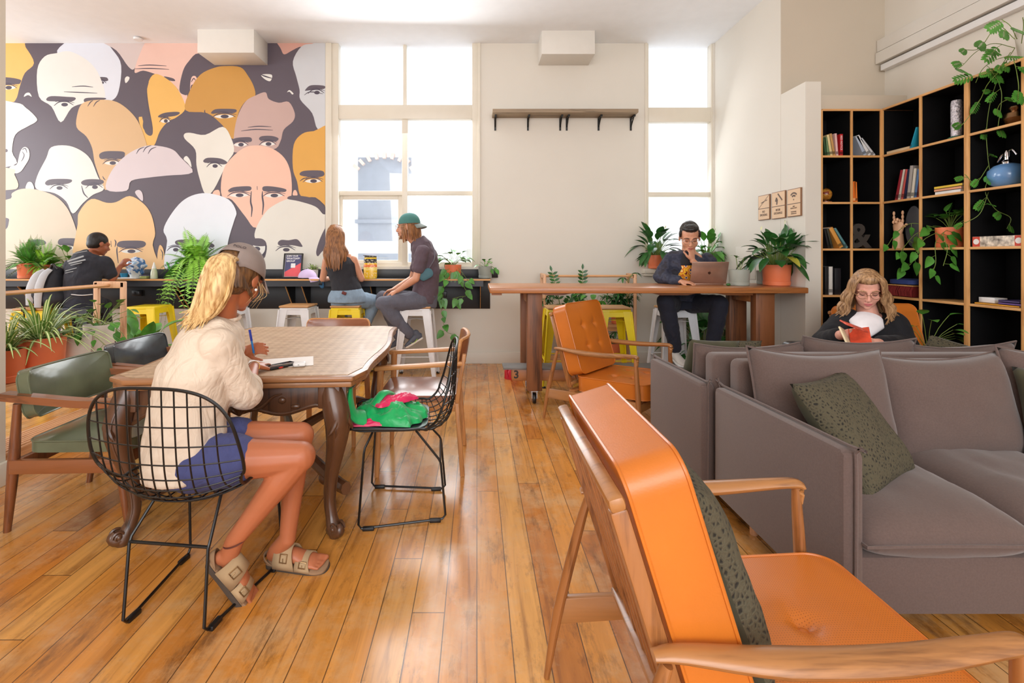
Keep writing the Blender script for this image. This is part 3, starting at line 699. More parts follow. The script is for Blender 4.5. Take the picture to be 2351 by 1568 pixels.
# ------------------------------------------------------------------ carved dining table
TX, TY, TR = -1.133, 2.915, math.radians(3.8); TH = 0.76
tbl = thing('dining_table', 'large carved antique oak dining table with a parquet top and curved legs', 'table', (TX, TY, 0), TR)
def top_outline(a, b, wav=0.03, n=14):
    """serpentine rectangle, rounded corners"""
    out = []
    def side(p, q, nrm):
        for i in range(n):
            t = i/n; e = 0.09
            tt = e+(1-2*e)*t
            w = wav*(math.cos((tt-0.5)*2*PI*1.5)*0.55+0.45*math.cos((tt-0.5)*PI))*0.9
            out.append((lerp(p[0], q[0], tt)+nrm[0]*w, lerp(p[1], q[1], tt)+nrm[1]*w))
        out.append((lerp(p[0], q[0], 1-0.045)-nrm[0]*0.002, lerp(p[1], q[1], 1-0.045)-nrm[1]*0.002))
    side((-a, -b), (a, -b), (0, 0)); side((a, -b), (a, b), (1, 0)); side((a, b), (-a, b), (0, 0)); side((-a, b), (-a, -b), (-1, 0))
    return out
def parquet():
    t = NT('worn_parquet_top'); b = t.b; b.inputs['Roughness'].default_value = 0.5
    tc = t.add('ShaderNodeTexCoord')
    mp = t.add('ShaderNodeMapping', i_Vector=tc.outputs['Object'], i_Rotation=(0, 0, 0.78))
    ck_ = t.add('ShaderNodeTexChecker', i_Vector=mp.outputs[0], i_Scale=26.0)
    n1 = t.add('ShaderNodeTexNoise', i_Vector=t.add('ShaderNodeMapping', i_Vector=tc.outputs['Object'], i_Scale=(0.15, 1, 1)).outputs[0], i_Scale=60.0, i_Detail=6.0)
    n2 = t.add('ShaderNodeTexNoise', i_Vector=tc.outputs['Object'], i_Scale=5.0, i_Detail=5.0)
    a = t.mix(ck_.outputs['Fac'], lin((192, 164, 134)), lin((178, 150, 120)))
    a = t.mix(0.55, a, t.ramp(n1.outputs[0], [(0.35, (0.62, 0.56, 0.5, 1)), (0.6, (1.08, 1.06, 1.04, 1))]), 'MULTIPLY')
    a = t.mix(t.ramp(n2.outputs[0], [(0.5, (0, 0, 0, 1)), (0.75, (0.4, 0.4, 0.4, 1))]), a, lin((156, 116, 80)))
    t.link(a, b.inputs['Base Color']); t.bump(n1.outputs[0], 0.1, 0.002); b.inputs['Coat Weight'].default_value = 0.04
    return t.m
M['parquet'] = parquet()
m = MB(); m.prism(top_outline(0.545, 0.765), 0.003, MX((0, 0, TH-0.001))); part('table_top', m, 'parquet', tbl)
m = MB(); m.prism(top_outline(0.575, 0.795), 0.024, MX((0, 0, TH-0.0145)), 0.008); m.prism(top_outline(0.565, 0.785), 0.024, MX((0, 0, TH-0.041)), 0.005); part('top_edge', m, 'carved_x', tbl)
def apron(L, thick, mtx, carve):
    m = MB(); n = 48; lo = []
    for i in range(n+1):
        t = -1+2*i/n; a = abs(t)
        z = -0.125-0.03*math.exp(-(t/0.1)**2)+0.02*math.cos(a*PI*2.6)+0.035*max(0, (a-0.72)/0.28)*-1.4
        lo.append((t*L/2, z))
    poly = [(-L/2, 0), (L/2, 0)][::-1]+lo
    m.prism(poly, thick, mtx, 0.003)
    for sgn in (-1, 1):
        m.tube([mtx @ V((x, z+0.012, sgn*(thick/2+0.001))) for x, z in lo], 0.006, 6)
    if carve:
        for sgn in (-1, 1):
            c = mtx @ V((0, -0.085, sgn*(thick/2)))
            for k in range(5):
                an = (k-2)*0.42
                p = [mtx @ V((math.sin(an)*r*0.8, -0.135+r*math.cos(an), sgn*(thick/2+0.006+0.008*math.sin(r*30)))) for r in (0.0, 0.04, 0.075, 0.1)]
                m.tube(p, [0.005, 0.013, 0.011, 0.003], 8, 3)
            for q in (-1, 1):
                p = [mtx @ V((q*(0.02+0.17*s_), -0.075-0.035*math.sin(s_*5), sgn*(thick/2+0.004))) for s_ in (0, 0.25, 0.5, 0.75, 1)]
                m.tube(p, [0.01, 0.009, 0.008, 0.006, 0.003], 8, 3)
                m.sph(mtx @ V((q*0.19, -0.07, sgn*(thick/2+0.003))), (0.018, 0.012, 0.016))
                m.sph(mtx @ V((q*0.25, -0.10, sgn*(thick/2+0.003))), (0.022, 0.01, 0.012))
    return m
X_, Y_, Z_ = V((1, 0, 0)), V((0, 1, 0)), V((0, 0, 1))
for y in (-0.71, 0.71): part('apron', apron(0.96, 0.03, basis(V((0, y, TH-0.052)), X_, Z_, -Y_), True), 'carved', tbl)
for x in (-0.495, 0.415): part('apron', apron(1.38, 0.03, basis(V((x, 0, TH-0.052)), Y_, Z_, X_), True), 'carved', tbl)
def cabriole(sx, sy):
    cx, cy = (0.405 if sx > 0 else -0.49), sy*0.70; m = MB()
    prof = [(0.705, 0.0, 0.052), (0.64, 0.02, 0.058), (0.56, 0.045, 0.058), (0.48, 0.046, 0.050), (0.38, 0.026, 0.038), (0.27, -0.002, 0.030), (0.16, -0.014, 0.026), (0.09, 0.0, 0.026), (0.05, 0.016, 0.032), (0.02, 0.03, 0.034), (0.0, 0.028, 0.026)]
    pts = [V((cx+sx*o*0.75, cy+sy*o*0.75, z)) for z, o, r in prof]
    m.tube(pts, [r for z, o, r in prof], 12, 3, hint=(sx, sy, 0))
    m.box((cx-0.05, cy-0.05, 0.6), (cx+0.05, cy+0.05, TH-0.052), 0.008)
    dv = V((sx, sy, 0)).normalized(); sd = V((-sy, sx, 0)).normalized()
    # scroll on the foot
    for q in (-1, 1):
        c = V((cx, cy, 0.048))+dv*0.05+sd*q*0.022
        p = [c+(dv*math.cos(a)+V((0, 0, 1))*math.sin(a))*0.026*(1-a/13) for a in [k*0.5 for k in range(20)]]
        m.tube(p, 0.006, 6)
        m.sph(c, 0.012)
    m.tube([V((cx, cy, 0.0))+dv*x_+V((0, 0, z_)) for x_, z_ in ((0.0, 0.03), (0.05, 0.03), (0.072, 0.045), (0.06, 0.065))], [0.03, 0.03, 0.022, 0.012], 10, 3)
    # raised edge lines and acanthus carving on the knee
    for q in (-1, 1):
        pp = [V((cx+sx*o*0.75, cy+sy*o*0.75, z))+sd*q*r*0.75+dv*r*0.62 for z, o, r in prof[1:9]]
        m.tube(pp, [0.004, 0.006, 0.006, 0.006, 0.005, 0.005, 0.004, 0.003], 6, 3)
    for k in range(5):
        a = (k-2)*0.35; z0 = 0.60
        pp = [V((cx, cy, 0))+dv*(0.062+0.03*math.sin(t*2.6)*0.9)+sd*math.sin(a)*0.05*t*2+V((0, 0, z0-0.14*t*math.cos(a))) for t in (0, 0.3, 0.6, 0.85, 1.0)]
        m.tube(pp, [0.006, 0.012, 0.012, 0.009, 0.003], 8, 3)
    return m
for sx in (-1, 1):
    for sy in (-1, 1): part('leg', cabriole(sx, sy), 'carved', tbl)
m = MB()
for sx in (-1, 1):
    for sy in (-1, 1):
        m.tube([(sx*0.47, sy*0.68, 0.20), (sx*0.40, sy*0.60, 0.20), (sx*0.26, sy*0.50, 0.27), (sx*0.12, sy*0.30, 0.235), (0, 0, 0.22)], [0.026, 0.028, 0.026, 0.024, 0.03], 8, 4, flat=1.2)
        m.sph((sx*0.35, sy*0.56, 0.20), (0.04, 0.03, 0.035))
m.sph((0, 0, 0.24), (0.09, 0.09, 0.035))
part('stretcher', m, 'carved', tbl)

# ------------------------------------------------------------------ wire chairs
def wire_chair(label, loc, rz, pad_col):
    t = thing('wire_chair', label, 'chair', loc, rz)     # faces local +x
    prof = [V(p) for p in ((0.275, 0, 0.45), (0.24, 0, 0.464), (0.08, 0, 0.452), (-0.05, 0, 0.432), (-0.15, 0, 0.432), (-0.22, 0, 0.475), (-0.25, 0, 0.56), (-0.262, 0, 0.70), (-0.268, 0, 0.86))]
    NV = 64; cp = catmull(prof, 8); W = 0.262
    def S_(y, v):
        k = min(v*(len(cp)-1), len(cp)-1.001); i = int(k); p = cp[i].lerp(cp[i+1], k-i)
        tn = (cp[min(i+2, len(cp)-1)]-cp[max(i-1, 0)]).normalized(); nrm = V((-tn.z, 0, tn.x))
        if nrm.x < 0 and v > 0.6: nrm = -nrm
        if v <= 0.6 and nrm.z < 0: nrm = -nrm
        cur = 0.085*(abs(y)/W)**2.2*(0.35+0.65*math.exp(-((v-0.55)/0.25)**2))
        n_ = V((0.75, 0, 0.66)) if 0.45 < v < 0.7 else nrm
        n_ = nrm.lerp(V((0.7, 0, 0.7)), math.exp(-((v-0.56)/0.13)**2)).normalized()
        return V((p.x, y, p.z))+n_*cur
    def wid(v):
        w = W*(0.82+0.18*math.sin(min(v, 0.62)/0.62*PI/2))*(1-0.06*max(0, v-0.62)/0.38)
        w *= 1-0.08*math.exp(-((v-0.5)/0.14)**2)+0.12*math.exp(-((v-0.8)/0.14)**2)
        if v > 0.86: w *= max(0, 1-((v-0.86)/0.14)**3.0)**(1/3.0)
        if v < 0.07: w *= max(0, 1-((0.07-v)/0.07)**2.6)**(1/3.0)
        return w
    rim = []
    N = 90; vv = [0.5-0.5*math.cos(PI*i/N) for i in range(N+1)]
    right = [S_(wid(v), v) for v in vv]; left = [S_(-wid(v), v) for v in reversed(vv)]
    rm = MB(); rm.tube((right+left[1:-1]), 0.0058, 8, closed=True); part('rim', rm, 'black_metal', t)
    g = MB()
    for k in range(-5, 6):
        y = k*0.0435; vf = [i/600 for i in range(601) if wid(i/600) >= abs(y)]; vs_ = [vf[0]+(vf[-1]-vf[0])*i/48 for i in range(49)]
        if len(vs_) > 3: g.tube([S_(y, v) for v in vs_], 0.0029, 6)
    for k in range(1, 18):
        v = 0.03+k*0.0545
        if v > 0.985: break
        w = wid(v); g.tube([S_(-w+2*w*i/16, v)-V((0.0, 0, 0.004)) for i in range(17)], 0.0026, 6)
    part('wire_shell', g, 'black_metal', t)
    pd = MB(); pd.pad(0.19, 0.20, 0.018, MX((0.075, 0, 0.466)), r=0.09, N=14, back=lambda u, v: -0.004); pd.tube([p+V((0, 0, 0.0)) for p in pd.ring_mid], 0.006, 6, closed=True)
    part('seat_pad', pd, pad_col, t)
    for s in (-1, 1):
        l = MB(); r = 0.0056
        l.tube([(0.15, s*0.15, 0.44), (0.178, s*0.195, 0.385), (0.182, s*0.20, 0.36), (0.205, s*0.212, 0.03), (0.192, s*0.212, 0.012), (-0.19, s*0.153, 0.012), (-0.205, s*0.152, 0.03), (-0.182, s*0.15, 0.285), (-0.172, s*0.15, 0.305), (-0.06, s*0.12, 0.435)], r, 8)
        part('sled_leg', l, 'black_metal', t)
        for x, w_ in ((-0.155, 0.158), (0.16, 0.207)):
            f = MB(); f.cbox((x, s*w_, 0.008), (0.055, 0.02, 0.018), 0.004); part('glide', f, 'black', t)
    for xx, w_, zz in ((-0.18, 0.15, 0.29), (-0.06, 0.12, 0.435), (0.15, 0.15, 0.44)):
        m = MB(); m.tube([(xx, -w_, zz), (xx, w_, zz)], 0.0056, 8); part('cross_bar', m, 'black_metal', t)
    return t
wire_chair('black wire mesh chair the blonde person in the cream shirt sits on', (-1.06, 1.858, 0), math.radians(83.5), 'black_leather')
wire_chair('black wire mesh chair with a green and pink bag on its seat', (-0.37, 2.49, 0), math.radians(184), 'black_leather')

# ------------------------------------------------------------------ vinyl armchairs
def tapered(m, a, b, r0, r1, k=1, flat=1.0): m.tube([a, b] if k == 1 else a, [r0, r1], 12, flat=flat)
def vinyl_chair(label, loc, rz, leather):
    t = thing('padded_armchair', label, 'chair', loc, rz)   # faces local +x
    m = MB(); m.pad(0.25, 0.245, 0.075, MX((0.03, 0, 0.395)), r=0.07, fn=lambda u, v: 0.018*(1-u*u)*(1-v*v), N=16)
    part('seat', m, leather, t)
    p = MB(); p.tube(m.ring_top, 0.0045, 6, closed=True); part('seat_piping', p, leather, t)
    m = MB(); mt = basis(V((-0.245, 0, 0.635)), V((0, 1, 0)), V((-0.2, 0, 0.98)), V((0.98, 0, 0.2)))
    m.pad(0.262, 0.115, 0.075, mt, r=0.05, fn=lambda u, v: 0.012*(1-u*u)*(1-v*v)+0.05*u*u, N=16, back=lambda u, v: -0.05*u*u); part('backrest', m, leather, t)
    p = MB(); p.tube(m.ring_top, 0.0045, 6, closed=True); p.tube(m.ring_bot, 0.0045, 6, closed=True); part('back_piping', p, leather, t)
    for s in (-1, 1):
        l = MB(); l.tube([(-0.29, s*0.25, 0.0), (-0.25, s*0.262, 0.32), (-0.225, s*0.27, 0.61)], [0.015, 0.024, 0.016], 12, 3); part('leg', l, 'walnut_z', t)
        l = MB(); l.tube([(0.27, s*0.25, 0.0), (0.235, s*0.262, 0.33), (0.205, s*0.27, 0.59)], [0.014, 0.022, 0.015], 12, 3); part('leg', l, 'walnut_z', t)
        a = MB()
        pts = catmull([V((-0.29, s*0.265, 0.645)), V((-0.1, s*0.28, 0.63)), V((0.08, s*0.285, 0.615)), V((0.24, s*0.275, 0.61)), V((0.30, s*0.265, 0.61))], 4)
        for i in range(len(pts)-1): a.bar(pts[i], pts[i+1], 0.05, 0.03, hint=(0, 0, 1))
        bm_ = MB()
        vs = []
        for i, q in enumerate(pts):
            w = 0.028 if i < len(pts)-2 else 0.018; h = 0.017
            vs += [(q.x, q.y-w, q.z-h), (q.x, q.y+w, q.z-h), (q.x, q.y+w, q.z+h), (q.x, q.y-w, q.z+h)]
        fs = []
        for i in range(len(pts)-1):
            for j in range(4): fs.append((i*4+j, i*4+(j+1) % 4, (i+1)*4+(j+1) % 4, (i+1)*4+j))
        fs += [(3, 2, 1, 0), tuple((len(pts)-1)*4+j for j in range(4))]
        bm_.add(vs, fs); part('armrest', bm_, 'walnut_x', t)
        r = MB(); r.box((-0.25, s*0.275-0.014, 0.285), (0.25, s*0.275+0.014, 0.35), 0.005); part('side_rail', r, 'walnut_x', t)
    for q in (-0.24, 0.21): r = MB(); r.box((q, -0.275, 0.29), (q+0.03, 0.275, 0.35), 0.004); part('cross_rail', r, 'walnut_z', t)
    return t
a0 = math.radians(-12)
vinyl_chair('olive green padded armchair with red brown timber arms, left of the table', (-1.935, 2.52, 0), math.radians(2), 'green_leather')
vinyl_chair('black padded armchair behind the olive one, beside the plant stand', (-2.03, 3.17, 0), math.radians(2), 'black_leather')

# ------------------------------------------------------------------ light oak armchairs with brown seats
def oak_chair(label, loc, rz):
    t = thing('oak_armchair', label, 'chair', loc, rz)
    m = MB(); m.pad(0.235, 0.225, 0.045, MX((0.02, 0, 0.455)), r=0.06, fn=lambda u, v: 0.012*(1-u*u)*(1-v*v), N=14); part('seat', m, 'brown_leather', t)
    for s in (-1, 1):
        l = MB(); l.tube([(0.255, s*0.245, 0), (0.235, s*0.235, 0.64)], [0.014, 0.021], 12); part('leg', l, 'oak_z', t)
        l = MB(); l.bar((-0.25, s*0.235, 0), (-0.215, s*0.225, 0.43), 0.04, 0.026, 0.006); l.bar((-0.215, s*0.225, 0.43), (-0.26, s*0.225, 0.72), 0.036, 0.024, 0.006); part('leg', l, 'oak_z', t)
        a = MB(); a.bar((-0.25, s*0.225, 0.665), (0.27, s*0.24, 0.635), 0.045, 0.026, 0.008, hint=(0, 0, 1)); part('armrest', a, 'oak_x', t)
        r = MB(); r.box((-0.22, s*0.225-0.012, 0.38), (0.24, s*0.225+0.012, 0.435), 0.004); part('side_rail', r, 'oak_x', t)
    for q in (-0.23, 0.215): r = MB(); r.box((q, -0.225, 0.38), (q+0.025, 0.225, 0.435), 0.004); part('cross_rail', r, 'oak_z', t)
    b = MB(); mt = basis(V((-0.265, 0, 0.715)), V((0, 1, 0)), V((-0.17, 0, 0.985)), V((0.985, 0, 0.17)))
    b.pad(0.24, 0.085, 0.028, mt, r=0.04, fn=lambda u, v: 0.045*u*u, N=12, back=lambda u, v: -0.045*u*u); part('backrest', b, 'brown_leather', t)
    q = MB(); q.tube([p+V((-0.004, 0, 0)) for p in b.ring_mid], 0.011, 6, closed=True); part('back_frame', q, 'oak_x', t)
    return t
oak_chair('light oak armchair with a brown leather seat, right of the table', (-0.335, 3.07, 0), math.radians(180))
oak_chair('light oak armchair tucked under the far end of the table', (-1.085, 3.52, 0), math.radians(-90))

# ------------------------------------------------------------------ metal stools
def stool(label, loc, metal, seat, rz=0.0, group=None, h=0.775):
    t = thing('bar_stool', label, 'stool', loc, rz, group)
    m = MB(); a = 0.152
    m.box((-a, -a, h-0.03-(0.02 if seat else 0)), (a, a, h-(0.02 if seat else 0)), 0.014)
    hh = h-(0.02 if seat else 0)
    for sx in (-1, 1): m.hexa([(sx*(a-0.004), -a, hh-0.075), (sx*(a-0.001), -a, hh-0.075), (sx*(a-0.001), a, hh-0.075), (sx*(a-0.004), a, hh-0.075), (sx*(a-0.008), -a+.01, hh-0.012), (sx*(a-0.005), -a+.01, hh-0.012), (sx*(a-0.005), a-.01, hh-0.012), (sx*(a-0.008), a-.01, hh-0.012)])
    for sy in (-1, 1): m.hexa([(-a, sy*(a-0.004), hh-0.075), (a, sy*(a-0.004), hh-0.075), (a, sy*(a-0.001), hh-0.075), (-a, sy*(a-0.001), hh-0.075), (-a+.01, sy*(a-0.008), hh-0.012), (a-.01, sy*(a-0.008), hh-0.012), (a-.01, sy*(a-0.005), hh-0.012), (-a+.01, sy*(a-0.005), hh-0.012)])
    part('seat_frame', m, metal, t)
    if seat:
        s_ = MB(); s_.box((-a-0.004, -a-0.004, h-0.02), (a+0.004, a+0.004, h), 0.007); part('seat', s_, 'seat_wood', t)
    for sx in (-1, 1):
        for sy in (-1, 1):
            l = MB(); b = 0.215; T = V((sx*a, sy*a, hh-0.02)); Bq = V((sx*b, sy*b, 0.015)); th = 0.006
            for ax in (0, 1):
                e = V((-sx, 0, 0)) if ax == 0 else V((0, -sy, 0)); n_ = V((0, -sy, 0)) if ax == 0 else V((-sx, 0, 0))
                wt, wb = 0.085, 0.032
                l.hexa([Bq, Bq+e*wb, Bq+e*wb+n_*th, Bq+n_*th, T, T+e*wt, T+e*wt+n_*th, T+n_*th])
            l.tube([Bq, T], 0.010, 8)
            bm = part('leg', l, metal, t)
            f = MB(); f.cbox((sx*(b-0.01), sy*(b-0.01), 0.009), (0.034, 0.034, 0.018), 0.004); part('foot_cap', f, 'black', bm)
    r = MB(); z = 0.26; q = a+(0.215-a)*(1-z/hh)-0.01
    for p1, p2 in (((-q, -q), (q, -q)), ((q, -q), (q, q)), ((q, q), (-q, q)), ((-q, q), (-q, -q))):
        r = MB(); r.bar((*p1, z), (*p2, z), 0.022, 0.008, 0.002, hint=(0, 0, 1)); part('foot_rail', r, metal, t)
    r = MB(); z = hh-0.12; q = a+0.006
    r.bar((-q, -q, z), (q, q, z), 0.02, 0.004, hint=(0, 0, 1)); r.bar((q, -q, z), (-q, q, z-0.005), 0.02, 0.004, hint=(0, 0, 1))
    part('brace', r, metal, t)
    return t
def sx_(px, d): return ((px-CX)*d/FPX, d, 0)
stool('yellow metal bar stool with a timber seat and the grey backpack on it', sx_(95, 4.95), 'yellow_metal', True)
stool('charcoal metal bar stool under the person in the black T-shirt', sx_(192, 5.0), 'char_metal', False)
stool('all yellow metal bar stool with no timber seat, standing empty', sx_(343, 5.1), 'yellow_metal', False)
stool('white metal bar stool mostly hidden behind the blonde person', sx_(522, 5.1), 'white_metal', True)
stool('white metal bar stool with a timber seat, empty, near the framed poster', sx_(686, 5.2), 'white_metal', True)
stool('yellow metal bar stool under the person in the black tank top', sx_(800, 5.2), 'yellow_metal', True)
stool('white metal bar stool under the person in the teal cap', sx_(958, 5.12), 'white_metal', True)
stool('yellow metal bar stool at the left leg of the long timber table', sx_(1288, 4.93), 'yellow_metal', True, h=0.785)
stool('yellow metal bar stool behind the tufted orange armchair', sx_(1405, 4.93), 'yellow_metal', True, h=0.785)
stool('white metal bar stool under the person with the laptop', sx_(1548, 4.98), 'white_metal', True)

# ------------------------------------------------------------------ long timber table on castors
t = thing('long_bar_table', 'long high timber plank table on thick post legs with castors', 'table', (1.45, 4.4, 0))
LT = 1.03
m = MB(); m.box((0.11, 4.1, LT-0.05), (2.84, 4.78, LT), 0.008); part('table_top', m, 'beam_x', t, world=True)
for x0, x1 in ((0.13, 0.22), (0.5, 0.88), (1.5, 1.98), (2.08, 2.70)):
    m = MB(); m.prism([(x0, LT-0.05), (x1, LT-0.05), (x1-0.12*(x1-x0 > .2), LT-0.075), (x0+0.12*(x1-x0 > .2), LT-0.075)][::-1], 0.05, basis(V((0, 4.25, 0)), X_, Z_, -Y_)); part('support_block', m, 'beam_x', t, world=True)
for (x0, x1) in ((0.44, 0.57), (2.435, 2.60)):
    for (y0, y1, dx) in ((4.18, 4.27, 0), (4.58, 4.66, -0.02)):
        m = MB(); zb = 0.12 if x0 < 1 else 0.0
        m.box((x0+dx, y0, zb), (x1+dx, y1, LT-0.05), 0.006); part('leg', m, 'beam_z', t, world=True)
    m = MB(); m.box((x0-0.0, 4.27, LT-0.14), (x0+0.06, 4.58, LT-0.05), 0.004); part('cross_beam', m, 'beam_x', t, world=True)
m = MB(); m.box((0.32, 4.38, 0.16), (2.6, 4.5, 0.27), 0.006); part('base_beam', m, 'beam_x', t, world=True)
m = MB(); m.box((0.24, 4.36, 0.265), (2.65, 4.56, 0.285), 0.003); part('foot_board', m, cmat('grey_foot_board', (120, 116, 112), 0.6), t, world=True)
text('stencil_number', '3', 0.1, basis(V((0.36, 4.378, 0.215)), X_, Z_, -Y_), 'ink', t, bold=0.003)
for (x, y) in ((0.505, 4.225), (0.49, 4.62)):
    w = MB(); w.lathe([(0.012, -0.014), (0.045, -0.014), (0.048, -0.008), (0.048, 0.008), (0.045, 0.014), (0.012, 0.014)], 20, basis(V((x, y, 0.05)), Y_, Z_, X_)); cw = part('castor', w, 'black', t, world=True)
    f = MB(); f.box((x-0.024, y-0.02, 0.05), (x-0.018, y+0.02, 0.12)); f.box((x+0.018, y-0.02, 0.05), (x+0.024, y+0.02, 0.12)); f.box((x-0.03, y-0.03, 0.112), (x+0.03, y+0.03, 0.12)); f.sph((x, y, 0.05), (0.02, 0.01, 0.01)); part('castor_fork', f, 'steel', cw, world=True)

# ------------------------------------------------------------------ orange lounge chairs
def lounge(label, loc, rz, tufts, perf=False):
    t = thing('lounge_chair', label, 'armchair', loc, rz)      # faces local +x
    W = 0.275
    def tf(pts, dep):
        def f(u, v):
            h = 0.012*(1-u*u)*(1-v*v)
            for (a, b) in pts:
                r2 = (u-a)**2+(v-b)**2; h -= dep*math.exp(-r2/0.006)+dep*0.55*math.exp(-((u-a)**2/0.05+(v-b)**2/0.004))*0.7+dep*0.4*math.exp(-((u-a)**2/0.003+(v-b)**2/0.06))*0.6
            return h
        return f
    tilt = 0.30; bx_, bz_ = math.sin(tilt), math.cos(tilt)
    bm0 = V((-0.235, 0, 0.645))
    mt = basis(bm0, V((0, 1, 0)), V((-bx_, 0, bz_)), V((bz_, 0, bx_)))
    m = MB(); m.pad(W, 0.275, 0.12, mt, r=0.055, fn=tf(tufts, 0.016), N=44, edge=0.97); part('back_cushion', m, 'tan_leather', t)
    p = MB(); p.tube(m.ring_top, 0.0042, 6, closed=True); p.tube(m.ring_bot, 0.0042, 6, closed=True)
    mb_ = bpy.data.objects[-1] if False else None
    bk = [o for o in t.children if o.name.startswith('back_cushion')][0]; part('piping', p, 'tan_leather', bk)
    st = 0.05
    ms = basis(V((0.125, 0, 0.335)), V((0, 1, 0)), V((-math.cos(st), 0, -math.sin(st))), V((-math.sin(st), 0, math.cos(st))))
    m = MB(); m.pad(W, 0.285, 0.11, ms, r=0.07, fn=tf([(0.42, 0.1), (-0.42, 0.1), (0.42, -0.45), (-0.42, -0.45)] if not perf else [(-0.0, -0.12)], 0.02), N=44, edge=0.97)
    sc = part('seat_cushion', m, M['tan_perf'] if perf else 'tan_leather', t)
    p = MB(); p.tube(m.ring_top, 0.0042, 6, closed=True); p.tube(m.ring_bot, 0.0042, 6, closed=True); part('piping', p, 'tan_leather', sc)
    if perf:
        b = MB(); q = ms @ V((0, -0.034, 0.039)); b.sph(q, (0.014, 0.014, 0.008)); part('button', b, 'tan_leather', sc)
    # frame
    for s in (-1, 1):
        y = s*0.305
        l = MB(); l.tube([(-0.43, y, 0.0), (-0.395, y, 0.2), (-0.33, y, 0.46), (-0.30, y, 0.56)], [0.012, 0.021, 0.019, 0.014], 12, 4, flat=0.75, hint=(1, 0, 0)); part('leg', l, 'teak_z', t)
        l = MB(); l.tube([(0.375, y, 0.0), (0.36, y, 0.28), (0.345, y, 0.5), (0.34, y, 0.59)], [0.012, 0.022, 0.018, 0.014], 12, 4, flat=0.8, hint=(1, 0, 0)); part('leg', l, 'teak_z', t)
        a = MB(); a.tube([(-0.325, y, 0.575), (-0.27, y, 0.578), (-0.1, y+s*0.012, 0.572), (0.1, y+s*0.015, 0.578), (0.28, y+s*0.006, 0.595), (0.345, y, 0.597), (0.352, y, 0.575), (0.35, y, 0.54)], [0.014, 0.021, 0.032, 0.031, 0.024, 0.022, 0.018, 0.014], 14, 4, flat=0.62, hint=(0, 1, 0.001) if False else (0, 0, 1)); part('armrest', a, 'teak_x', t)
        r = MB(); r.bar((-0.41, y, 0.20), (0.36, y, 0.235), 0.022, 0.075, 0.006, hint=(0, 1, 0)) if False else r.prism([(-0.405, 0.17), (0.365, 0.22), (0.365, 0.285), (-0.39, 0.25)], 0.024, basis(V((0, y, 0)), X_, Z_, -Y_), 0.005)
        part('side_rail', r, 'teak_x', t)
        u = MB(); u.bar(mt @ V((s*0.262, -0.36, -0.085)), mt @ V((s*0.262, 0.21, -0.085)), 0.035, 0.028, 0.006, hint=(0, 1, 0)); part('back_upright', u, 'teak_z', t)
    r = MB(); r.bar(mt @ V((-0.285, 0.225, -0.085)), mt @ V((0.285, 0.225, -0.085)), 0.030, 0.034, 0.01, hint=V((bz_, 0, bx_))); part('top_rail', r, 'teak_x', t)
    r = MB(); r.bar(mt @ V((-0.262, -0.33, -0.085)), mt @ V((0.262, -0.33, -0.085)), 0.024, 0.05, 0.006, hint=V((bz_, 0, bx_))); part('lower_rail', r, 'teak_x', t)
    r = MB(); r.box((0.335, -0.3, 0.2), (0.36, 0.3, 0.26), 0.005); part('cross_rail', r, 'teak_x', t)
    for k in range(8):
        u = MB(); x = -0.21+k*0.42/7; u.bar(mt @ V((x, -0.32, -0.09)), mt @ V((x, 0.21, -0.09)), 0.007, 0.016, 0.003, hint=(0, 1, 0)); part('slat', u, 'teak_z', t)
    for k in range(4): u = MB(); u.box((-0.2+k*0.16, -0.3, 0.255), (-0.15+k*0.16, 0.3, 0.272), 0.003); part('seat_slat', u, 'teak_z', t)
    return t
def perf_mat():
    t = NT('perforated_tan_leather'); b = t.b; b.inputs['Roughness'].default_value = 0.36; b.inputs['Coat Weight'].default_value = 0.08
    tc = t.add('ShaderNodeTexCoord'); sp = t.add('ShaderNodeSeparateXYZ', i_Vector=tc.outputs['Object'])
    a = t.math('FRACT', t.math('MULTIPLY', sp.outputs[0], 150.0)); c = t.math('FRACT', t.math('MULTIPLY', sp.outputs[1], 150.0))
    da = t.math('POWER', t.math('SUBTRACT', a, 0.5), 2.0); dc = t.math('POWER', t.math('SUBTRACT', c, 0.5), 2.0)
    hole = t.math('LESS_THAN', t.math('ADD', da, dc), 0.022)
    t.link(t.mix(hole, lin((200, 112, 36)), lin((140, 74, 24))), b.inputs['Base Color'])
    t.bump(t.math('SUBTRACT', 1.0, hole), 0.2, 0.001); return t.m
M['tan_perf'] = perf_mat()
lounge('orange leather lounge chair in the foreground with its seat perforated and a single button', (0.645, 1.175, 0), 0.0, [], True)
lounge('orange leather lounge chair with a tufted back, in front of the long timber table', (1.06, 3.78, 0), math.radians(-43), [(0.33, 0.33), (-0.33, 0.33), (0.33, -0.28), (-0.33, -0.28)])
lounge('orange leather lounge chair the reading person sits in, by the bookshelf', (3.13, 3.53, 0), math.radians(-97), [(0.33, 0.33), (-0.33, 0.33), (0.33, -0.28), (-0.33, -0.28)])

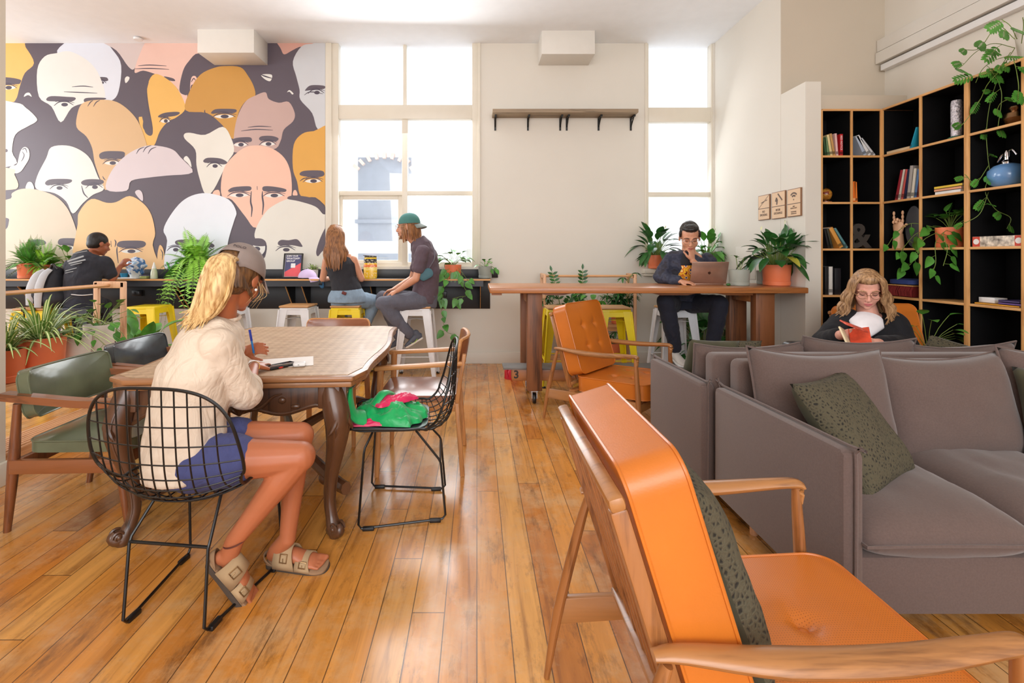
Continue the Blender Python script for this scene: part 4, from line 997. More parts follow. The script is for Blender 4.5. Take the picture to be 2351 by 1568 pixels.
# ------------------------------------------------------------------ sofas
def pillow(m, A, Bh, T, mtx, sag=0.05, N=20, corner=0.10, seed=0):
    """soft pillow, pinched corners"""
    W = N+1; top = []; bot = []
    for i in range(W):
        for j in range(W):
            u, v = -1+2*i/N, -1+2*j/N
            x = u*A*(1-corner*(1-v*v)*abs(u)**2); y = v*Bh*(1-corner*(1-u*u)*abs(v)**2)-(sag*Bh*(1-u*u) if v > 0 else 0)*v
            h = T/2*((1-u**4)*(1-v**4))**0.55
            nz = noise.noise(V((u*1.7+seed, v*1.7, seed*1.3)))*0.1*T+noise.noise(V((u*5+seed, v*5, 3)))*0.05*T
            top.append((x, y, h+nz*(1-u*u)*(1-v*v))); bot.append((x, y, -h+nz*(1-u*u)*(1-v*v)))
    n0 = W*W; fs = []
    for i in range(N):
        for j in range(N):
            a = i*W+j; fs.append((a, a+W, a+W+1, a+1)); fs.append((n0+a, n0+a+1, n0+a+W+1, n0+a+W))
    m.add(top+bot, fs, mtx)
    ring = [i*W for i in range(W)]+[N*W+j for j in range(1, W)]+[i*W+N for i in range(N-1, -1, -1)]+[j for j in range(N-1, 0, -1)]
    return [mtx @ V(top[i]) for i in ring]
def weld(o, d=0.0005):
    w = o.modifiers.new('weld', 'WELD'); w.merge_threshold = d; return o
def sofa(label, loc, rz, L=1.86, D=0.84, az=0.66, cz=0.0):
    """faces local -y; left arm outer face at x=0, back at y=0"""
    t = thing('sofa', label, 'sofa', loc, rz)
    m = MB(); m.box((0.06, -D+0.02, 0.125), (L-0.06, -0.06, 0.32), 0.02); part('base', m, 'sofa', t)
    m = MB(); m.box((0.07, -0.12, 0.125), (L-0.07, -0.0, 0.80), 0.035, seg=4); part('back', m, 'sofa', t)
    for x in (0.0, L-0.075):
        m = MB(); mt = basis(V((x, 0, 0)), -Y_, Z_, -X_)
        prof = [(0.0, 0.125), (D, 0.125), (D, az), (D-0.02, az+0.015), (0.02, 0.655), (0.0, 0.64)]
        m.prism(prof, 0.07, basis(V((x+0.0375, 0, 0)), -Y_, Z_, -X_), 0.016)
        am = part('arm', m, 'sofa', t)
        p = MB(); p.tube([(x+0.0375, -0.0, 0.13), (x+0.0375, 0.004, 0.645), (x+0.0375, -0.02, 0.662), (x+0.0375, -D+0.02, az+0.023), (x+0.0375, -D-0.006, az+0.008), (x+0.0375, -D-0.008, 0.4), (x+0.0375, -D-0.004, 0.13)], 0.0055, 6, 3); part('piping', p, 'sofa', am)
    n = 3; w = (L-0.15)/n
    for k in range(n):
        cx = 0.075+w*(k+0.5)
        m = MB(); rg = pillow(m, w/2+0.01, (D-0.09)/2, 0.21, MX((cx, -D/2-0.065, 0.375)), sag=0.0, corner=0.02, seed=k+2)
        o = weld(part('seat_cushion', m, 'sofa', t))
        q = MB(); q.tube([p+V((0, 0, -0.03)) for p in rg] if False else rg, 0.0055, 6, closed=True); part('piping', q, 'sofa', o)
        m = MB(); tl = -0.26
        mt = Matrix.Translation(V((cx, -0.245+0.02*(k % 2), 0.655+cz-0.025*(k == 1 and cz == 0)+(0.03 if (k == 1 and cz) else 0)))) @ Euler((PI/2+tl, 0.02*(-1)**k, 0)).to_matrix().to_4x4()
        rg = pillow(m, w/2+0.02, 0.235, 0.19, mt, sag=0.12, corner=0.04, seed=k*3+1)
        o = weld(part('back_cushion', m, 'sofa', t))
        q = MB(); q.tube(rg, 0.0055, 6, closed=True); part('piping', q, 'sofa', o)
    for (x, y) in ((0.12, -0.14), (L-0.12, -0.14), (0.12, -D+0.14), (L-0.12, -D+0.14)):
        m = MB(); m.tube([(x, y, 0.0), (x, y, 0.13)], [0.017, 0.022], 12); part('leg', m, 'pine_z', t)
    return t
sofa('grey mauve sofa in front, facing the camera', (1.175, 2.38, 0), 0.0)
sofa('grey mauve sofa behind, its back against the front sofa', (1.13+1.86, 2.42, 0), math.pi, D=0.72, az=0.62, cz=-0.05)

# scatter cushions
def knit_mat():
    t = NT('olive_crochet'); b = t.b; b.inputs['Roughness'].default_value = 0.9
    tc = t.add('ShaderNodeTexCoord')
    v = t.add('ShaderNodeTexVoronoi', feature='DISTANCE_TO_EDGE', i_Vector=t.add('ShaderNodeMapping', i_Vector=tc.outputs['Object'], i_Scale=(1, 0.55, 1)).outputs[0], i_Scale=84.0)
    n = t.add('ShaderNodeTexNoise', i_Vector=tc.outputs['Object'], i_Scale=260.0)
    f = t.math('GREATER_THAN', v.outputs[0], 0.11)
    t.link(t.mix(t.ramp(v.outputs[0], [(0.16, (0, 0, 0, 1)), (0.36, (1, 1, 1, 1))]), lin((80, 74, 56)), lin((30, 28, 22))), b.inputs['Base Color'])
    t.bump(t.math('ADD', t.math('MULTIPLY', n.outputs[0], 0.3), t.math('SUBTRACT', 0.5, v.outputs[0])), 0.9, 0.006); return t.m
M['knit'] = knit_mat(); cmat('olive_velvet', (70, 68, 48), 0.95, sheen=0.1, var=0.12, bump=0.3, bscale=14, bdist=0.01); cmat('olive_backing', (60, 58, 42), 0.95)
def cushion(label, loc, rot, A=0.22, T=0.13, material='knit', backing='olive_backing', seed=1, corner=0.07):
    t = thing('scatter_cushion', label, 'cushion', loc, 0)
    m = MB(); pillow(m, A, A, T, Euler(rot).to_matrix().to_4x4(), sag=0.0, corner=corner, seed=seed)
    half = len(m.f)//2
    for i in range(len(m.f)): m.mi[i] = 0 if i % 2 == 0 else 1
    weld(part('cover', m, [material, backing], t)); return t
cushion('dark olive crochet cushion leaning in the left corner of the front sofa', (1.48, 1.885, 0.62), (PI/2-0.62, 0.0, 0.55), 0.22, 0.14)
bpy.context.view_layer.update()
cushion('dark olive crochet cushion propped on the foreground orange chair', (0.505, 1.16, 0.625), (0, PI/2-0.36, 0), 0.225, 0.15, seed=3)
cushion('olive velvet cushion at the left end of the rear sofa', (1.385, 2.86, 0.66), (PI/2+0.3, 0.05, 0.1), 0.155, 0.12, 'olive_velvet', 'olive_velvet', seed=4)
cushion('olive crochet cushion lying on the rear sofa beyond its left back cushion', (1.62, 3.0, 0.645), (PI/2+0.3, 0.0, 0.0), 0.14, 0.13, seed=5)
cushion('pale olive patterned cushion near the right end of the rear sofa', (2.84, 2.90, 0.68), (PI/2+0.4, 0.3, -0.5), 0.125, 0.12, 'knit', 'olive_velvet', seed=6)
cushion('dark green cushion at the right edge of the front sofa', (2.52, 1.98, 0.62), (PI/2-0.3, 0, -0.5), 0.2, 0.14, 'olive_velvet', 'olive_velvet', seed=7)

# ------------------------------------------------------------------ bookshelf
SF = 4.22; SX = 3.564; ST = 2.589; SH = 0.4104; TH_ = 0.018
t = thing('corner_bookshelf', 'tall plywood cube bookshelf with black backs filling the corner', 'bookshelf', (SX, SF, 0))
m = MB(); m.box((3.03, 4.515, 0.03), (3.85, 4.535, ST)); m.box((3.835, 2.0, 0.03), (3.855, 4.515, ST)); part('back_panel', m, 'black_back', t, world=True)
rows = [ST-SH*i for i in range(7)]
m = MB()
for x in (3.03, 3.295, 3.556): m.box((x, SF+0.001, 0.03), (x+TH_, 4.515, ST), 0.001)
part('upright', m, 'ply', t, world=True)
ys = [4.22, 3.855, 3.4905, 3.13, 2.77, 2.41, 2.05]
for i, y in enumerate(ys):
    m = MB(); w = 0.034 if i in (2, 4) else TH_
    m.box((SX, y-w/2, 0.03), (3.835, y+w/2, ST), 0.001); part('upright', m, 'ply', t, world=True)
for z in rows:
    m = MB(); zz = max(z, 0.14)
    m.box((3.03+TH_, SF+0.002, z-TH_/2), (SX, 4.515, z+TH_/2), 0.001); part('shelf', m, 'ply_x', t, world=True)
    m = MB(); m.box((SX+0.002, 2.0, z-TH_/2), (3.835, 4.22, z+TH_/2), 0.001); part('shelf', m, 'pine_y', t, world=True)
# black lining on inner faces
m = MB()
for x in (3.03+TH_, 3.295-0.001, 3.295+TH_, 3.556-0.001): m.box((x, SF+0.012, 0.04), (x+0.001, 4.514, ST-0.01))
for i, y in enumerate(ys):
    w = 0.034 if i in (2, 4) else TH_
    for s in (-1, 1): m.box((SX+0.012, y+s*(w/2+0.0005)-0.0004, 0.04), (3.834, y+s*(w/2+0.0005)+0.0004, ST-0.01))
for z in rows:
    m.box((3.05, SF+0.012, z-TH_/2-0.001), (SX-0.01, 4.514, z-TH_/2)); m.box((SX+0.012, 2.05, z-TH_/2-0.001), (3.834, 4.2, z-TH_/2))
part('black_lining', m, 'black_back', t, world=True)
SHELF = t

# ------------------------------------------------------------------ plant stands on castors
def plant_stand(label, loc, rz, L, W=0.25):
    """long axis local x, ends inverted-U frames, dowel between"""
    t = thing('plant_stand', label, 'plant stand', loc, rz)
    for s in (-1, 1):
        m = MB(); x = s*(L/2-0.012)
        for y in (-W/2+0.02, W/2-0.02): m.box((x-0.016, y-0.02, 0.0), (x+0.016, y+0.02, 1.1), 0.008)
        m.box((x-0.016, -W/2+0.001, 1.045), (x+0.016, W/2-0.001, 1.1), 0.01); part('end_frame', m, 'pine_z', t)
    m = MB(); m.tube([(-L/2, 0, 1.07), (L/2, 0, 1.07)], 0.014, 12); part('rail', m, 'pine_x', t)
    for z in (0.13, 0.52):
        m = MB()
        for y in (-W/2+0.012, W/2-0.012): m.box((-L/2, y-0.011, z-0.06), (L/2, y+0.011, z), 0.004)
        for k in range(7):
            y = -W/2+0.035+k*(W-0.07)/6; m.box((-L/2+0.02, y-0.011, z-0.012), (L/2-0.02, y+0.011, z+0.006), 0.003)
        part('slatted_shelf', m, 'pine_x', t)
    return t
plant_stand('pale timber plant stand at far left, full of spider plants', (-2.915, 3.30, 0), PI/2, 1.04)
plant_stand('pale timber plant stand against the back wall behind the long table', (1.27, 5.52, 0), 0, 1.04, 0.3)
# ------------------------------------------------------------------ signs on the right wall
def sign(label, y0, y1, z0, z1, kind):
    yc, zc = (y0+y1)/2, (z0+z1)/2; w, h = abs(y1-y0), z1-z0
    t = thing('wall_sign', label, 'sign', (XR, yc, z0))
    F = basis(V((XR-0.016, yc, zc)), -Y_, Z_, -X_)    # sign plane: x towards camera, z out into the room
    m = MB(); m.box((XR-0.014, yc-w/2, z0), (XR-0.001, yc+w/2, z1), 0.001); part('board', m, cmat('sign_edge', (132, 92, 62), 0.5), t, world=True)
    m = MB(); m.box((XR-0.0152, yc-w/2+0.006, z0+0.006), (XR-0.014, yc+w/2-0.006, z1-0.006)); part('face', m, cmat('sign_face', (226, 192, 156), 0.55, var=0.03), t, world=True)
    ink = cmat('sign_ink', (104, 84, 74), 0.6)
    zs = zc+0.0-h*0.04
    m = MB(); m.box((XR-0.0165, yc-w/2+0.003, zs-0.003), (XR-0.0150, yc+w/2-0.003, zs+0.003)); part('divider', m, ink, t, world=True)
    m = MB()
    def q(a, b, wd): m.bar(F @ V((a[0]*w, a[1]*h, 0)), F @ V((b[0]*w, b[1]*h, 0)), wd, 0.001, hint=X_)
    if kind == 0:
        q((-0.47, -0.03), (0.47, 0.47), 0.004); q((-0.22, 0.19), (0.08, 0.24), 0.008); q((0.14, 0.25), (0.3, 0.28), 0.008)
        text('lettering', 'NO\nSMOKING', h*0.13, F @ Matrix.Translation((0, -h*0.24, 0.0005)), ink, t, wid=0.85)
    elif kind == 1:
        q((-0.02, 0.42), (0.3, 0.16), 0.014); q((-0.1, 0.28), (-0.18, 0.14), 0.022); q((-0.06, 0.22), (-0.1, 0.02), 0.018)
        text('lettering', 'BOOK\nEXCHANGE', h*0.12, F @ Matrix.Translation((0, -h*0.24, 0.0005)), ink, t, wid=0.78)
    else:
        for r in (0.28, 0.15):
            for k in range(8):
                a0_, a1_ = PI*(0.22+0.56*k/8), PI*(0.22+0.56*(k+1)/8)
                m.bar(F @ V((math.cos(a0_)*r*w, (0.14*h)+math.sin(a0_)*r*w, 0)), F @ V((math.cos(a1_)*r*w, (0.14*h)+math.sin(a1_)*r*w, 0)), 0.014, 0.001, hint=X_)
        q((0, 0.08), (0, 0.13), 0.01)
        text('lettering', 'WIFI\nSELINA GUEST', h*0.06, F @ Matrix.Translation((0, -h*0.17, 0.0005)), ink, t, wid=0.9)
        text('lettering', 'PASSWORD:\nselinathewave', h*0.06, F @ Matrix.Translation((0, -h*0.36, 0.0005)), ink, t, wid=0.9)
    part('pictogram', m, ink, t, world=True)
def yat(px): return XR*FPX/(px-CX)
def zat(px, py): return CAMH-(py-CY)*yat(px)/FPX
sign('wooden no smoking sign, leftmost of the three wall signs', yat(1744), yat(1770), zat(1756, 505), zat(1756, 448), 0)
sign('wooden book exchange sign, middle of the three wall signs', yat(1775), yat(1806), zat(1789, 502), zat(1789, 440), 1)
sign('wooden sign with the wifi symbol, rightmost of the three wall signs', yat(1811), yat(1842), zat(1826, 497), zat(1826, 433), 2)
m = MB(); m.box((XR-0.006, yat(1735), zat(1710, 640)), (XR, yat(1690), zat(1712, 566)), 0.002); single('access_panel', m, 'wall', 'flush white access panel on the right wall behind the long table pots', 'panel')

# ------------------------------------------------------------------ books
def book(label, loc, w, h, d, col, rot=0.0, frame='front', lie=False, col2=None, group='books on the corner bookshelf', title=None, tcol=None):
    """w thickness, h height, d depth; spine faces the room. frame front: spine looks to -y; side: spine looks to -x. rot leans it."""
    t = thing('book', label, 'book', loc, 0 if frame == 'front' else -PI/2, group)
    R = Matrix.Rotation(rot, 4, 'Y') if not lie else Matrix.Rotation(PI/2, 4, 'Y')
    m = MB(); c = 0.0016
    m.box((0, 0, 0), (c, d, h), 0, R); m.box((w-c, 0, 0), (w, d, h), 0, R); m.box((0, 0, 0), (w, c, h), 0.0004, R); m.cur = 1
    m.box((0, -0.0006, h*0.08), (w, 0.0, h*0.2), 0, R)
    name = 'book_cover_%d_%d_%d' % tuple(col); name2 = 'book_cover_%d_%d_%d' % tuple(col2 or tuple(int(x*0.6) for x in col))
    part('cover', m, [cmat(name, col, 0.4, var=0.03), cmat(name2, col2 or tuple(int(x*0.6) for x in col), 0.4, var=0.03)], t)
    m = MB(); m.box((c, c, 0.003), (w-c, d-0.003, h-0.003), 0, R); part('pages', m, 'paper', t)
    if title:
        F = Matrix.Translation(V(loc)) @ (Matrix.Rotation(-PI/2, 4, 'Z') if frame != 'front' else Matrix.Identity(4)) @ R @ basis(V((w/2, -0.0008, h*0.6)), V((0, 0, -1)), V((1, 0, 0)), V((0, -1, 0)))
        text('title', title, w*0.8, F, tcol or 'white', t)
    return t
def fx(px): return (px-CX)*4.25/FPX          # a column of the frontal unit
def fz(py): return CAMH-(py-CY)*4.25/FPX
zr = [ST-SH*i+TH_/2+0.0005 for i in range(7)]
def row_books(specs, y0, z, frame, fixed):
    for s in specs: pass
# frontal unit
FY = 4.25
for lab, px, w, h, col, rot, ti in [
    ('dark green book, first of the leaning row on the top left shelf', 1894, 0.022, 0.165, (46, 82, 50), -0.1, None), ('green and cream leaning book on the top left shelf', 1900, 0.022, 0.17, (110, 140, 96), -0.16, None),
    ('cream leaning book on the top left shelf', 1906, 0.024, 0.19, (226, 206, 150), -0.17, None), ('tan leaning book on the top left shelf', 1913, 0.022, 0.20, (196, 150, 92), -0.17, None),
    ('red spined book with white lettering on the top left shelf', 1928, 0.028, 0.195, (196, 34, 40), 0.0, 'RED NOTICE'), ('pink and white book beside the red one on the top left shelf', 1920, 0.02, 0.20, (232, 190, 186), -0.08, None)]:
    book(lab, (fx(px), FY, zr[1]), w, h, 0.13, col, rot, title=ti)
for lab, px, w, h, col, rot in [('pale blue leaning book on the second top shelf', 1983, 0.03, 0.185, (176, 188, 206), -0.42), ('white leaning paperback on the second top shelf', 1994, 0.028, 0.205, (226, 226, 226), -0.55), ('grey white paperback leaning furthest on the second top shelf', 2006, 0.02, 0.19, (206, 208, 212), -0.66)]:
    book(lab, (fx(px), FY, zr[1]), w, h, 0.13, col, rot)
book('orange book standing alone', (fx(1958), FY, zr[2]), 0.024, 0.185, 0.12, (228, 112, 34), 0.0, col2=(240, 170, 110)); 
book('orange spined book leaning against its neighbour in the second column', (fx(1964), FY, zr[2]), 0.02, 0.18, 0.12, (236, 130, 50), -0.04)
for lab, px, w, h, col, rot in [('black leaning book on the third left shelf', 1901, 0.018, 0.17, (30, 30, 34), -0.2), ('dark leaning book on the third left shelf', 1909, 0.018, 0.18, (60, 60, 50), -0.25), ('golden orange leaning book on the third left shelf', 1928, 0.036, 0.20, (214, 150, 70), -0.5), ('blue green book leaning on top of the orange one, third left shelf', 1943, 0.02, 0.205, (90, 136, 140), -0.56)]:
    book(lab, (fx(px), FY, zr[3]), w, h, 0.13, col, rot)
for lab, px, w, h, col, ti in [('black book on the fourth left shelf', 1894, 0.03, 0.25, (34, 34, 36), None), ('white spined book between two black ones on the fourth left shelf', 1903, 0.034, 0.25, (216, 212, 206), None), ('thick black novel with silver lettering on the fourth left shelf', 1916, 0.056, 0.235, (32, 30, 36), None)]:
    book(lab, (fx(px), FY, zr[4]), w, h, 0.15, col, 0.0, title=ti, tcol='grey_pot')
# side unit: local x of book runs towards the camera (-y)
def sy(px): return SX*FPX/(px-CX)
for lab, px, w, h, col, rot in [('white and maroon leaning book, first of the side row', 2046, 0.026, 0.26, (150, 40, 52), 0.22), ('cream leaning book, second of the side row', 2053, 0.018, 0.26, (222, 214, 200), 0.2), ('red and white leaning book in the side row', 2060, 0.02, 0.255, (200, 90, 84), 0.18),
    ('navy leaning book in the side row', 2066, 0.02, 0.25, (40, 46, 78), 0.16), ('tall grey book lettered AND in the side row', 2073, 0.03, 0.275, (176, 170, 164), 0.12), ('white book with a yellow corner in the side row', 2082, 0.026, 0.245, (226, 222, 206), 0.12), ('blue and orange paperback in the side row', 2090, 0.022, 0.235, (90, 128, 176), 0.13), ('dark red book at the end of the side row', 2096, 0.028, 0.25, (120, 44, 48), 0.13)]:
    book(lab, (SX+0.03, sy(px), zr[2]), w, h, 0.18, col, rot, 'side')
book('bright blue book leaning against the divider on the top side shelf', (SX+0.005, sy(2087), zr[1]), 0.012, 0.17, 0.16, (40, 160, 190), 0.33, 'side')
def flatbook(lab, px0, px1, z, h, col, col2=None, dep=0.14, x=0.03):
    y0, y1 = sy(px0), sy(px1)
    t = thing('book', lab, 'book', (SX+x, (y0+y1)/2, z), 0, 'books on the corner bookshelf'); L = abs(y0-y1)/2
    m = MB(); m.box((0, -L, 0), (0.002, L, h)); m.box((0, -L, 0), (dep, L, 0.002)); m.box((0, -L, h-0.002), (dep, L, h))
    n1 = 'flat_cover_%d_%d_%d' % col; part('cover', m, cmat(n1, col, 0.4), t)
    m = MB(); m.box((0.002, -L+0.002, 0.002), (dep-0.002, L-0.002, h-0.002)); part('pages', m, 'paper', t)
    return t
flatbook('cream paperback lying flat on the top side shelf', 2028, 2080, zr[1], 0.028, (222, 196, 158))
flatbook('white book at the bottom of the flat pile of three', 2138, 2196, zr[2], 0.024, (228, 228, 226))
flatbook('white and orange book in the middle of the flat pile of three', 2136, 2198, zr[2]+0.025, 0.02, (226, 160, 120))
flatbook('yellow and red book on top of the flat pile of three', 2136, 2200, zr[2]+0.046, 0.02, (232, 196, 60))
# shelf ornaments
t = thing('desk_globe', 'small antique style desk globe on a timber base', 'globe', (fx(1908), 4.32, zr[2]))
m = MB(); m.lathe([(0.05, 0), (0.05, 0.012), (0.012, 0.02), (0.008, 0.03)], 20); part('base', m, 'walnut_x', t)
gm = NT('globe_map'); gm.b.inputs['Roughness'].default_value = 0.3
gtc = gm.add('ShaderNodeTexCoord'); gn = gm.add('ShaderNodeTexNoise', i_Vector=gtc.outputs['Object'], i_Scale=22.0, i_Detail=4.0)
gm.link(gm.ramp(gn.outputs[0], [(0.46, lin((150, 96, 34))), (0.5, lin((190, 140, 50))), (0.58, lin((120, 44, 24)))]), gm.b.inputs['Base Color']); M['globe'] = gm.m
m = MB(); m.sph((0, 0, 0.078), 0.052, nu=24, nv=16); part('ball', m, 'globe', t)
m = MB(); m.tube([(0.058*math.cos(a), 0, 0.078+0.058*math.sin(a)) for a in [-1.7+k*0.22 for k in range(16)]], 0.003, 6); part('meridian_arm', m, cmat('brass', (176, 136, 70), 0.3, metal=1.0), t)
text('ornament', '&', 0.30, basis(V((fx(1980), 4.30, zr[3]+0.105)), X_, Z_, -Y_), cmat('pewter', (92, 88, 84), 0.45, metal=0.7), None, extrude=0.02, bold=0.008)
amp = [o for o in bpy.data.objects if o.name.startswith('ornament')][0]; amp.name = 'ampersand_ornament'; tag(amp, 'large pewter grey ampersand standing on the shelf', 'ornament')
t = thing('wooden_hand', 'jointed pale wooden hand with raised index and little finger', 'ornament', (SX+0.06, 4.12, zr[3]))
m = MB(); m.lathe([(0.042, 0), (0.04, 0.03), (0.034, 0.1), (0.032, 0.125)], 16); part('wrist_base', m, 'pine_z', t)
m = MB(); m.etube([((0, 0, 0.12), 0.03, 0.02), ((0, 0, 0.16), 0.045, 0.022), ((0, 0, 0.2), 0.05, 0.021), ((0, 0, 0.225), 0.044, 0.016)], Y_, 16); part('palm', m, 'pine_z', t)
for k, (yy, up) in enumerate(((0.038, 1), (0.013, 0), (-0.013, 0), (-0.036, 1))):
    m = MB()
    if up:
        for z in (0.22, 0.255, 0.29): m.sph((0, yy*1.15, z+0.012), (0.0095, 0.0095, 0.02), nu=10)
    else:
        for q in ((0, 0.236), (-0.02, 0.246), (-0.03, 0.225)): m.sph((q[0], yy, q[1]), (0.011, 0.0105, 0.015), nu=10)
    part('finger', m, 'pine_z', t)
m = MB()
for k in range(3): m.sph((-0.005, -0.045-0.018*k, 0.175+0.012*k), (0.009, 0.014, 0.011), nu=10)
part('thumb', m, 'pine_z', t)
m = MB(); out = []
for i in range(24):
    a = 2*PI*i/24; out.append((0.07*math.cos(a), 0.18*math.sin(a)*(1 if math.sin(a) > 0 else 0.95)))
m.prism(out, 0.012, basis(V((SX+0.1, 4.015, zr[3]+0.175)), V((0.15, -0.99, 0)).normalized(), Z_, V((-0.99, -0.15, 0)).normalized()), 0.003)
single('grey_oval_tray', m, cmat('slate_grey', (66, 68, 74), 0.5), 'dark grey oval tray standing upright beside the wooden hand', 'tray')
t = thing('shelf_pouffe', 'folded blue cushion on a red fringed mat, fourth side shelf', 'cushion', (SX+0.13, 4.065, zr[4]))
m = MB(); m.pad(0.11, 0.125, 0.055, MX((0, 0, 0.125)), r=0.05, N=12, edge=0.6); part('blue_cushion', m, cmat('royal_blue_velvet', (44, 62, 120), 0.85), t)
m = MB(); m.box((-0.11, -0.125, 0.09), (0.11, 0.125, 0.1), 0.003); part('rim', m, 'ply_x', t)
m = MB(); m.box((-0.1, -0.12, 0.0), (0.1, 0.12, 0.09), 0.01)
for k in range(70): y = rnd(-0.125, 0.125); m.tube([(-0.1, y, 0.085), (-0.118+rnd(-.006, .006), y+rnd(-.005, .005), 0.05), (-0.112, y+rnd(-.008, .008), 0.008)], 0.005, 5)
part('red_fringe', m, cmat('dark_red_wool', (112, 24, 22), 0.95), t)
t = thing('glass_vase', 'tall textured silvery glass vase on the top side shelf', 'vase', (SX+0.1, 3.66, zr[1]))
m = MB(); m.lathe([(0.032, 0.02), (0.034, 0.1), (0.034, 0.28), (0.03, 0.30), (0.026, 0.3)], 20); part('body', m, mat('bark_glass', (216, 212, 220), 0.12, 0.4, var=0.25, vscale=60, bump=1.0, bscale=80, bdist=0.01), t)
m = MB(); m.lathe([(0.05, 0), (0.06, 0.006), (0.05, 0.02), (0.03, 0.03)], 20); part('base', m, cmat('green_glass', (60, 110, 90), 0.1), t)
t = thing('bronze_vase', 'round bronze vase at the upper right of the bookshelf', 'vase', (SX+0.14, 3.29, zr[1]))
m = MB(); m.lathe([(0.02, 0), (0.05, 0.02), (0.068, 0.06), (0.055, 0.095), (0.03, 0.11), (0.04, 0.13), (0.036, 0.14)], 24); part('body', m, cmat('bronze', (150, 116, 84), 0.25, metal=1.0, var=0.3), t)
t = thing('soda_siphon', 'round blue soda siphon with a chrome head', 'siphon', (SX+0.14, 3.345, zr[2]))
m = MB(); m.lathe([(0.045, 0), (0.085, 0.025), (0.105, 0.075), (0.1, 0.12), (0.07, 0.155), (0.03, 0.17)], 28); part('body', m, cmat('cornflower_enamel', (104, 150, 202), 0.2, coat=0.5), t)
m = MB(); m.lathe([(0.032, 0.165), (0.034, 0.18), (0.018, 0.195), (0.02, 0.24), (0.012, 0.26)], 16); m.tube([(0, 0, 0.235), (0, 0.03, 0.235), (0, 0.062, 0.19)], [0.012, 0.012, 0.008], 10, 3); m.tube([(0, 0, 0.25), (0, -0.03, 0.26), (0, -0.06, 0.22)], 0.006, 8, 3); part('chrome_head', m, 'chrome', t)
t = thing('puzzle_box', 'long illustrated puzzle box lying on the side shelf', 'box', (SX+0.02, (sy(2226)+sy(2343))/2, zr[3]))
L = abs(sy(2226)-sy(2343))/2
m = MB(); m.box((0, -L, 0), (0.2, L, 0.072), 0.001); part('box', m, cmat('puzzle_art', (206, 186, 170), 0.5, var=0.5, vscale=30), t)
for q in (-1, 1):
    m = MB(); m.box((-0.001, q*L*0.99-(0.05 if q > 0 else 0), 0.001), (0.0, q*L*0.99+(0 if q > 0 else 0.05), 0.071)); m.cur = 1; m.lathe([(0.02, 0), (0.02, 0.001)], 16, basis(V((-0.001, q*(L-0.028), 0.036)), Y_, Z_, -X_)); part('end_label', m, [cmat('label_red', (196, 66, 44), 0.5), 'paper'], t)
m = MB(); m.prism([(0, 0), (0.08, 0), (0.08, 0.07), (0.06, 0.07), (0.035, 0.02), (0, 0.02)], 0.03, basis(V((SX+0.1, sy(2319), zr[3]+0.075)), -Y_, Z_, -X_)); single('grey_holder', m, 'grey_pot', 'grey plastic holder on top of the puzzle box', 'holder')
t = thing('card_box', 'small white box of cards on the fourth side shelf', 'box', (SX+0.06, (sy(2228)+sy(2264))/2, zr[4]+0.014)); L = abs(sy(2228)-sy(2264))/2
m = MB(); m.box((0, -L, 0), (0.09, L, 0.035), 0.001); part('box', m, 'white', t)
flatbook('thin yellow folder under the card box and discs', 2228, 2330, zr[4], 0.012, (226, 160, 50))
for k in range(2): flatbook(('purple' if k else 'violet and blue')+' disc case '+('on top of the' if k else 'under the')+' other, on the yellow folder', 2282, 2334-k*4, zr[4]+0.013+k*0.016, 0.014, ((110, 84, 150), (84, 70, 120))[k])

# ------------------------------------------------------------------ on the dining table
TZ = TH+0.0015
m = MB(); mt = basis(V((-0.99, 2.42, TZ)), V((0.93, 0.32, 0)).normalized(), V((-0.32, 0.93, 0)).normalized(), Z_)
m.box((-0.155, -0.11, 0), (0.155, 0.11, 0.0012), 0, mt); single('paper_sheet', m, 'paper', 'white sheet of paper the blonde person writes on', 'paper')
t = thing('smartphone', 'black smartphone lying on the dining table', 'phone', (-0.955, 2.335, TZ), 0.95)
m = MB(); m.box((-0.076, -0.037, 0), (0.076, 0.037, 0.011), 0.005, seg=3); part('case', m, 'black', t)
m = MB(); m.box((-0.071, -0.033, 0.011), (0.071, 0.033, 0.0115), 0.0002); part('screen', m, cmat('dark_glass', (44, 50, 54), 0.06), t)
m = MB(); m.box((-0.035, -0.0376, 0.003), (-0.012, -0.0368, 0.008)); m.lathe([(0.005, 0), (0.005, 0.001)], 12, basis(V((-0.024, -0.0374, 0.0055)), X_, Z_, -Y_)); part('red_mark', m, cmat('red_mark', (200, 50, 40), 0.4), t)
t = thing('earbud_case', 'small white rounded earbud case next to the phone', 'earbud case', (-0.868, 2.345, TZ), 0.3)
m = MB(); m.box((-0.03, -0.022, 0), (0.03, 0.022, 0.021), 0.0099, seg=4); part('case', m, 'white', t)
m = MB(); m.sph((-0.004, -0.0222, 0.011), (0.004, 0.0008, 0.002)); part('button', m, 'grey_pot', t)

# ------------------------------------------------------------------ green and pink bag on the wire chair
t = thing('shopping_bag', 'crumpled green and pink nylon bag on the right wire chair', 'bag', (-0.46, 2.46, 0.479))
def cloth_lump(A, Bh, H, seed, mtx):
    m = MB(); N = 40; vs = []; fs = []
    for i in range(N+1):
        for j in range(N+1):
            u, v = -1+2*i/N, -1+2*j/N; r = max(abs(u), abs(v))
            e = (1-r**2.4)
            n = noise.noise(V((u*1.8+seed, v*1.8, 0)))*0.5+noise.noise(V((u*4+seed, v*4.5+2, 1)))*0.35+abs(noise.noise(V((u*9, v*6+seed, 4))))*0.3
            k = 1+0.16*noise.noise(V((u*2, v*2, seed)))
            vs.append((u*A*k*(1-0.12*v*v), v*Bh*k*(1-0.15*u*u), max(0.0, H*e**0.5*(0.55+0.55*n))))
    for i in range(N):
        for j in range(N):
            a = i*(N+1)+j; fs.append((a, a+N+1, a+N+2, a+1))
    m.add(vs, fs, mtx); return m
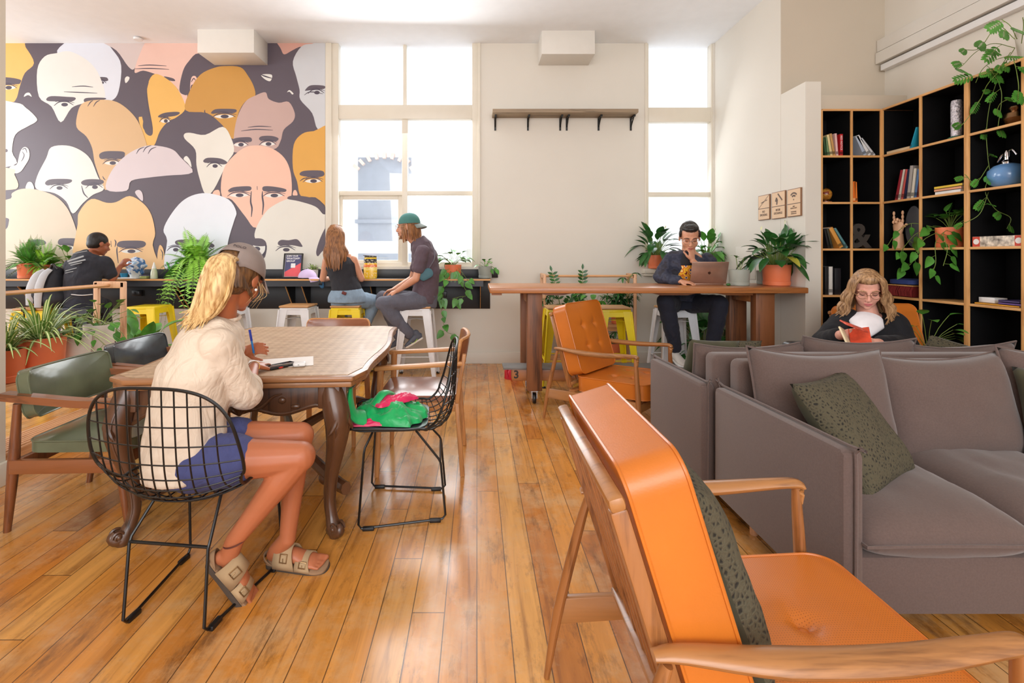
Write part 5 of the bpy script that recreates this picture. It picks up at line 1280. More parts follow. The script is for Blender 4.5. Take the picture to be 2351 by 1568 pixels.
green = cmat('emerald_nylon', (10, 168, 90), 0.4, sheen=0.2, bump=0.3, bscale=16, bdist=0.02); pink = cmat('hot_pink_nylon', (224, 34, 94), 0.4, sheen=0.2, bump=0.3, bscale=16, bdist=0.02)
part('bag_body', cloth_lump(0.20, 0.15, 0.12, 3.1, MX((-0.0, 0.0, 0.002), (0, 0, -0.25))), green, t)
part('pink_panel', cloth_lump(0.12, 0.05, 0.05, 7.7, MX((0.04, 0.0, 0.075), (0, 0, 0.75))), pink, t)
part('pink_edge', cloth_lump(0.13, 0.03, 0.032, 5.2, MX((-0.07, -0.135, 0.004), (0, 0, 0.1))), pink, t)
m = MB(); m.tube([(-0.145, -0.165, 0.19), (-0.15, -0.16, 0.12), (-0.135, -0.15, 0.055), (-0.09, -0.12, 0.03)], [0.018, 0.036, 0.042, 0.05], 12, 5, flat=0.45); part('handle', m, green, t)
m = MB(); m.tube([(-0.06, -0.06, 0.07), (-0.02, -0.02, 0.12), (0.0, 0.04, 0.10), (0.03, 0.06, 0.06)], [0.03, 0.03, 0.034, 0.03], 10, 5, flat=0.5); part('handle', m, green, t)

# ------------------------------------------------------------------ on the window counter
CZ = CT+0.0005
t = thing('framed_poster', 'black framed join our group poster standing on the counter', 'poster', P(671, 638, 5.6)); t.location.z = CZ; ROOTM[t.name] = Matrix.Translation(t.location)
w, h = 0.225, 0.295; R = basis(V((0.0, 0.0, 0.0)), X_, V((0, 0.2, 0.98)).normalized(), V((0, -0.98, 0.2)).normalized())
Wd = ROOTM[t.name] @ R
m = MB()
for a, b in (((-w/2, 0, 0), (w/2, 0.016, 0.02)), ((-w/2, h-0.016, 0), (w/2, h, 0.02)), ((-w/2, 0, 0), (-w/2+0.016, h, 0.02)), ((w/2-0.016, 0, 0), (w/2, h, 0.02))): m.box(a, b, 0.002, R)
part('frame', m, 'black', t)
m = MB(); m.box((-w/2+0.012, 0.012, 0.004), (w/2-0.012, h-0.012, 0.008), 0, R); m.cur = 1; m.prism([(-w/2+0.02, 0.02), (w/2-0.02, 0.02), (w/2-0.02, h*0.62), (-w/2+0.02, h*0.25)], 0.001, R @ MX((0, 0, 0.0092))); m.cur = 2; m.prism([(w/2-0.02, h*0.62), (-w/2+0.02, h*0.25), (-w/2+0.02, h-0.02), (w/2-0.02, h-0.02)], 0.001, R @ MX((0, 0, 0.0092)))
part('print', m, ['paper', cmat('poster_coral', (230, 88, 96), 0.5), cmat('poster_navy', (74, 76, 116), 0.5)], t)
m = MB(); m.box((-0.024, h*0.42, 0.0095), (0.028, h*0.42+0.052, 0.0105), 0, R); part('white_patch', m, 'white', t)
text('lettering', 'JOIN OUR\nWHATSAPP\nGROUP', 0.030, Wd @ MX((-w*0.36, h*0.79, 0.0105)), 'white', t, align='LEFT', bold=0.0006)
def cap(label, loc, rz, col, r=0.095, rx=0.0):
    t = thing('baseball_cap', label, 'cap', loc, rz)
    m = MB(); prof = [(r*math.cos(a), r*0.98*math.sin(a)) for a in [k*PI/2/10 for k in range(11)]]; prof[-1] = (0.0001, prof[-1][1])
    m.lathe(prof, 28, Matrix.Diagonal((1.08, 0.95, 1, 1))); part('crown', m, col, t)
    m = MB(); vs = []; fs = []; N = 16
    for i in range(N+1):
        a = -0.95+1.9*i/N
        for k, q in enumerate((0.97, 1.25, 1.5, 1.72)):
            ext = 1+(q-1)*math.cos(a*1.1)**0.7
            vs.append((r*1.08*ext*math.cos(a) if k else r*1.05*math.cos(a), r*0.95*math.sin(a)*(1+0.0*k), 0.006-0.028*k/3*(1)+0.0-0.012*abs(math.sin(a))*k))
    for i in range(N):
        for k in range(3): fs.append((i*4+k, (i+1)*4+k, (i+1)*4+k+1, i*4+k+1))
    m.add(vs, fs); o = part('brim', m, col, t); s_ = o.modifiers.new('thick', 'SOLIDIFY'); s_.thickness = 0.003
    m = MB(); m.sph((0, 0, r*0.98), 0.006, nu=8, nv=6); part('button', m, col, t)
    return t
p = P(706, 638, 5.52); cap('lavender baseball cap resting on the counter edge', (p.x, p.y, CZ+0.012), -0.25, cmat('lavender_cotton', (206, 186, 222), 0.85), 0.1)
t = thing('clip_strap', 'blue and black buckle strap hanging from the counter edge', 'strap', P(737, 638, 5.41)); 
m = MB(); m.tube([(0, 0.03, 0.008), (0, -0.01, 0.006), (-0.01, -0.015, -0.05), (0.005, -0.012, -0.1), (0.025, -0.014, -0.1), (0.02, -0.014, -0.04)], 0.012, 8, 3, flat=0.3); part('webbing', m, cmat('petrol_webbing', (34, 84, 120), 0.7), t)
m = MB(); m.cbox((0.0, -0.02, -0.055), (0.04, 0.012, 0.05), 0.004); part('buckle', m, 'black', t)
t = thing('snack_packet', 'large yellow and dark zip packet of snacks on the counter', 'packet', (P(849, 600, 5.5).x, 5.53, CZ))
m = MB(); m.etube([((0, 0, 0), 0.07, 0.04), ((0, 0, 0.02), 0.078, 0.04), ((0, 0, 0.12), 0.078, 0.035), ((0, 0, 0.22), 0.074, 0.02), ((0, 0.01, 0.262), 0.068, 0.006)], X_, 24)
pm = NT('snack_print'); pm.b.inputs['Roughness'].default_value = 0.3
pt = pm.add('ShaderNodeTexCoord'); ps = pm.add('ShaderNodeSeparateXYZ', i_Vector=pt.outputs['Object']); pn = pm.add('ShaderNodeTexNoise', i_Vector=pt.outputs['Object'], i_Scale=55.0)
base_ = pm.ramp(pm.math('MULTIPLY', ps.outputs[2], 3.8), [(0.0, lin((232, 190, 40))), (0.36, lin((240, 216, 110))), (0.5, lin((226, 120, 50))), (0.62, lin((240, 200, 40))), (0.68, lin((46, 48, 46))), (0.85, lin((50, 52, 48))), (0.87, lin((238, 196, 40))), (0.92, lin((60, 60, 56)))], 'CONSTANT')
pm.link(pm.mix(pm.ramp(pn.outputs[0], [(0.56, (0, 0, 0, 1)), (0.6, (0.5, 0.5, 0.5, 1))]), base_, lin((246, 232, 200))), pm.b.inputs['Base Color']); M['snack'] = pm.m
part('pouch', m, 'snack', t)
m = MB(); m.bar((-0.085, 0.005, 0.268), (0.07, 0.01, 0.258), 0.012, 0.01, 0.003); part('clip', m, cmat('clip_grey', (90, 92, 90), 0.5), t)
t = thing('food_bag', 'crumpled blue and white plastic bag in a clear tub on the counter', 'bag', (P(304, 600, 5.5).x, 5.55, CZ))
m = MB(); m.etube([((0, 0, 0.0), 0.055, 0.045), ((0, 0, 0.09), 0.068, 0.055)], X_, 20); part('tub', m, cmat('frosted_tub', (206, 214, 214), 0.2), t)
m = MB(); N = 22; vs = []; fs = []
for i in range(N+1):
    for j in range(N):
        a = 2*PI*j/N; z = i/N; r = 0.06+0.03*math.sin(z*3)+0.025*noise.noise(V((math.cos(a)*2, math.sin(a)*2, z*5))); r *= (1-max(0, z-0.85)*6)
        vs.append((r*math.cos(a)*1.15, r*math.sin(a)*0.7, 0.05+z*0.2+0.02*noise.noise(V((a, z*3, 1)))))
for i in range(N):
    for j in range(N): fs.append((i*N+j, i*N+(j+1) % N, (i+1)*N+(j+1) % N, (i+1)*N+j))
m.add(vs, fs); bgm = NT('printed_blue_plastic'); bgm.b.inputs['Roughness'].default_value = 0.25
gt = bgm.add('ShaderNodeTexCoord'); gnn = bgm.add('ShaderNodeTexNoise', i_Vector=gt.outputs['Object'], i_Scale=18.0, i_Detail=5.0)
bgm.link(bgm.ramp(gnn.outputs[0], [(0.44, lin((70, 120, 176))), (0.5, lin((226, 232, 240))), (0.6, lin((150, 186, 216)))]), bgm.b.inputs['Base Color']); bgm.bump(gnn.outputs[0], 0.8, 0.02); M['bluebag'] = bgm.m
part('plastic_bag', m, 'bluebag', t)
t = thing('squeeze_bottle', 'clear squeeze bottle with white conical cap on the counter', 'bottle', (P(351, 600, 5.5).x, 5.52, CZ))
m = MB(); m.lathe([(0.036, 0), (0.038, 0.01), (0.034, 0.07), (0.022, 0.12)], 18); part('bottle', m, cmat('pale_dressing', (206, 212, 186), 0.2), t)
m = MB(); m.lathe([(0.023, 0.118), (0.02, 0.13), (0.006, 0.185), (0.001, 0.19)], 16); part('cap', m, 'white', t)
m = MB(); m.box((-0.04, -0.03, 0), (0.04, 0.03, 0.035), 0.008, MX((P(332, 600, 5.5).x, 5.5, CZ))); m.cur = 1; m.box((-0.042, -0.032, 0.035), (0.042, 0.032, 0.043), 0.003, MX((P(332, 600, 5.5).x, 5.5, CZ))); single('food_container', m, [cmat('olive_tub', (150, 160, 96), 0.3), cmat('purple_lid', (70, 66, 110), 0.4)], 'small lidded food tub left of the squeeze bottle', 'container')
t = thing('watering_can', 'green plastic watering can on the counter beside the fern', 'watering can', (P(396, 600, 5.5).x, 5.6, CZ)); gc = cmat('leaf_green_plastic', (92, 190, 90), 0.35)
m = MB(); m.etube([((0, 0, 0), 0.08, 0.05), ((0, 0, 0.08), 0.08, 0.05), ((0, 0, 0.14), 0.06, 0.045), ((0.01, 0, 0.17), 0.035, 0.03)], X_, 20); part('body', m, gc, t)
m = MB(); m.tube([(-0.07, 0, 0.05), (-0.1, 0, 0.12), (-0.13, 0, 0.19)], [0.018, 0.012, 0.009], 10, 3); part('spout', m, gc, t)
m = MB(); m.tube([(-0.03, 0, 0.15), (-0.02, 0, 0.2), (0.05, 0, 0.2), (0.085, 0, 0.13), (0.08, 0, 0.06)], 0.01, 8, 3); part('handle', m, gc, t)
m = MB(); m.tube([(-0.16, 0, 0.0), (-0.16, 0, 0.06)], [0.03, 0.04], 16); single('blue_dish', m, cmat('turquoise_dish', (40, 140, 180), 0.4), 'small turquoise dish by the seated person in black', 'dish', origin=(-0.16, 0, 0)); bpy.data.objects['blue_dish'].location = (P(236, 600, 5.3).x, 5.62, CZ)
m = MB(); m.box((-0.12, -0.08, 0), (0.12, 0.08, 0.012), 0.003); single('notebook', m, 'paper', 'white notebook on the counter before the person in black', 'notebook', origin=(0, 0, 0)); bpy.data.objects['notebook'].location = (P(262, 600, 5.3).x, 5.55, CZ)
# red plastic can by the long table
t = thing('red_watering_can', 'red plastic watering can on the floor by the table leg', 'watering can', (P(1186, 830, 5.1).x, 5.1, 0)); rc = cmat('red_plastic', (214, 36, 56), 0.3)
m = MB(); m.etube([((0, 0, 0), 0.13, 0.08), ((0, 0, 0.08), 0.13, 0.085), ((0, 0, 0.13), 0.08, 0.06)], X_, 20); part('body', m, rc, t)
m = MB(); m.tube([(-0.05, -0.02, 0.1), (-0.08, -0.03, 0.15), (-0.11, -0.04, 0.1), (-0.1, -0.05, 0.03)], 0.015, 10, 3); part('handle', m, rc, t)
m = MB(); m.tube([(0.1, 0, 0.04), (0.2, 0, 0.08), (0.3, 0, 0.09)], [0.02, 0.014, 0.01], 10, 3); part('spout', m, rc, t)
# laptop
t = thing('laptop', 'open silver laptop on the long timber table', 'laptop', (P(1620, 660, 4.5).x, 4.5, LT+0.0005), math.radians(-4))
al = cmat('laptop_aluminium', (176, 140, 122), 0.3, metal=0.6)
m = MB(); m.box((-0.165, 0.0, 0), (0.165, 0.23, 0.014), 0.004); part('base', m, al, t)
m = MB(); Rl = basis(V((0.0, 0.0, 0.012)), X_, V((0, -0.3, 0.954)), V((0, -0.954, -0.3))); m.box((-0.165, 0, -0.004), (0.165, 0.215, 0.004), 0.0035, Rl @ MX((0.02, 0, 0))); part('lid', m, al, t)
m = MB(); g0 = Rl @ MX((0.02, 0.108, 0.0045))
m.prism([(0.013*math.cos(a)*(1+0.08*math.cos(2*a)), 0.0135*math.sin(a)-(0.002 if abs(math.sin(a)) > .95 else 0)) for a in [2*PI*k/20 for k in range(20)] if not (-0.5 < a-0.2 < 0.5)], 0.0006, g0); m.prism([(0.001, 0.015), (0.006, 0.019), (0.005, 0.022), (0.001, 0.019)], 0.0006, g0)
part('logo', m, cmat('laptop_logo', (96, 74, 66), 0.2, metal=0.8), t)
m = MB(); m.lathe([(0.02, 0), (0.024, 0.003), (0.026, 0.09), (0.022, 0.09)], 18, MX((P(1543, 655, 4.35).x, 4.5, LT))); 
# grey backpack
t = thing('backpack', 'grey and black backpack on the yellow stool beside the person in black', 'backpack', (P(118, 700, 4.95).x, 4.93, 0.765))
m = MB(); m.limb([((0, 0.02, 0.12), 0.12), ((0.01, 0.02, 0.28), 0.11), ((0.03, 0.03, 0.36), 0.075)]); m.sph((0.05, 0.0, 0.1), (0.14, 0.13, 0.1)); m.sph((-0.04, -0.02, 0.16), (0.14, 0.12, 0.14))
o = part('bag_body', m, cmat('charcoal_nylon', (44, 48, 58), 0.7), t); r_ = o.modifiers.new('fuse', 'REMESH'); r_.mode = 'VOXEL'; r_.voxel_size = 0.012; r_.use_smooth_shade = True; s_ = o.modifiers.new('s', 'SMOOTH'); s_.iterations = 6
lg = cmat('light_grey_nylon', (186, 188, 192), 0.7)
m = MB(); m.tube([(-0.02, -0.03, 0.39), (-0.06, -0.085, 0.33), (-0.085, -0.12, 0.2), (-0.10, -0.12, 0.04)], [0.03, 0.045, 0.05, 0.034], 12, 5, flat=0.3, hint=(0, -1, 0.2)); part('strap', m, lg, t)
m = MB(); m.tube([(0.04, -0.04, 0.40), (0.02, -0.09, 0.34), (0.0, -0.125, 0.2), (-0.01, -0.125, 0.02)], [0.03, 0.042, 0.046, 0.034], 12, 5, flat=0.3, hint=(0, -1, 0.2)); part('strap', m, lg, t)
m = MB(); m.tube([(0.03, -0.02, 0.41), (0.06, -0.03, 0.45), (0.1, -0.02, 0.4)], 0.012, 8, 4); part('top_handle', m, 'black', t)
for q in (-0.13, -0.03): m = MB(); m.cbox((q, -0.15, 0.0), (0.035, 0.015, 0.04), 0.004); m.tube([(q, -0.15, -0.01), (q+0.02, -0.16, -0.08), (q, -0.165, -0.14)], 0.007, 6, 3, flat=0.3); part('buckle', m, 'black', t)
# handbag beside reading person
m = MB(); m.pad(0.13, 0.34, 0.09, basis(V((2.33, 3.45, 0.345)), X_, Z_, -Y_), r=0.06, N=12, edge=0.6); single('handbag', m, 'black_leather', 'black bag by the elbow of the reading person, at the right table end', 'bag')
# ------------------------------------------------------------------ plants
def pot(t, r, h, col, saucer=True, taper=0.9, rim=False):
    m = MB(); rb = r*taper
    m.lathe([(rb*0.96, 0.0), (rb, 0.006), (r, h*0.95), (r*1.0, h), (r*0.93, h), (r*0.9, h*0.86)], 28, close=False); m.lathe([(0.0001, 0.0), (rb*0.96, 0.0)], 28, close=False)
    p = part('pot', m, col, t)
    if saucer:
        m = MB(); m.lathe([(rb*0.9, -0.0), (rb*1.04, 0.004), (rb*1.07, h*0.2), (rb*1.03, h*0.215), (rb, h*0.2)], 28, close=False); part('saucer', m, col, t)
    m = MB(); m.lathe([(r*0.93, h*0.84), (r*0.5, h*0.87), (0.0001, h*0.88)], 24, close=False); part('soil', m, 'soil', t)
def foliage(t, m, mats):
    L = ROOTM[t.name]; I = L.inverted(); out = []
    for v in m.v:          # leaves bend against the walls instead of going through
        w = L @ V(v)
        if w.x < 2.9 and w.y > 5.2: w.y = min(w.y, YB-0.012-0.01*abs(math.sin(w.x*60)) if not (W1L < w.x < W1R or W2L < w.x < W2R) else YB+0.05)
        if w.y > 4.2 and 1.5 < w.x < 3.4: w.x = min(w.x, XR-0.012-0.01*abs(math.sin(w.z*60)))
        if w.x < -2.69 and w.y < 2.765: w.y = 2.765
        out.append(tuple(I @ w))
    m.v = out
    return part('foliage', m, mats, t, sharp=60)
def dirv(a, e): return V((math.cos(a)*math.cos(e), math.sin(a)*math.cos(e), math.sin(e)))
def peace_lily(label, loc, r, h, size, col='terracotta', n=34, seed=1, flowers=2, leaf='leaf_dark', potname='potted_peace_lily', group=None, spread=1.0, back=None):
    random.seed(seed); t = thing(potname, label, 'potted plant', loc, 0, group); pot(t, r, h, col)
    m = MB()
    for k in range(n):
        a = k*2.399+rnd(-.2, .2); e = rnd(0.3, 1.45); L = size*rnd(0.35, 0.66)*(0.55+0.5*min(1, e))
        if back is not None and math.sin(a) > 0.2: L *= back
        b = V((math.cos(a)*r*0.3, math.sin(a)*r*0.3, h*0.85)); d = dirv(a, e); d.x *= spread
        p1 = b+d*L*0.5+V((0, 0, L*0.12)); p2 = b+d*L+V((0, 0, L*0.02))
        m.cur = 1; m.tube([b, p1, p2], [0.004, 0.003, 0.0025], 5, 3)
        m.cur = 0 if rnd(0, 1) > 0.03 else 2; ld = (p2-p1).normalized(); ld.z -= rnd(0.2, 1.0)*(1.3-0.5*e)
        m.leaf(p2-ld*0.01, ld, size*rnd(0.4, 0.56), size*rnd(0.17, 0.24), droop=rnd(0.1, 0.5), n=7, peak=0.4, fold=0.3, tip=0.8)
    for k in range(flowers):
        a = k*2.2+0.4; p = V((math.cos(a)*size*0.35, math.sin(a)*size*0.2, h+size*rnd(0.75, 0.98))); m.cur = 1; m.tube([(0, 0, h*0.85), p*0.6+V((0, 0, h*0.3)), p], 0.002, 5, 3)
        m.cur = 3; m.leaf(p, (0.2, 0.1, 1), size*0.16, size*0.05, n=4)
    foliage(t, m, [leaf, 'stem', cmat('yellowing_leaf', (176, 170, 60), 0.5), cmat('pale_spathe', (214, 214, 170), 0.5)]); return t
def spider(label, loc, r, h, size, col='terracotta', n=60, seed=2, rz=0):
    random.seed(seed); t = thing('potted_spider_plant', label, 'potted plant', loc, rz); pot(t, r, h, col, saucer=True)
    m = MB()
    for k in range(n):
        a = k*2.399+rnd(-.3, .3); e = rnd(0.5, 1.4); L = size*rnd(0.6, 1.3); b = V((math.cos(a)*r*0.2, math.sin(a)*r*0.2, h*0.86)); d = dirv(a, e); w = rnd(0.007, 0.012)
        pts = [b+d*L*s_+V((0, 0, -1))*L*0.85*s_*s_*(1.1-0.4*e) for s_ in [i/9 for i in range(10)]]
        side = d.cross(Z_).normalized(); vs = []
        for i, p in enumerate(pts):
            ww = w*math.sin(min(1, (i+1.5)/4)*PI/2)*(1-(i/9)**3)+0.001
            vs += [p-side*ww, p-side*ww*0.35, p+side*ww*0.35, p+side*ww]
        o_ = len(m.v)
        m.cur = 0; m.add(vs, [])
        for i in range(9):
            for q in range(3):
                m.f.append([o_+i*4+q, o_+i*4+q+1, o_+i*4+q+5, o_+i*4+q+4]); m.mi.append(1 if q == 1 else 0)
    foliage(t, m, [cmat('spider_green', (112, 150, 66), 0.4), cmat('spider_cream', (222, 226, 168), 0.4)]); return t
def frond(m, pts, w, n=16, pin=1.0):
    pts = catmull(pts, 6); L = len(pts)
    m.cur = 1; m.tube(pts, [0.0025, 0.001], 4); m.cur = 0
    for k in range(1, n+1):
        t = k/(n+1); i = min(int(t*(L-1)), L-2); p = pts[i].lerp(pts[i+1], t*(L-1)-i); tn = (pts[i+1]-pts[i]).normalized()
        up = Z_ if abs(tn.z) < 0.9 else V((0.3, -0.9, 0)); sd = tn.cross(up).normalized(); ww = w*math.sin(PI*min(0.98, t*0.75+0.22))**0.8*(1 if t < .8 else (1-t)/0.2*0.8+0.2)
        for s in (-1, 1): m.leaf(p, sd*s+tn*0.35, ww, ww*0.30*pin, up=tn.cross(sd), droop=0.15, n=3, peak=0.3, fold=0.0)
def fern(label, loc, r, h, size, col, n, seed, down=1.0, light='leaf_light', hang=0.5):
    random.seed(seed); t = thing('potted_fern', label, 'potted plant', loc); pot(t, r, h, col)
    m = MB()
    for k in range(n):
        a = k*2.399; e = rnd(0.1, 1.25); L = size*rnd(0.65, 1.1); d = dirv(a, e)
        hg = hang*(1.25-0.75*e)*(1.0 if d.y < 0.2 else 0.3)
        pts = [V((0, 0, h*0.9))+V((d.x*(1.2 if e < .8 else .9), d.y*0.7 if d.y < 0 else d.y*0.25, d.z))*L*s_*(1-0.25*s_*hg)+V((0, 0, -1))*L*hg*1.3*s_**2.4 for s_ in (0, 0.25, 0.5, 0.75, 1.0)]
        frond(m, pts, size*0.12, 22)
    foliage(t, m, [light, 'stem']); return t
def heart(m, p, d, L, seed=0, up=None):
    m.leaf(p, d, L, L*0.78, up=up or Z_, droop=0.25, n=6, peak=0.28, fold=0.22, tip=0.9)
def pothos(label, loc, r, h, size, col, n, vines, seed, name='potted_pothos', leafm='leaf_mid', saucer=True, lf=0.085):
    """vines: list of point lists relative to the plant base"""
    random.seed(seed); t = thing(name, label, 'potted plant', loc); pot(t, r, h, col, saucer)
    m = MB()
    for k in range(n):
        a = k*2.399+rnd(-.2, .2); e = rnd(0.3, 1.3); L = size*rnd(0.5, 1.0); b = V((0, 0, h*0.85)); d = dirv(a, e); p = b+d*L
        m.cur = 1; m.tube([b, b+d*L*0.5+V((0, 0, L*0.1)), p], 0.002, 5, 2); m.cur = 0; q = d.copy(); q.z -= rnd(0.3, 0.9); q.y -= 0.3; heart(m, p, q, lf*rnd(0.8, 1.25))
    for vn in vines:
        pts = catmull([V(p) for p in vn], 8); m.cur = 1; m.tube(pts, 0.0022, 5); m.cur = 0
        step = 5
        for i in range(3, len(pts), step):
            tn = (pts[i]-pts[i-1]).normalized(); sd = V((rnd(-1, 1), rnd(-0.7, 0.1), rnd(-0.9, 0.1))).normalized(); q = pts[i]+sd*0.03
            m.cur = 1; m.tube([pts[i], q], 0.0015, 4); m.cur = 0; dd = sd+V((0, 0, -0.6)); heart(m, q, dd, lf*rnd(0.75, 1.15), up=V((0.1, -0.9, 0.35)))
    foliage(t, m, [leafm, 'stem']); return t
# --- counter
fern('ferny green plant in the left terracotta pot on the counter', (P(58, 600, 5.55).x, 5.6, CZ), 0.11, 0.175, 0.40, 'terracotta', 44, 11, light='leaf_mid', hang=0.35)
fern('light ferny plant in the second terracotta pot on the counter, by the backpack', (P(92, 600, 5.6).x, 5.66, CZ), 0.1, 0.16, 0.38, 'terracotta', 36, 12, light='leaf_light', hang=0.4)
peace_lily('broad leaved plant behind the person in the black T-shirt', (P(150, 600, 5.6).x, 5.68, CZ), 0.07, 0.12, 0.32, 'grey_pot', 30, 13, 0, 'leaf_mid', 'potted_leafy_plant', back=0.2)
fern('large bright green fern cascading over the counter edge', (P(437, 600, 5.4).x, 5.52, CZ), 0.09, 0.16, 0.60, 'grey_pot', 80, 14, light='leaf_light', hang=1.1)
spider('small spider plant between the poster and the cap', (P(716, 600, 5.65).x, 5.69, CZ), 0.06, 0.1, 0.17, 'white_pot', 40, 15)
pothos('trailing heart leaved plant in a terracotta pot on the counter', (P(1040, 600, 5.55).x, 5.56, CZ), 0.098, 0.16, 0.22, 'terracotta', 26,
       [[(-0.02, -0.05, 0.14), (-0.08, -0.16, 0.05), (-0.1, -0.16, -0.15), (-0.12, -0.15, -0.35), (-0.1, -0.15, -0.5), (-0.06, -0.15, -0.6), (0.03, -0.15, -0.62)],
        [(0.03, -0.05, 0.14), (0.08, -0.16, 0.02), (0.13, -0.17, -0.08), (0.16, -0.16, -0.18), (0.08, -0.16, -0.2), (0.0, -0.16, -0.22)], [(0, -0.05, 0.14), (-0.05, -0.15, 0.0), (-0.11, -0.16, -0.1), (-0.12, -0.16, -0.2)], [(0.05, -0.05, 0.14), (0.12, -0.15, 0.06), (0.19, -0.16, -0.04)]], 16, lf=0.095)
pothos('small leafy plant in a pale grey pot at the counter end', (P(1114, 600, 5.6).x, 5.62, CZ), 0.082, 0.14, 0.1, 'grey_pot', 9, [[(0.03, -0.03, 0.13), (0.08, -0.06, 0.14), (0.12, -0.06, 0.09)]], 17, name='potted_seedling', lf=0.06)
# --- window sill
sz = bz(616)
peace_lily('glossy leafy plant in a terracotta pot on the left of the narrow sill', (P(1506, 600, 5.7).x, 5.72, sz), 0.085, 0.16, 0.40, 'terracotta', 60, 21, 1, back=0.2)
peace_lily('leafy plant on the sill to the right of the person with the laptop', (P(1625, 600, 5.7).x, 5.72, sz), 0.085, 0.16, 0.36, 'terracotta', 60, 22, 1, 'leaf_mid', back=0.2, spread=0.8)
# --- long table
peace_lily('large dark leaved plant in a terracotta pot on the long table', (P(1786, 655, 4.4).x, 4.42, LT+0.0005), 0.118, 0.19, 0.40, 'terracotta', 80, 23, 2, spread=0.85)
t = thing('potted_cutting', 'small sprig in a sage grey pot on the long table', 'potted plant', (P(1697, 655, 4.4).x, 4.4, LT+0.0005)); pot(t, 0.09, 0.145, 'grey_pot')
m = MB(); random.seed(5)
for dx, hh in ((-0.03, 0.27), (0.01, 0.22), (0.04, 0.25)):
    m.cur = 1; m.tube([(0, 0, 0.12), (dx*0.6, 0, hh*0.7), (dx, 0, hh)], 0.003, 5, 3); m.cur = 0
    for k in range(3): a = rnd(0, 6); m.leaf((dx, 0, hh-0.01*k), (math.cos(a), -abs(math.sin(a))*0.5, 0.3), 0.07, 0.03, n=4)
m.cur = 0; foliage(t, m, ['leaf_mid', 'stem'])
t = thing('potted_succulent', 'small pale pot half hidden behind the large table plant', 'potted plant', (P(1748, 650, 4.65).x, 4.62, LT+0.0005)); pot(t, 0.06, 0.13, 'grey_pot')
m = MB(); m.leaf((0, 0, 0.11), (0.1, 0, 1), 0.08, 0.04); m.leaf((0, 0, 0.11), (-0.3, 0, 1), 0.07, 0.04); foliage(t, m, ['leaf_mid'])
m = MB(); m.sph((P(1672, 655, 4.35).x, 4.35, LT+0.012), (0.02, 0.02, 0.012)); single('lime', m, 'leaf_dark', 'small dark green fruit left of the sage pot on the long table', 'fruit')
# --- back plant stand
def zz(m, b, top, n=8, L=0.07, cm=0):
    pts = catmull([V(b), (V(b)+V(top))/2+V((0, -0.02, 0.02)), V(top)], 6); m.cur = 1; m.tube(pts, [0.006, 0.003], 6); m.cur = cm
    for k in range(n):
        i = int(len(pts)*(0.35+0.62*k/n)); p = pts[min(i, len(pts)-1)]; tn = (pts[-1]-pts[0]).normalized()
        for s in (-1, 1): m.leaf(p, tn*0.6+V((s, -0.2, 0)), L, L*0.42, up=(0, -1, 0.2), droop=0.05, n=5)
    m.leaf(pts[-1], (pts[-1]-pts[-2]).normalized(), L, L*0.42, up=(0, -1, 0.2), droop=0, n=5)
def umbrella(m, b, top, n=7, L=0.09, heads=4):
    b, top = V(b), V(top); m.cur = 1; m.tube([b, top], [0.006, 0.003], 6); 
    for k in range(heads):
        p = b.lerp(top, 0.35+0.65*k/max(1, heads-1)); a = k*2.3; q = p+V((math.cos(a)*0.08, -abs(math.sin(a))*0.07, 0.03)); m.cur = 1; m.tube([p, q], 0.002, 5); m.cur = 0
        for j in range(n):
            f = 2*PI*j/n; m.leaf(q, (math.cos(f), math.sin(f)*0.6-0.15, -0.25+0.2*math.sin(f)), L, L*0.3, droop=0.3, n=4)
y0 = 5.5; zs = 0.527
for (lab, px, seed, kind) in (('slim stemmed zz plant on the back plant stand, left end', 1290, 1, 'zz'), ('zz plant with one upright stem in the middle of the back stand', 1335, 2, 'zz2'), ('light green leafy plant in the middle of the back stand', 1362, 3, 'p'), ('dark umbrella plant at the right end of the back stand', 1418, 4, 'u'), ('small umbrella plant at the left end of the back stand', 1262, 5, 'u2')):
    random.seed(seed); t = thing('potted_'+{'zz': 'zz_plant', 'zz2': 'zz_plant', 'p': 'vine_plant', 'u': 'umbrella_plant', 'u2': 'umbrella_plant'}[kind], lab, 'potted plant', ((px-CX)*y0/FPX, y0, zs)); pot(t, 0.075, 0.13, 'terracotta' if kind != 'zz2' else 'white_pot')
    m = MB()
    if kind == 'zz': zz(m, (0, 0, 0.1), (-0.12, -0.02, 0.60), 7); zz(m, (0, 0, 0.1), (0.1, -0.02, 0.3), 6)
    if kind == 'zz2': zz(m, (0, 0, 0.1), (0.01, -0.02, 0.62), 9); zz(m, (0, 0, 0.1), (-0.06, -0.03, 0.32), 6)
    if kind == 'p':
        for k in range(26): a = k*2.4; L = rnd(0.08, 0.24); p = V((math.cos(a)*L, -abs(math.sin(a))*L*0.6, 0.12+rnd(0.02, 0.24))); m.cur = 1; m.tube([(0, 0, 0.1), p], 0.002, 4); m.cur = 2; heart(m, p, V((math.cos(a), -0.4, -0.3)), 0.085)
    if kind == 'u':
        for k in range(7): a = k*2.1; umbrella(m, (0, 0, 0.1), (math.cos(a)*0.15, -abs(math.sin(a))*0.1, rnd(0.3, 0.58)), heads=6, L=0.085)
    if kind == 'u2':
        for k in range(3): umbrella(m, (0, 0, 0.1), (-0.05+k*0.05, -0.05, rnd(0.2, 0.42)), heads=4, L=0.08)
    foliage(t, m, ['leaf_dark', 'stem', 'leaf_mid'])
t = thing('potted_umbrella_plant', 'small dark leafed plant in a terracotta pot low on the back stand', 'potted plant', ((1405-CX)*y0/FPX, y0, 0.137)); pot(t, 0.1, 0.17, 'terracotta')
m = MB(); umbrella(m, (0, 0, 0.14), (0.02, -0.03, 0.28), heads=3); foliage(t, m, ['leaf_dark', 'stem'])
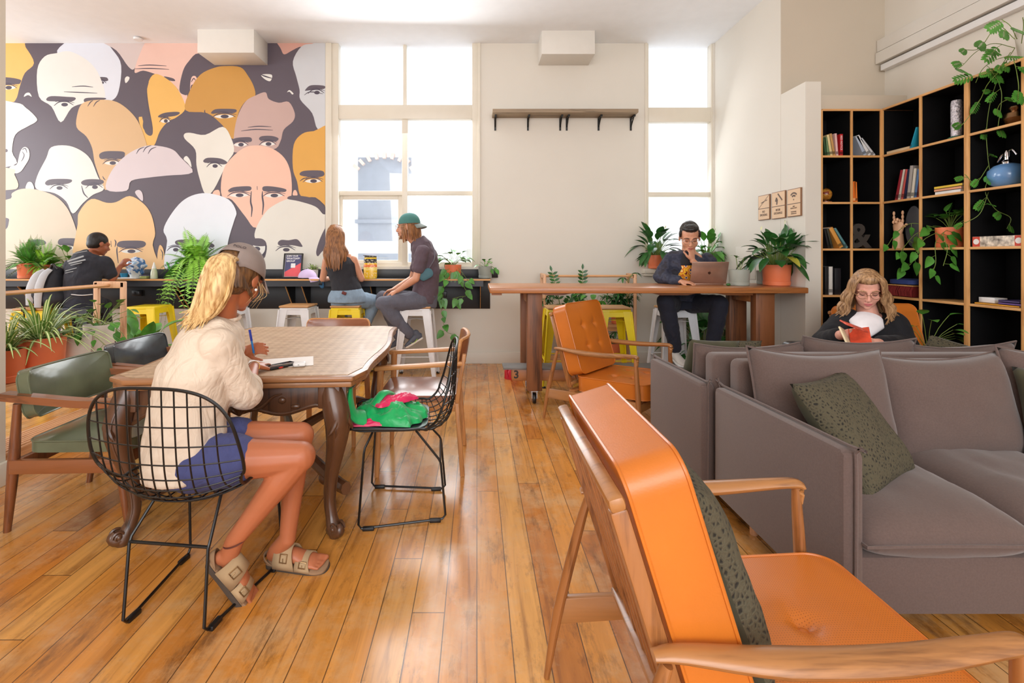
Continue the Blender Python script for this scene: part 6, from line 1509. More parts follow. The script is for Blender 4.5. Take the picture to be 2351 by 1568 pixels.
# --- floor plant behind the laptop person
peace_lily('big leafy floor plant behind the legs of the person with the laptop', (P(1615, 800, 5.4).x, 5.42, 0), 0.15, 0.24, 0.62, 'white_pot', 70, 31, 0, 'leaf_dark', 'floor_plant')
# --- left plant stand (shelf at 0.527)
zs = 0.527
for lab, px, d, r, h, sd, col, n, sz_ in (('spider plant in the terracotta pot at the very left edge', 8, 2.95, 0.105, 0.2, 41, 'terracotta', 70, 0.38), ('largest spider plant in a terracotta pot on the left stand', 93, 3.2, 0.135, 0.235, 42, 'terracotta', 120, 0.50)):
    spider(lab, ((px-CX)*d/FPX, d, zs), r, h, sz_, col, n, sd)
p = P(168, 820, 3.4); pothos('trailing plant in the nearer cream pot on the left stand', (-2.915, 3.46, zs), 0.105, 0.19, 0.24, 'white_pot', 24, [[(0.02, -0.03, 0.18), (0.1, -0.06, 0.24), (0.2, -0.08, 0.22), (0.28, -0.06, 0.14)]], 43, leafm='leaf_mid', lf=0.06)
p = P(205, 780, 3.6); pothos('leafy plant in the farther cream pot on the left stand', (-2.9, 3.68, zs), 0.10, 0.25, 0.26, 'white_pot', 26, [[(0.02, -0.03, 0.24), (0.12, -0.06, 0.26), (0.2, -0.05, 0.2), (0.26, -0.05, 0.12)]], 44, leafm='leaf_mid', lf=0.07)
peace_lily('broad silvery leaved plant in a pale pot on the floor beyond the left stand', (P(320, 800, 4.15).x, 4.15, 0), 0.12, 0.3, 0.60, 'white_pot', 22, 45, 0, 'leaf_mid', 'floor_plant')
m = MB(); m.box((-0.3, -0.15, 0), (0.3, 0.15, 0.4), 0.01)
# --- bookshelf plants
p = V((SX+0.12, 3.73, zr[3])); pothos('pothos in a terracotta pot on the side shelf beside the wooden hand', p, 0.088, 0.155, 0.17, 'terracotta', 22,
       [[(-0.05, 0.03, 0.14), (-0.14, 0.12, 0.12), (-0.17, 0.2, 0.02), (-0.18, 0.24, -0.05)], [(-0.05, 0, 0.14), (-0.15, 0.06, 0.06), (-0.17, 0.1, -0.06), (-0.17, 0.16, -0.14), (-0.18, 0.22, -0.17)], [(-0.05, -0.02, 0.14), (-0.16, -0.05, 0.04), (-0.17, -0.06, -0.12), (-0.17, -0.02, -0.22)], [(-0.04, -0.03, 0.14), (-0.15, -0.1, 0.1), (-0.16, -0.14, -0.02), (-0.17, -0.12, -0.14)], [(-0.03, 0.05, 0.15), (-0.12, 0.2, 0.2), (-0.16, 0.3, 0.12), (-0.18, 0.36, 0.02)]], 51, lf=0.085)
p = V((SX-0.02, sy(2180)-0.05, zr[5]-0.02)); 
t_ = pothos('small leafed plant in a large terracotta pot low by the bookshelf', (SX-0.16, 3.62, 0.42), 0.115, 0.2, 0.32, 'terracotta', 14, [[(-0.03, 0.02, 0.2), (-0.08, 0.1, 0.34), (-0.1, 0.16, 0.36)]], 52, lf=0.085, name='potted_arrowhead_plant')
m = MB(); m.box((-0.14, -0.14, 0), (0.14, 0.14, 0.42), 0.01, MX((SX-0.16, 3.62, 0))); single('plant_plinth', m, 'black_back', 'black plinth under the low terracotta pot by the bookshelf', 'plinth')
# monstera on the bookshelf top
def swiss(m, p, d, L, up=(0, -1, 0.3)):
    d = V(d).normalized(); up = V(up); sd = d.cross(up).normalized(); 
    m.cur = 1; m.tube([p, V(p)+d*L], [0.0025, 0.001], 4); m.cur = 0
    for k in range(6):
        t = 0.04+k*0.155; b = V(p)+d*L*t; w = L*0.46*math.sin(PI*(0.22+0.62*(t)))
        for s in (-1, 1): m.leaf(b, sd*s+d*(0.5+0.3*t), w, L*0.165, up=up, droop=0.12, n=4, peak=0.5, fold=0.0, tip=0.5)
    m.leaf(V(p)+d*L*0.86, d, L*0.2, L*0.16, up=up, n=4)
random.seed(9)
mb0 = V((SX+0.13, sy(2335), ST+TH_/2))
t = thing('trailing_swiss_cheese_plant', 'trailing hole leaved vine in a white pot on top of the bookshelf', 'potted plant', mb0); pot(t, 0.1, 0.2, 'white_pot', False, 0.8)
m = MB()
def vine_px(pts):
    """a vine hanging in front of the shelf; points are (px, py, distance)"""
    return [P(*q)-mb0 for q in pts]
for vn, every, L in (([(2330, 110, 3.2), (2300, 160, 3.3), (2275, 230, 3.4), (2265, 300, 3.42), (2268, 360, 3.42), (2272, 400, 3.42), (2262, 440, 3.42), (2285, 480, 3.4), (2320, 500, 3.35), (2312, 525, 3.35)], 6, 0.085),
    ([(2330, 110, 3.2), (2280, 100, 3.3), (2240, 120, 3.4), (2210, 150, 3.45), (2195, 160, 3.5)], 6, 0.12), ([(2330, 90, 3.2), (2290, 60, 3.3), (2250, 110, 3.4), (2215, 115, 3.45)], 6, 0.12), ([(2335, 90, 3.1), (2320, 60, 3.1), (2300, 45, 3.15)], 5, 0.17),
    ([(2320, 140, 3.2), (2270, 190, 3.3), (2250, 230, 3.4), (2215, 280, 3.45), (2190, 300, 3.5)], 7, 0.09), ([(2325, 130, 3.2), (2335, 170, 3.1), (2336, 215, 3.1), (2300, 235, 3.15), (2290, 250, 3.2)], 6, 0.11),
    ([(2270, 380, 3.42), (2240, 420, 3.42), (2215, 400, 3.5)], 6, 0.07), ([(2270, 440, 3.42), (2250, 490, 3.42), (2216, 512, 3.45)], 7, 0.07), ([(2310, 130, 3.2), (2280, 140, 3.3), (2255, 160, 3.35), (2240, 190, 3.4)], 5, 0.13), ([(2320, 120, 3.2), (2290, 170, 3.3), (2300, 220, 3.3), (2290, 300, 3.35)], 6, 0.10),
    ([(2345, 100, 3.1), (2350, 60, 3.05), (2348, 40, 3.0)], 5, 0.15)):
    pts = catmull(vine_px(vn), 7); m.cur = 1; m.tube(pts, 0.0022, 5)
    for i in range(4, len(pts), every+2):
        sd = V((rnd(-1, 0.3), rnd(-0.6, 0.3), rnd(-0.6, 0.3))).normalized(); q = pts[i]+sd*0.03; m.cur = 1; m.tube([pts[i], q], 0.0015, 4)
        swiss(m, q, sd+V((0, 0, -0.5)), L*rnd(0.65, 1.0))
foliage(t, m, ['leaf_mid', 'stem'])
# ------------------------------------------------------------------ people
def fuse(o, vox, smooth=4, disp=0.0, dscale=0.12):
    r = o.modifiers.new('fuse', 'REMESH'); r.mode = 'VOXEL'; r.voxel_size = vox; r.use_smooth_shade = True
    if smooth: s = o.modifiers.new('relax', 'SMOOTH'); s.iterations = smooth; s.factor = 0.5
    if disp:
        tx = bpy.data.textures.new('folds', 'CLOUDS'); tx.noise_scale = dscale; tx.noise_depth = 1
        d = o.modifiers.new('folds', 'DISPLACE'); d.texture = tx; d.strength = disp; d.mid_level = 0.5; d.texture_coords = 'LOCAL'
    return o
def head_frame(c, fwd, up=(0, 0, 1)):
    y = V(fwd).normalized(); x = y.cross(V(up)).normalized(); z = x.cross(y); return basis(V(c), x, y, z)
def head(m, F, s=1.0, neck=None, nr=0.052, beard=False):
    def g(p): return F @ (V(p)*s)
    R = F.to_3x3()
    def e(c, r): m.sph(g(c), [q*s for q in r], R, 20, 12)
    e((0, -0.014, 0.032), (0.073, 0.092, 0.086)); e((0, 0.018, -0.03), (0.060, 0.070, 0.082)); e((0, 0.028, -0.078), (0.044, 0.048, 0.032)); e((0, 0.066, -0.094), (0.019, 0.017, 0.014))
    for q in (-1, 1):
        e((q*0.036, 0.050, -0.034), (0.024, 0.024, 0.028)); e((q*0.076, -0.008, -0.008), (0.007, 0.019, 0.030)); e((q*0.009, 0.099, -0.036), (0.008, 0.010, 0.007)); e((q*0.03, 0.074, 0.006), (0.014, 0.010, 0.009))
        m.tube([g((q*0.052, 0.066, 0.018)), g((q*0.03, 0.084, 0.024)), g((q*0.008, 0.084, 0.018))], 0.0075*s, 8, 3)
    m.tube([g((0, 0.082, 0.016)), g((0, 0.098, -0.014)), g((0, 0.107, -0.030)), g((0, 0.096, -0.040))], [0.007*s, 0.008*s, 0.011*s, 0.008*s], 10, 3)
    e((0, 0.082, -0.058), (0.022, 0.012, 0.007)); e((0, 0.080, -0.070), (0.020, 0.012, 0.008))
    if neck is not None: m.tube([g((0, -0.022, -0.03)), g((0, -0.03, -0.09)), V(neck)], [nr*s, nr*s*0.95, nr*s*1.15], 16, 3)
def face_parts(t, F, s=1.0, brow='dark_hair', closed=True, glasses=None, lips='lips'):
    def g(p): return F @ (V(p)*s)
    for q in (-1, 1):
        m = MB()
        if closed: m.tube([g((q*0.044, 0.080, 0.001)), g((q*0.031, 0.087, -0.004)), g((q*0.017, 0.084, 0.0))], [0.0012*s, 0.0022*s, 0.0012*s], 6, 4)
        else: m.sph(g((q*0.031, 0.079, 0.004)), (0.010*s, 0.008*s, 0.007*s), F.to_3x3())
        part('eye', m, 'eye', t, world=True)
        m = MB(); m.tube([g((q*0.052, 0.076, 0.020)), g((q*0.034, 0.0905, 0.028)), g((q*0.014, 0.0915, 0.022))], [0.0015*s, 0.0036*s, 0.003*s], 6, 4); part('eyebrow', m, brow, t, world=True)
    m = MB(); m.tube([g((-0.022, 0.086, -0.062)), g((-0.008, 0.094, -0.0585)), g((0, 0.094, -0.060)), g((0.008, 0.094, -0.0585)), g((0.022, 0.086, -0.062))], [0.001*s, 0.0035*s, 0.003*s, 0.0035*s, 0.001*s], 8, 3)
    m.tube([g((-0.020, 0.085, -0.065)), g((0, 0.093, -0.070)), g((0.020, 0.085, -0.065))], [0.001*s, 0.0048*s, 0.001*s], 8, 4); part('lips', m, lips, t, world=True)
    if glasses:
        m = MB()
        for q in (-1, 1):
            m.tube([g((q*0.033+0.024*math.cos(a), 0.103-abs(math.cos(a)-(-q))*0.0, 0.0+0.020*math.sin(a))) for a in [2*PI*k/20 for k in range(20)]], 0.0013*s, 6, closed=True)
            m.tube([g((q*0.057, 0.102, 0.004)), g((q*0.074, 0.07, 0.004)), g((q*0.080, -0.005, 0.004))], 0.0014*s, 6)
        m.tube([g((-0.009, 0.103, 0.003)), g((0, 0.107, 0.006)), g((0.009, 0.103, 0.003))], 0.0013*s, 6, 3); part('glasses', m, glasses, t, world=True)
def hand(m, w, d, n, thumb, curl=0.35, s=1.0, spread=0.10, curls=None):
    """w wrist, d along the hand, n out of the back of the hand, thumb=+1/-1 side (d x n)"""
    w = V(w); d = V(d).normalized(); n = V(n); n = (n-d*n.dot(d)).normalized(); sd = d.cross(n)*thumb
    m.etube([(w-d*0.02*s, 0.024*s, 0.019*s), (w, 0.026*s, 0.018*s), (w+d*0.035*s, 0.036*s, 0.016*s), (w+d*0.07*s, 0.040*s, 0.0135*s), (w+d*0.085*s, 0.037*s, 0.011*s)], sd, 16)
    for k, (o, L) in enumerate(((0.028, 0.066), (0.0095, 0.075), (-0.0095, 0.070), (-0.0275, 0.055))):
        p = w+d*(0.080-0.006*(k == 3))*s+sd*o*s; q = (d+sd*(o/0.028)*spread).normalized(); r = 0.0088*s
        cu = (curls[k] if curls else curl); pts = [p-q*0.015*s, p]
        for j, f in enumerate((0.45, 0.32, 0.25)):
            ax = sd; ang = cu*(0.8+0.4*j); q = (Quaternion(q.cross(n).normalized(), -ang) @ q).normalized(); n2 = n
            p = p+q*L*f*s; pts.append(p)
        for i in range(len(pts)-1):
            m.tube([pts[i], pts[i+1]], [r*(1-0.08*i), r*(1-0.08*(i+1))], 8); m.sph(pts[i+1], r*(1-0.08*(i+1)), nu=8, nv=6)
    p = w+d*0.02*s+sd*0.024*s-n*0.004*s; q = (d*0.75+sd*0.75-n*0.25).normalized(); pts = [p, p+q*0.036*s]; q = (d*0.95+sd*0.3-n*0.35).normalized(); pts.append(pts[-1]+q*0.030*s); pts.append(pts[-1]+(q-n*0.2).normalized()*0.022*s)
    for i, (a, b) in enumerate(zip([0.014, 0.0115, 0.0098], [0.0115, 0.0098, 0.008])):
        m.tube([pts[i], pts[i+1]], [a*s, b*s], 8); m.sph(pts[i+1], b*s, nu=8, nv=6)
def leg(m, hip, knee, ank, s=1.0, r=(0.082, 0.056, 0.053, 0.034)):
    hip, knee, ank = V(hip), V(knee), V(ank)
    bend = ((hip-knee).normalized()+(ank-knee).normalized())
    back = bend.normalized() if bend.length > 0.05 else V((0, 0, 0))
    m.limb([(hip, r[0]*s), (hip.lerp(knee, 0.5), (r[0]*0.55+r[1]*0.48)*s), (knee, r[1]*s)])
    m.limb([(knee, r[1]*0.95*s), (knee.lerp(ank, 0.28)+back*0.012, r[2]*s), (knee.lerp(ank, 0.62)+back*0.004, (r[2]*0.5+r[3]*0.45)*s), (ank, r[3]*s)])
def arm(m, sh, el, wr, s=1.0, r=(0.047, 0.038, 0.037, 0.025)):
    sh, el, wr = V(sh), V(el), V(wr)
    m.limb([(sh, r[0]*s), (sh.lerp(el, 0.5), (r[0]+r[1])*0.5*s), (el, r[1]*s)]); m.limb([(el, r[1]*s), (el.lerp(wr, 0.3), r[2]*s), (wr, r[3]*s)])
def shoe(t, heel, toe, up, mats, s=1.0, r=0.042, name='shoe', sole='white'):
    heel, toe, up = V(heel), V(toe), V(up).normalized(); d = (toe-heel).normalized(); up = (up-d*up.dot(d)).normalized(); sd = d.cross(up); L = (toe-heel).length
    m = MB(); m.etube([(heel+up*0.03, 0.026, 0.024), (heel+d*L*0.12+up*0.042, 0.036, 0.042), (heel+d*L*0.35+up*0.042, 0.038, 0.042), (heel+d*L*0.62+up*0.032, 0.045, 0.030), (heel+d*L*0.85+up*0.024, 0.042, 0.022), (toe+up*0.018, 0.022, 0.014)], sd, 18)
    m.limb([(heel+d*L*0.2+up*0.06, 0.037), (heel+d*L*0.2+up*0.085, 0.036)])
    o = fuse(part(name, m, mats, t, world=True), 0.006, 3)
    m = MB(); pts = [(0.0, 0.018), (0.06, 0.032), (0.35, 0.036), (0.65, 0.048), (0.88, 0.043), (1.0, 0.018)]
    poly = [(a*L, b) for a, b in pts]+[(a*L, -b) for a, b in reversed(pts)]
    m.prism(poly[::-1], 0.018, basis(heel+up*0.008, d, sd, d.cross(sd)), 0.004); part('sole', m, sole, o, world=True)
    return o
def strands(m, paths, r0, r1, seed, n, jit):
    """bundle of locks following one centre path"""
    random.seed(seed)
    for k in range(n):
        o = V((rnd(-1, 1), rnd(-1, 1), rnd(-0.5, 0.5)))
        pts = [V(p)+o*j for p, j in zip(paths, jit)]; m.tube(pts, [r0, r0, r1], 7, 4)
def person(label, loc): return thing('person', label, 'person', loc)

# ---- blonde person at the dining table
t = person('person with a blonde ponytail, grey cap and cream shirt writing at the dining table', (-1.08, 1.86, 0))
sd = V((0.50, -0.86, 0)); fw = V((0.86, 0.50, 0))
RSh, LSh = V((-0.995, 1.83, 0.955)), V((-1.165, 2.11, 0.965)); NB = V((-1.055, 1.985, 1.035))
RE, RW = P(563, 905, 1.95), P(583, 842, 2.20); LE, LW = V((-1.22, 2.27, 0.80)), P(562, 805, 2.44)
RH, LH = V((-1.045, 1.78, 0.535)), V((-1.10, 1.94, 0.545)); RK, LK = P(690, 1048, 1.83), P(690, 1000, 2.0)
RA, LA = P(540, 1238, 1.80), P(660, 1236, 1.98)
F = head_frame(P(548, 640, 2.02), (0.12, 0.90, -0.42), (0.05, 0.1, 1)); F = F @ Matrix.Scale(1.10, 4)
m = MB(); head(m, F, 1.0, NB, 0.046)
m.etube([((-1.085, 1.845, 0.50), 0.15, 0.11), ((-1.10, 1.86, 0.62), 0.13, 0.09), ((-1.10, 1.90, 0.78), 0.14, 0.09), ((-1.07, 1.96, 0.93), 0.15, 0.085), ((-1.055, 1.98, 1.02), 0.07, 0.06)], sd, 24)
arm(m, RSh, RE, RW, 0.9); arm(m, LSh, LE, LW, 0.9)
hand(m, RW, P(612, 828, 2.36)-RW, (0.1, -0.15, 1), 1, 0.12, 0.88, 0.16); hand(m, LW, P(590, 800, 2.44)-LW, (-0.1, -0.9, 0.5), 1, 0.55, 0.88)
leg(m, RH, RK, RA, 0.98, (0.086, 0.058, 0.056, 0.034)); leg(m, LH, LK, LA, 0.98, (0.084, 0.056, 0.053, 0.033))
def barefoot(m, ank, heel, toe, s=1.0):
    heel, toe = V(heel), V(toe); d = (toe-heel).normalized(); up = (V(ank)-heel); up = (up-d*up.dot(d)).normalized(); q = d.cross(up); L = (toe-heel).length
    m.limb([(ank, 0.034), (heel+d*0.03+up*0.045, 0.034), (heel+d*0.015+up*0.026, 0.027)])
    m.etube([(heel+d*0.0+up*0.028, 0.02, 0.02), (heel+d*L*0.2+up*0.042, 0.030, 0.034), (heel+d*L*0.5+up*0.035, 0.034, 0.026), (heel+d*L*0.78+up*0.022, 0.042, 0.016), (heel+d*L*0.86+up*0.02, 0.038, 0.012)], q, 16)
    for k in range(5):
        o = (-0.032+0.0155*k)*s; l = (0.035, 0.034, 0.032, 0.028, 0.022)[k] if True else 0; r = (0.0115, 0.0085, 0.008, 0.0075, 0.007)[k]
        b = heel+d*L*0.84+up*0.017+q*o; m.tube([b, b+d*l], [r, r*0.95], 8); m.sph(b+d*l, r, nu=8, nv=6)
    return d, up, q, L
rh, rt = P(489, 1283, 1.79), P(578, 1384, 1.83)
lh, lt = P(620, 1283, 2.01), P(744, 1301, 1.99)
barefoot(m, RA, rh, rt); barefoot(m, LA, lh, lt)
fuse(part('body', m, 'skin_tan', t, world=True), 0.0048, 5)
def sandal(ank, heel, toe):
    heel, toe = V(heel), V(toe); d = (toe-heel).normalized(); up = (V(ank)-heel); up = (up-d*up.dot(d)).normalized(); q = d.cross(up); L = (toe-heel).length
    m = MB(); pts = [(-0.03, 0.018), (0.02, 0.034), (0.3, 0.038), (0.62, 0.046), (0.9, 0.048), (1.04, 0.034), (1.08, 0.012)]
    poly = catmull([V((a*L, b, 0)) for a, b in pts]+[V((a*L, -b, 0)) for a, b in reversed(pts)], 4); poly = [(p.x, p.y) for p in poly]
    m.prism(poly[::-1], 0.020, basis(heel-up*0.012, d, q, d.cross(q)), 0.004); o = part('sandal', m, cmat('dark_rubber', (72, 60, 50), 0.8), t, world=True)
    m = MB(); m.prism([(a*0.985, b*0.97) for a, b in poly][::-1], 0.012, basis(heel+up*0.003, d, q, d.cross(q)), 0.004); part('footbed', m, cmat('cork_suede', (150, 118, 88), 0.85), o, world=True)
    for (a, h, wd) in ((0.34, 0.080, 0.092), (0.68, 0.048, 0.066)):
        m = MB(); vs = []; n = 16; b = heel+d*L*a
        for sgn in (-1, 1):
            for i in range(n+1):
                an = PI*i/n; vs.append(b+d*sgn*wd/2*(1-0.25*math.sin(an))+q*0.048*math.cos(an)+up*(0.002+h*math.sin(an)**0.8)-d*0.01*math.sin(an))
        m.add(vs, [(i, i+1, n+1+i+1, n+1+i) for i in range(n)]); so = part('strap', m, cmat('taupe_suede', (176, 148, 112), 0.9, bump=0.2, bscale=200), o, world=True); k = so.modifiers.new('thick', 'SOLIDIFY'); k.thickness = 0.004; k.offset = 1
        m = MB(); c = b+q*0.036+up*(h*0.78+0.006); c2 = b+q*0.047+up*(h*0.42+0.004); e1 = (c2-c).normalized(); 
        m.tube([c+d*0.014, c-d*0.014, c2-d*0.014, c2+d*0.014], 0.0028, 6, closed=True); m.tube([(c+c2)/2-d*0.002, c2+e1*0.003], 0.0018, 6); part('buckle', m, cmat('dull_brass', (150, 120, 84), 0.4, metal=0.8), o, world=True)
    # heel cup side of the upper
    m = MB(); vs = []; n = 14
    for sgn in (0, 1):
        for i in range(n+1):
            an = -PI/2+PI*i/n; vs.append(heel+d*(0.03-0.055*math.cos(an))+q*0.036*math.sin(an)*(1+sgn*0.05)+up*(0.004+0.024*sgn*math.cos(an)))
    m.add(vs, [(i, i+1, n+1+i+1, n+1+i) for i in range(n)]); so = part('heel_rim', m, 'cork_suede', o, world=True); k = so.modifiers.new('thick', 'SOLIDIFY'); k.thickness = 0.004
sandal(RA, rh, rt); sandal(LA, lh, lt)
m = MB(); m.tube([RA+V((0.0, 0, -0.01))+(V((math.cos(a), 0, 0.25*math.cos(a)))+V((0, math.sin(a), 0)))*0.038 for a in [2*PI*k/24 for k in range(24)]], 0.003, 6, closed=True); part('anklet', m, cmat('brown_cord', (96, 48, 36), 0.8), t, world=True)
# shorts
m = MB(); m.etube([((-1.085, 1.845, 0.455), 0.165, 0.125), ((-1.09, 1.85, 0.52), 0.17, 0.14), ((-1.10, 1.86, 0.62), 0.145, 0.115)], sd, 24)
m.limb([(RH+V((0, 0, -0.005)), 0.102), (RH.lerp(RK, 0.36), 0.097)]); m.limb([(LH, 0.10), (LH.lerp(LK, 0.30), 0.095)])
fuse(part('shorts', m, cloth('navy_linen', (72, 78, 128), 8.0, 0.25, 0.01, var=0.1), t, world=True), 0.008, 3, 0.012, 0.05)
# shirt
m = MB(); m.etube([((-1.115, 1.82, 0.47), 0.155, 0.135), ((-1.115, 1.83, 0.56), 0.165, 0.14), ((-1.12, 1.86, 0.70), 0.165, 0.137), ((-1.105, 1.90, 0.84), 0.175, 0.137), ((-1.075, 1.95, 0.95), 0.175, 0.122), ((-1.06, 1.985, 1.02), 0.12, 0.09), ((-1.05, 1.99, 1.05), 0.065, 0.062)], sd, 30)
m.limb([(RSh, 0.070), (RSh.lerp(RE, 0.5)+V((0.0, 0, 0)), 0.068), (RE, 0.064), (RE.lerp(RW, 0.22), 0.056)]); m.limb([(LSh, 0.066), (LE, 0.06), (LE.lerp(LW, 0.3), 0.052)])
shirt = fuse(part('shirt', m, cloth('cream_linen', (226, 208, 188), 6.0, 0.4, 0.014), t, world=True), 0.0065, 4, 0.022, 0.09)
m = MB(); m.tube([V((-1.05, 1.99, 1.052))+V((math.cos(a)*0.058, math.sin(a)*0.058, -0.002+0.012*math.cos(a-2.6))) for a in [2*PI*k/24 for k in range(24)]], 0.008, 8, closed=True, flat=1.0); part('collar', m, 'cream_linen', shirt, world=True)
m = MB(); c_ = RE.lerp(RW, 0.20); dd = (RW-RE).normalized(); m.etube([(c_-dd*0.02, 0.066, 0.062), (c_+dd*0.012, 0.064, 0.06)], Z_, 20); part('cuff', m, 'cream_linen', shirt, world=True)
# hair, cap
def g1(p): return F @ V(p)
m = MB(); m.sph(g1((0, -0.022, 0.022)), (0.083, 0.096, 0.092), F.to_3x3(), 24, 14); m.sph(g1((0, -0.05, -0.03)), (0.070, 0.062, 0.06), F.to_3x3(), 20, 12)
random.seed(4)
for k in range(40):
    a = -2.4+k*4.8/39; b = g1((0.08*math.sin(a), -0.02-0.085*math.cos(a)*(1 if abs(a) < 1.6 else 1), -0.055-rnd(0, 0.02))); m.tube([b, g1((0.05*math.sin(a), -0.10, 0.015)), g1((0, -0.115, 0.05))], [0.003, 0.007, 0.008], 6, 4)
fuse(part('hair_base', m, 'root_hair', t, world=True), 0.005, 2)
PT = [P(538, 600, 1.95), P(512, 600, 1.91), P(500, 632, 1.885), P(490, 672, 1.87), P(468, 715, 1.86), P(440, 745, 1.85)]
m = MB(); m.tube(PT, [0.03, 0.050, 0.062, 0.06, 0.042, 0.012], 16, 6, flat=0.7)
for k in range(150):
    a = rnd(0, 2*PI); rr = rnd(0.75, 1.05); o = V((math.cos(a), math.sin(a)*0.55, rnd(-.3, .3)*1.0))
    j = [0.022, 0.046, 0.060, 0.060, 0.050, 0.028]; pts = [p+o*q*rr+V((rnd(-.004, .004), 0, rnd(-.004, .004))) for p, q in zip(PT, j)]
    pts[-1] = pts[-1]+V((rnd(-0.03, 0.03), 0, rnd(-0.03, 0.04))); m.tube(pts, [0.004, 0.006, 0.0065, 0.006, 0.0045, 0.001], 5, 5)
part('ponytail', m, 'blonde_hair', t, world=True)
m = MB(); random.seed(8)
for k in range(9):
    x0 = rnd(0.062, 0.078); y0 = rnd(-0.01, 0.06); m.tube([g1((x0, y0, 0.0)), g1((x0+rnd(0, .02), y0+rnd(0.0, 0.03), -0.04)), g1((x0-rnd(0.0, .02), y0+rnd(0, .02), -0.07-rnd(0, 0.03)))], [0.0010, 0.0009, 0.0004], 4, 4)
part('loose_strands', m, 'blonde_hair', t, world=True)
ct = thing('baseball_cap', 'grey cap with small POLO lettering on the head of the blonde person', 'cap', g1((0, 0, 0.06)))
capm = cmat('washed_grey_cotton', (142, 128, 122), 0.9, bump=0.3, bscale=120)
m = MB(); N, K = 36, 12; vs = []; fs = []
for i in range(N):
    a = 2*PI*i/N
    for k in range(K+1):
        el = (k/K)*PI/2; z = math.sin(el)
        low = -0.018 if math.sin(a) < -0.75 else -0.012+0.0*a
        r = math.cos(el)**0.85
        vs.append(g1((0.090*r*math.cos(a), -0.012+0.108*r*math.sin(a), 0.030+low*(1-z)+0.106*z)))
for i in range(N):
    a = 2*PI*(i+0.5)/N
    for k in range(K):
        if math.sin(a) < -0.86 and 1 <= k <= 3: continue
        fs.append((i*(K+1)+k, ((i+1) % N)*(K+1)+k, ((i+1) % N)*(K+1)+k+1, i*(K+1)+k+1))
m.add(vs, fs); cr = part('crown', m, capm, ct, world=True); q_ = cr.modifiers.new('thick', 'SOLIDIFY'); q_.thickness = 0.003
m = MB(); vs = []; fs = []; n = 16
for i in range(n+1):
    a = PI/2-1.0+2.0*i/n
    for k in range(5):
        e_ = 1+k/4*0.55*math.cos((a-PI/2)*1.2)**0.6; vs.append(g1((0.090*math.cos(a)*(1+(e_-1)*0.5), -0.012+0.108*math.sin(a)*e_, 0.022-0.010*(k/4)-0.030*abs(math.cos(a))**1.5*(0.3+k/4)-0.01*(k/4)**2)))
for i in range(n):
    for k in range(4): fs.append((i*5+k, (i+1)*5+k, (i+1)*5+k+1, i*5+k+1))
m.add(vs, fs); br = part('brim', m, capm, ct, world=True); q_ = br.modifiers.new('thick', 'SOLIDIFY'); q_.thickness = 0.004
m = MB(); m.sph(g1((0, -0.012, 0.137)), (0.007, 0.007, 0.004)); part('button', m, capm, ct, world=True)
m = MB(); m.tube([g1((0.090*math.cos(a), -0.012+0.110*math.sin(a), 0.022)) for a in [-PI/2-0.65+1.3*k/10 for k in range(11)]], 0.011, 8, flat=0.25, hint=g1((0, 0, 1))-g1((0, 0, 0))); part('back_strap', m, cmat('strap_grey', (118, 112, 116), 0.8), ct, world=True)
def cap_pt(a, el): 
    r = math.cos(el)**0.85; z = math.sin(el); return g1((0.0925*r*math.cos(a), -0.012+0.111*r*math.sin(a), 0.030-0.014*(1-z)+0.106*z))
aa, ee = -1.12, 0.68; c0 = cap_pt(aa, ee); ex = (cap_pt(aa+0.05, ee)-cap_pt(aa-0.05, ee)).normalized(); ey = (cap_pt(aa, ee+0.05)-cap_pt(aa, ee-0.05)).normalized(); ez = ex.cross(ey).normalized(); ey = ez.cross(ex)
text('lettering', 'POLO', 0.019, basis(c0+ez*0.002, ex, ey, ez), cmat('cap_thread', (66, 58, 66), 0.7), ct, spacing=1.0)
m = MB(); m.sph(g1((0.082, 0.004, -0.04)), 0.006); part('earring', m, 'white', t, world=True)
m = MB(); m.tube([RW+V((math.cos(a)*0.026, 0.004*math.sin(a*2), math.sin(a)*0.024)) for a in [2*PI*k/20 for k in range(20)]], 0.002, 6, closed=True); part('bracelet', m, cmat('gold', (200, 160, 90), 0.25, metal=1.0), t, world=True)
pt_ = thing('ballpoint_pen', 'blue ballpoint pen in the hand of the blonde person', 'pen', P(584, 818, 2.42))
a, b = P(573, 757, 2.42), P(584, 818, 2.42)
m = MB(); m.tube([a, a.lerp(b, 0.88)], 0.0048, 10); part('barrel', m, cmat('bright_blue_plastic', (30, 130, 214), 0.25), pt_, world=True)
m = MB(); m.tube([a.lerp(b, 0.0)-V((0, 0, 0.0)), a.lerp(b, 0.42)], 0.0058, 10); m.bar(a.lerp(b, 0.02)+V((0.006, -0.003, 0)), a.lerp(b, 0.35)+V((0.006, -0.003, 0)), 0.003, 0.002); part('cap', m, cmat('deep_blue_plastic', (36, 60, 180), 0.25), pt_, world=True)
m = MB(); m.tube([a.lerp(b, 0.88), b], [0.004, 0.001], 8); part('tip', m, 'steel', pt_, world=True)

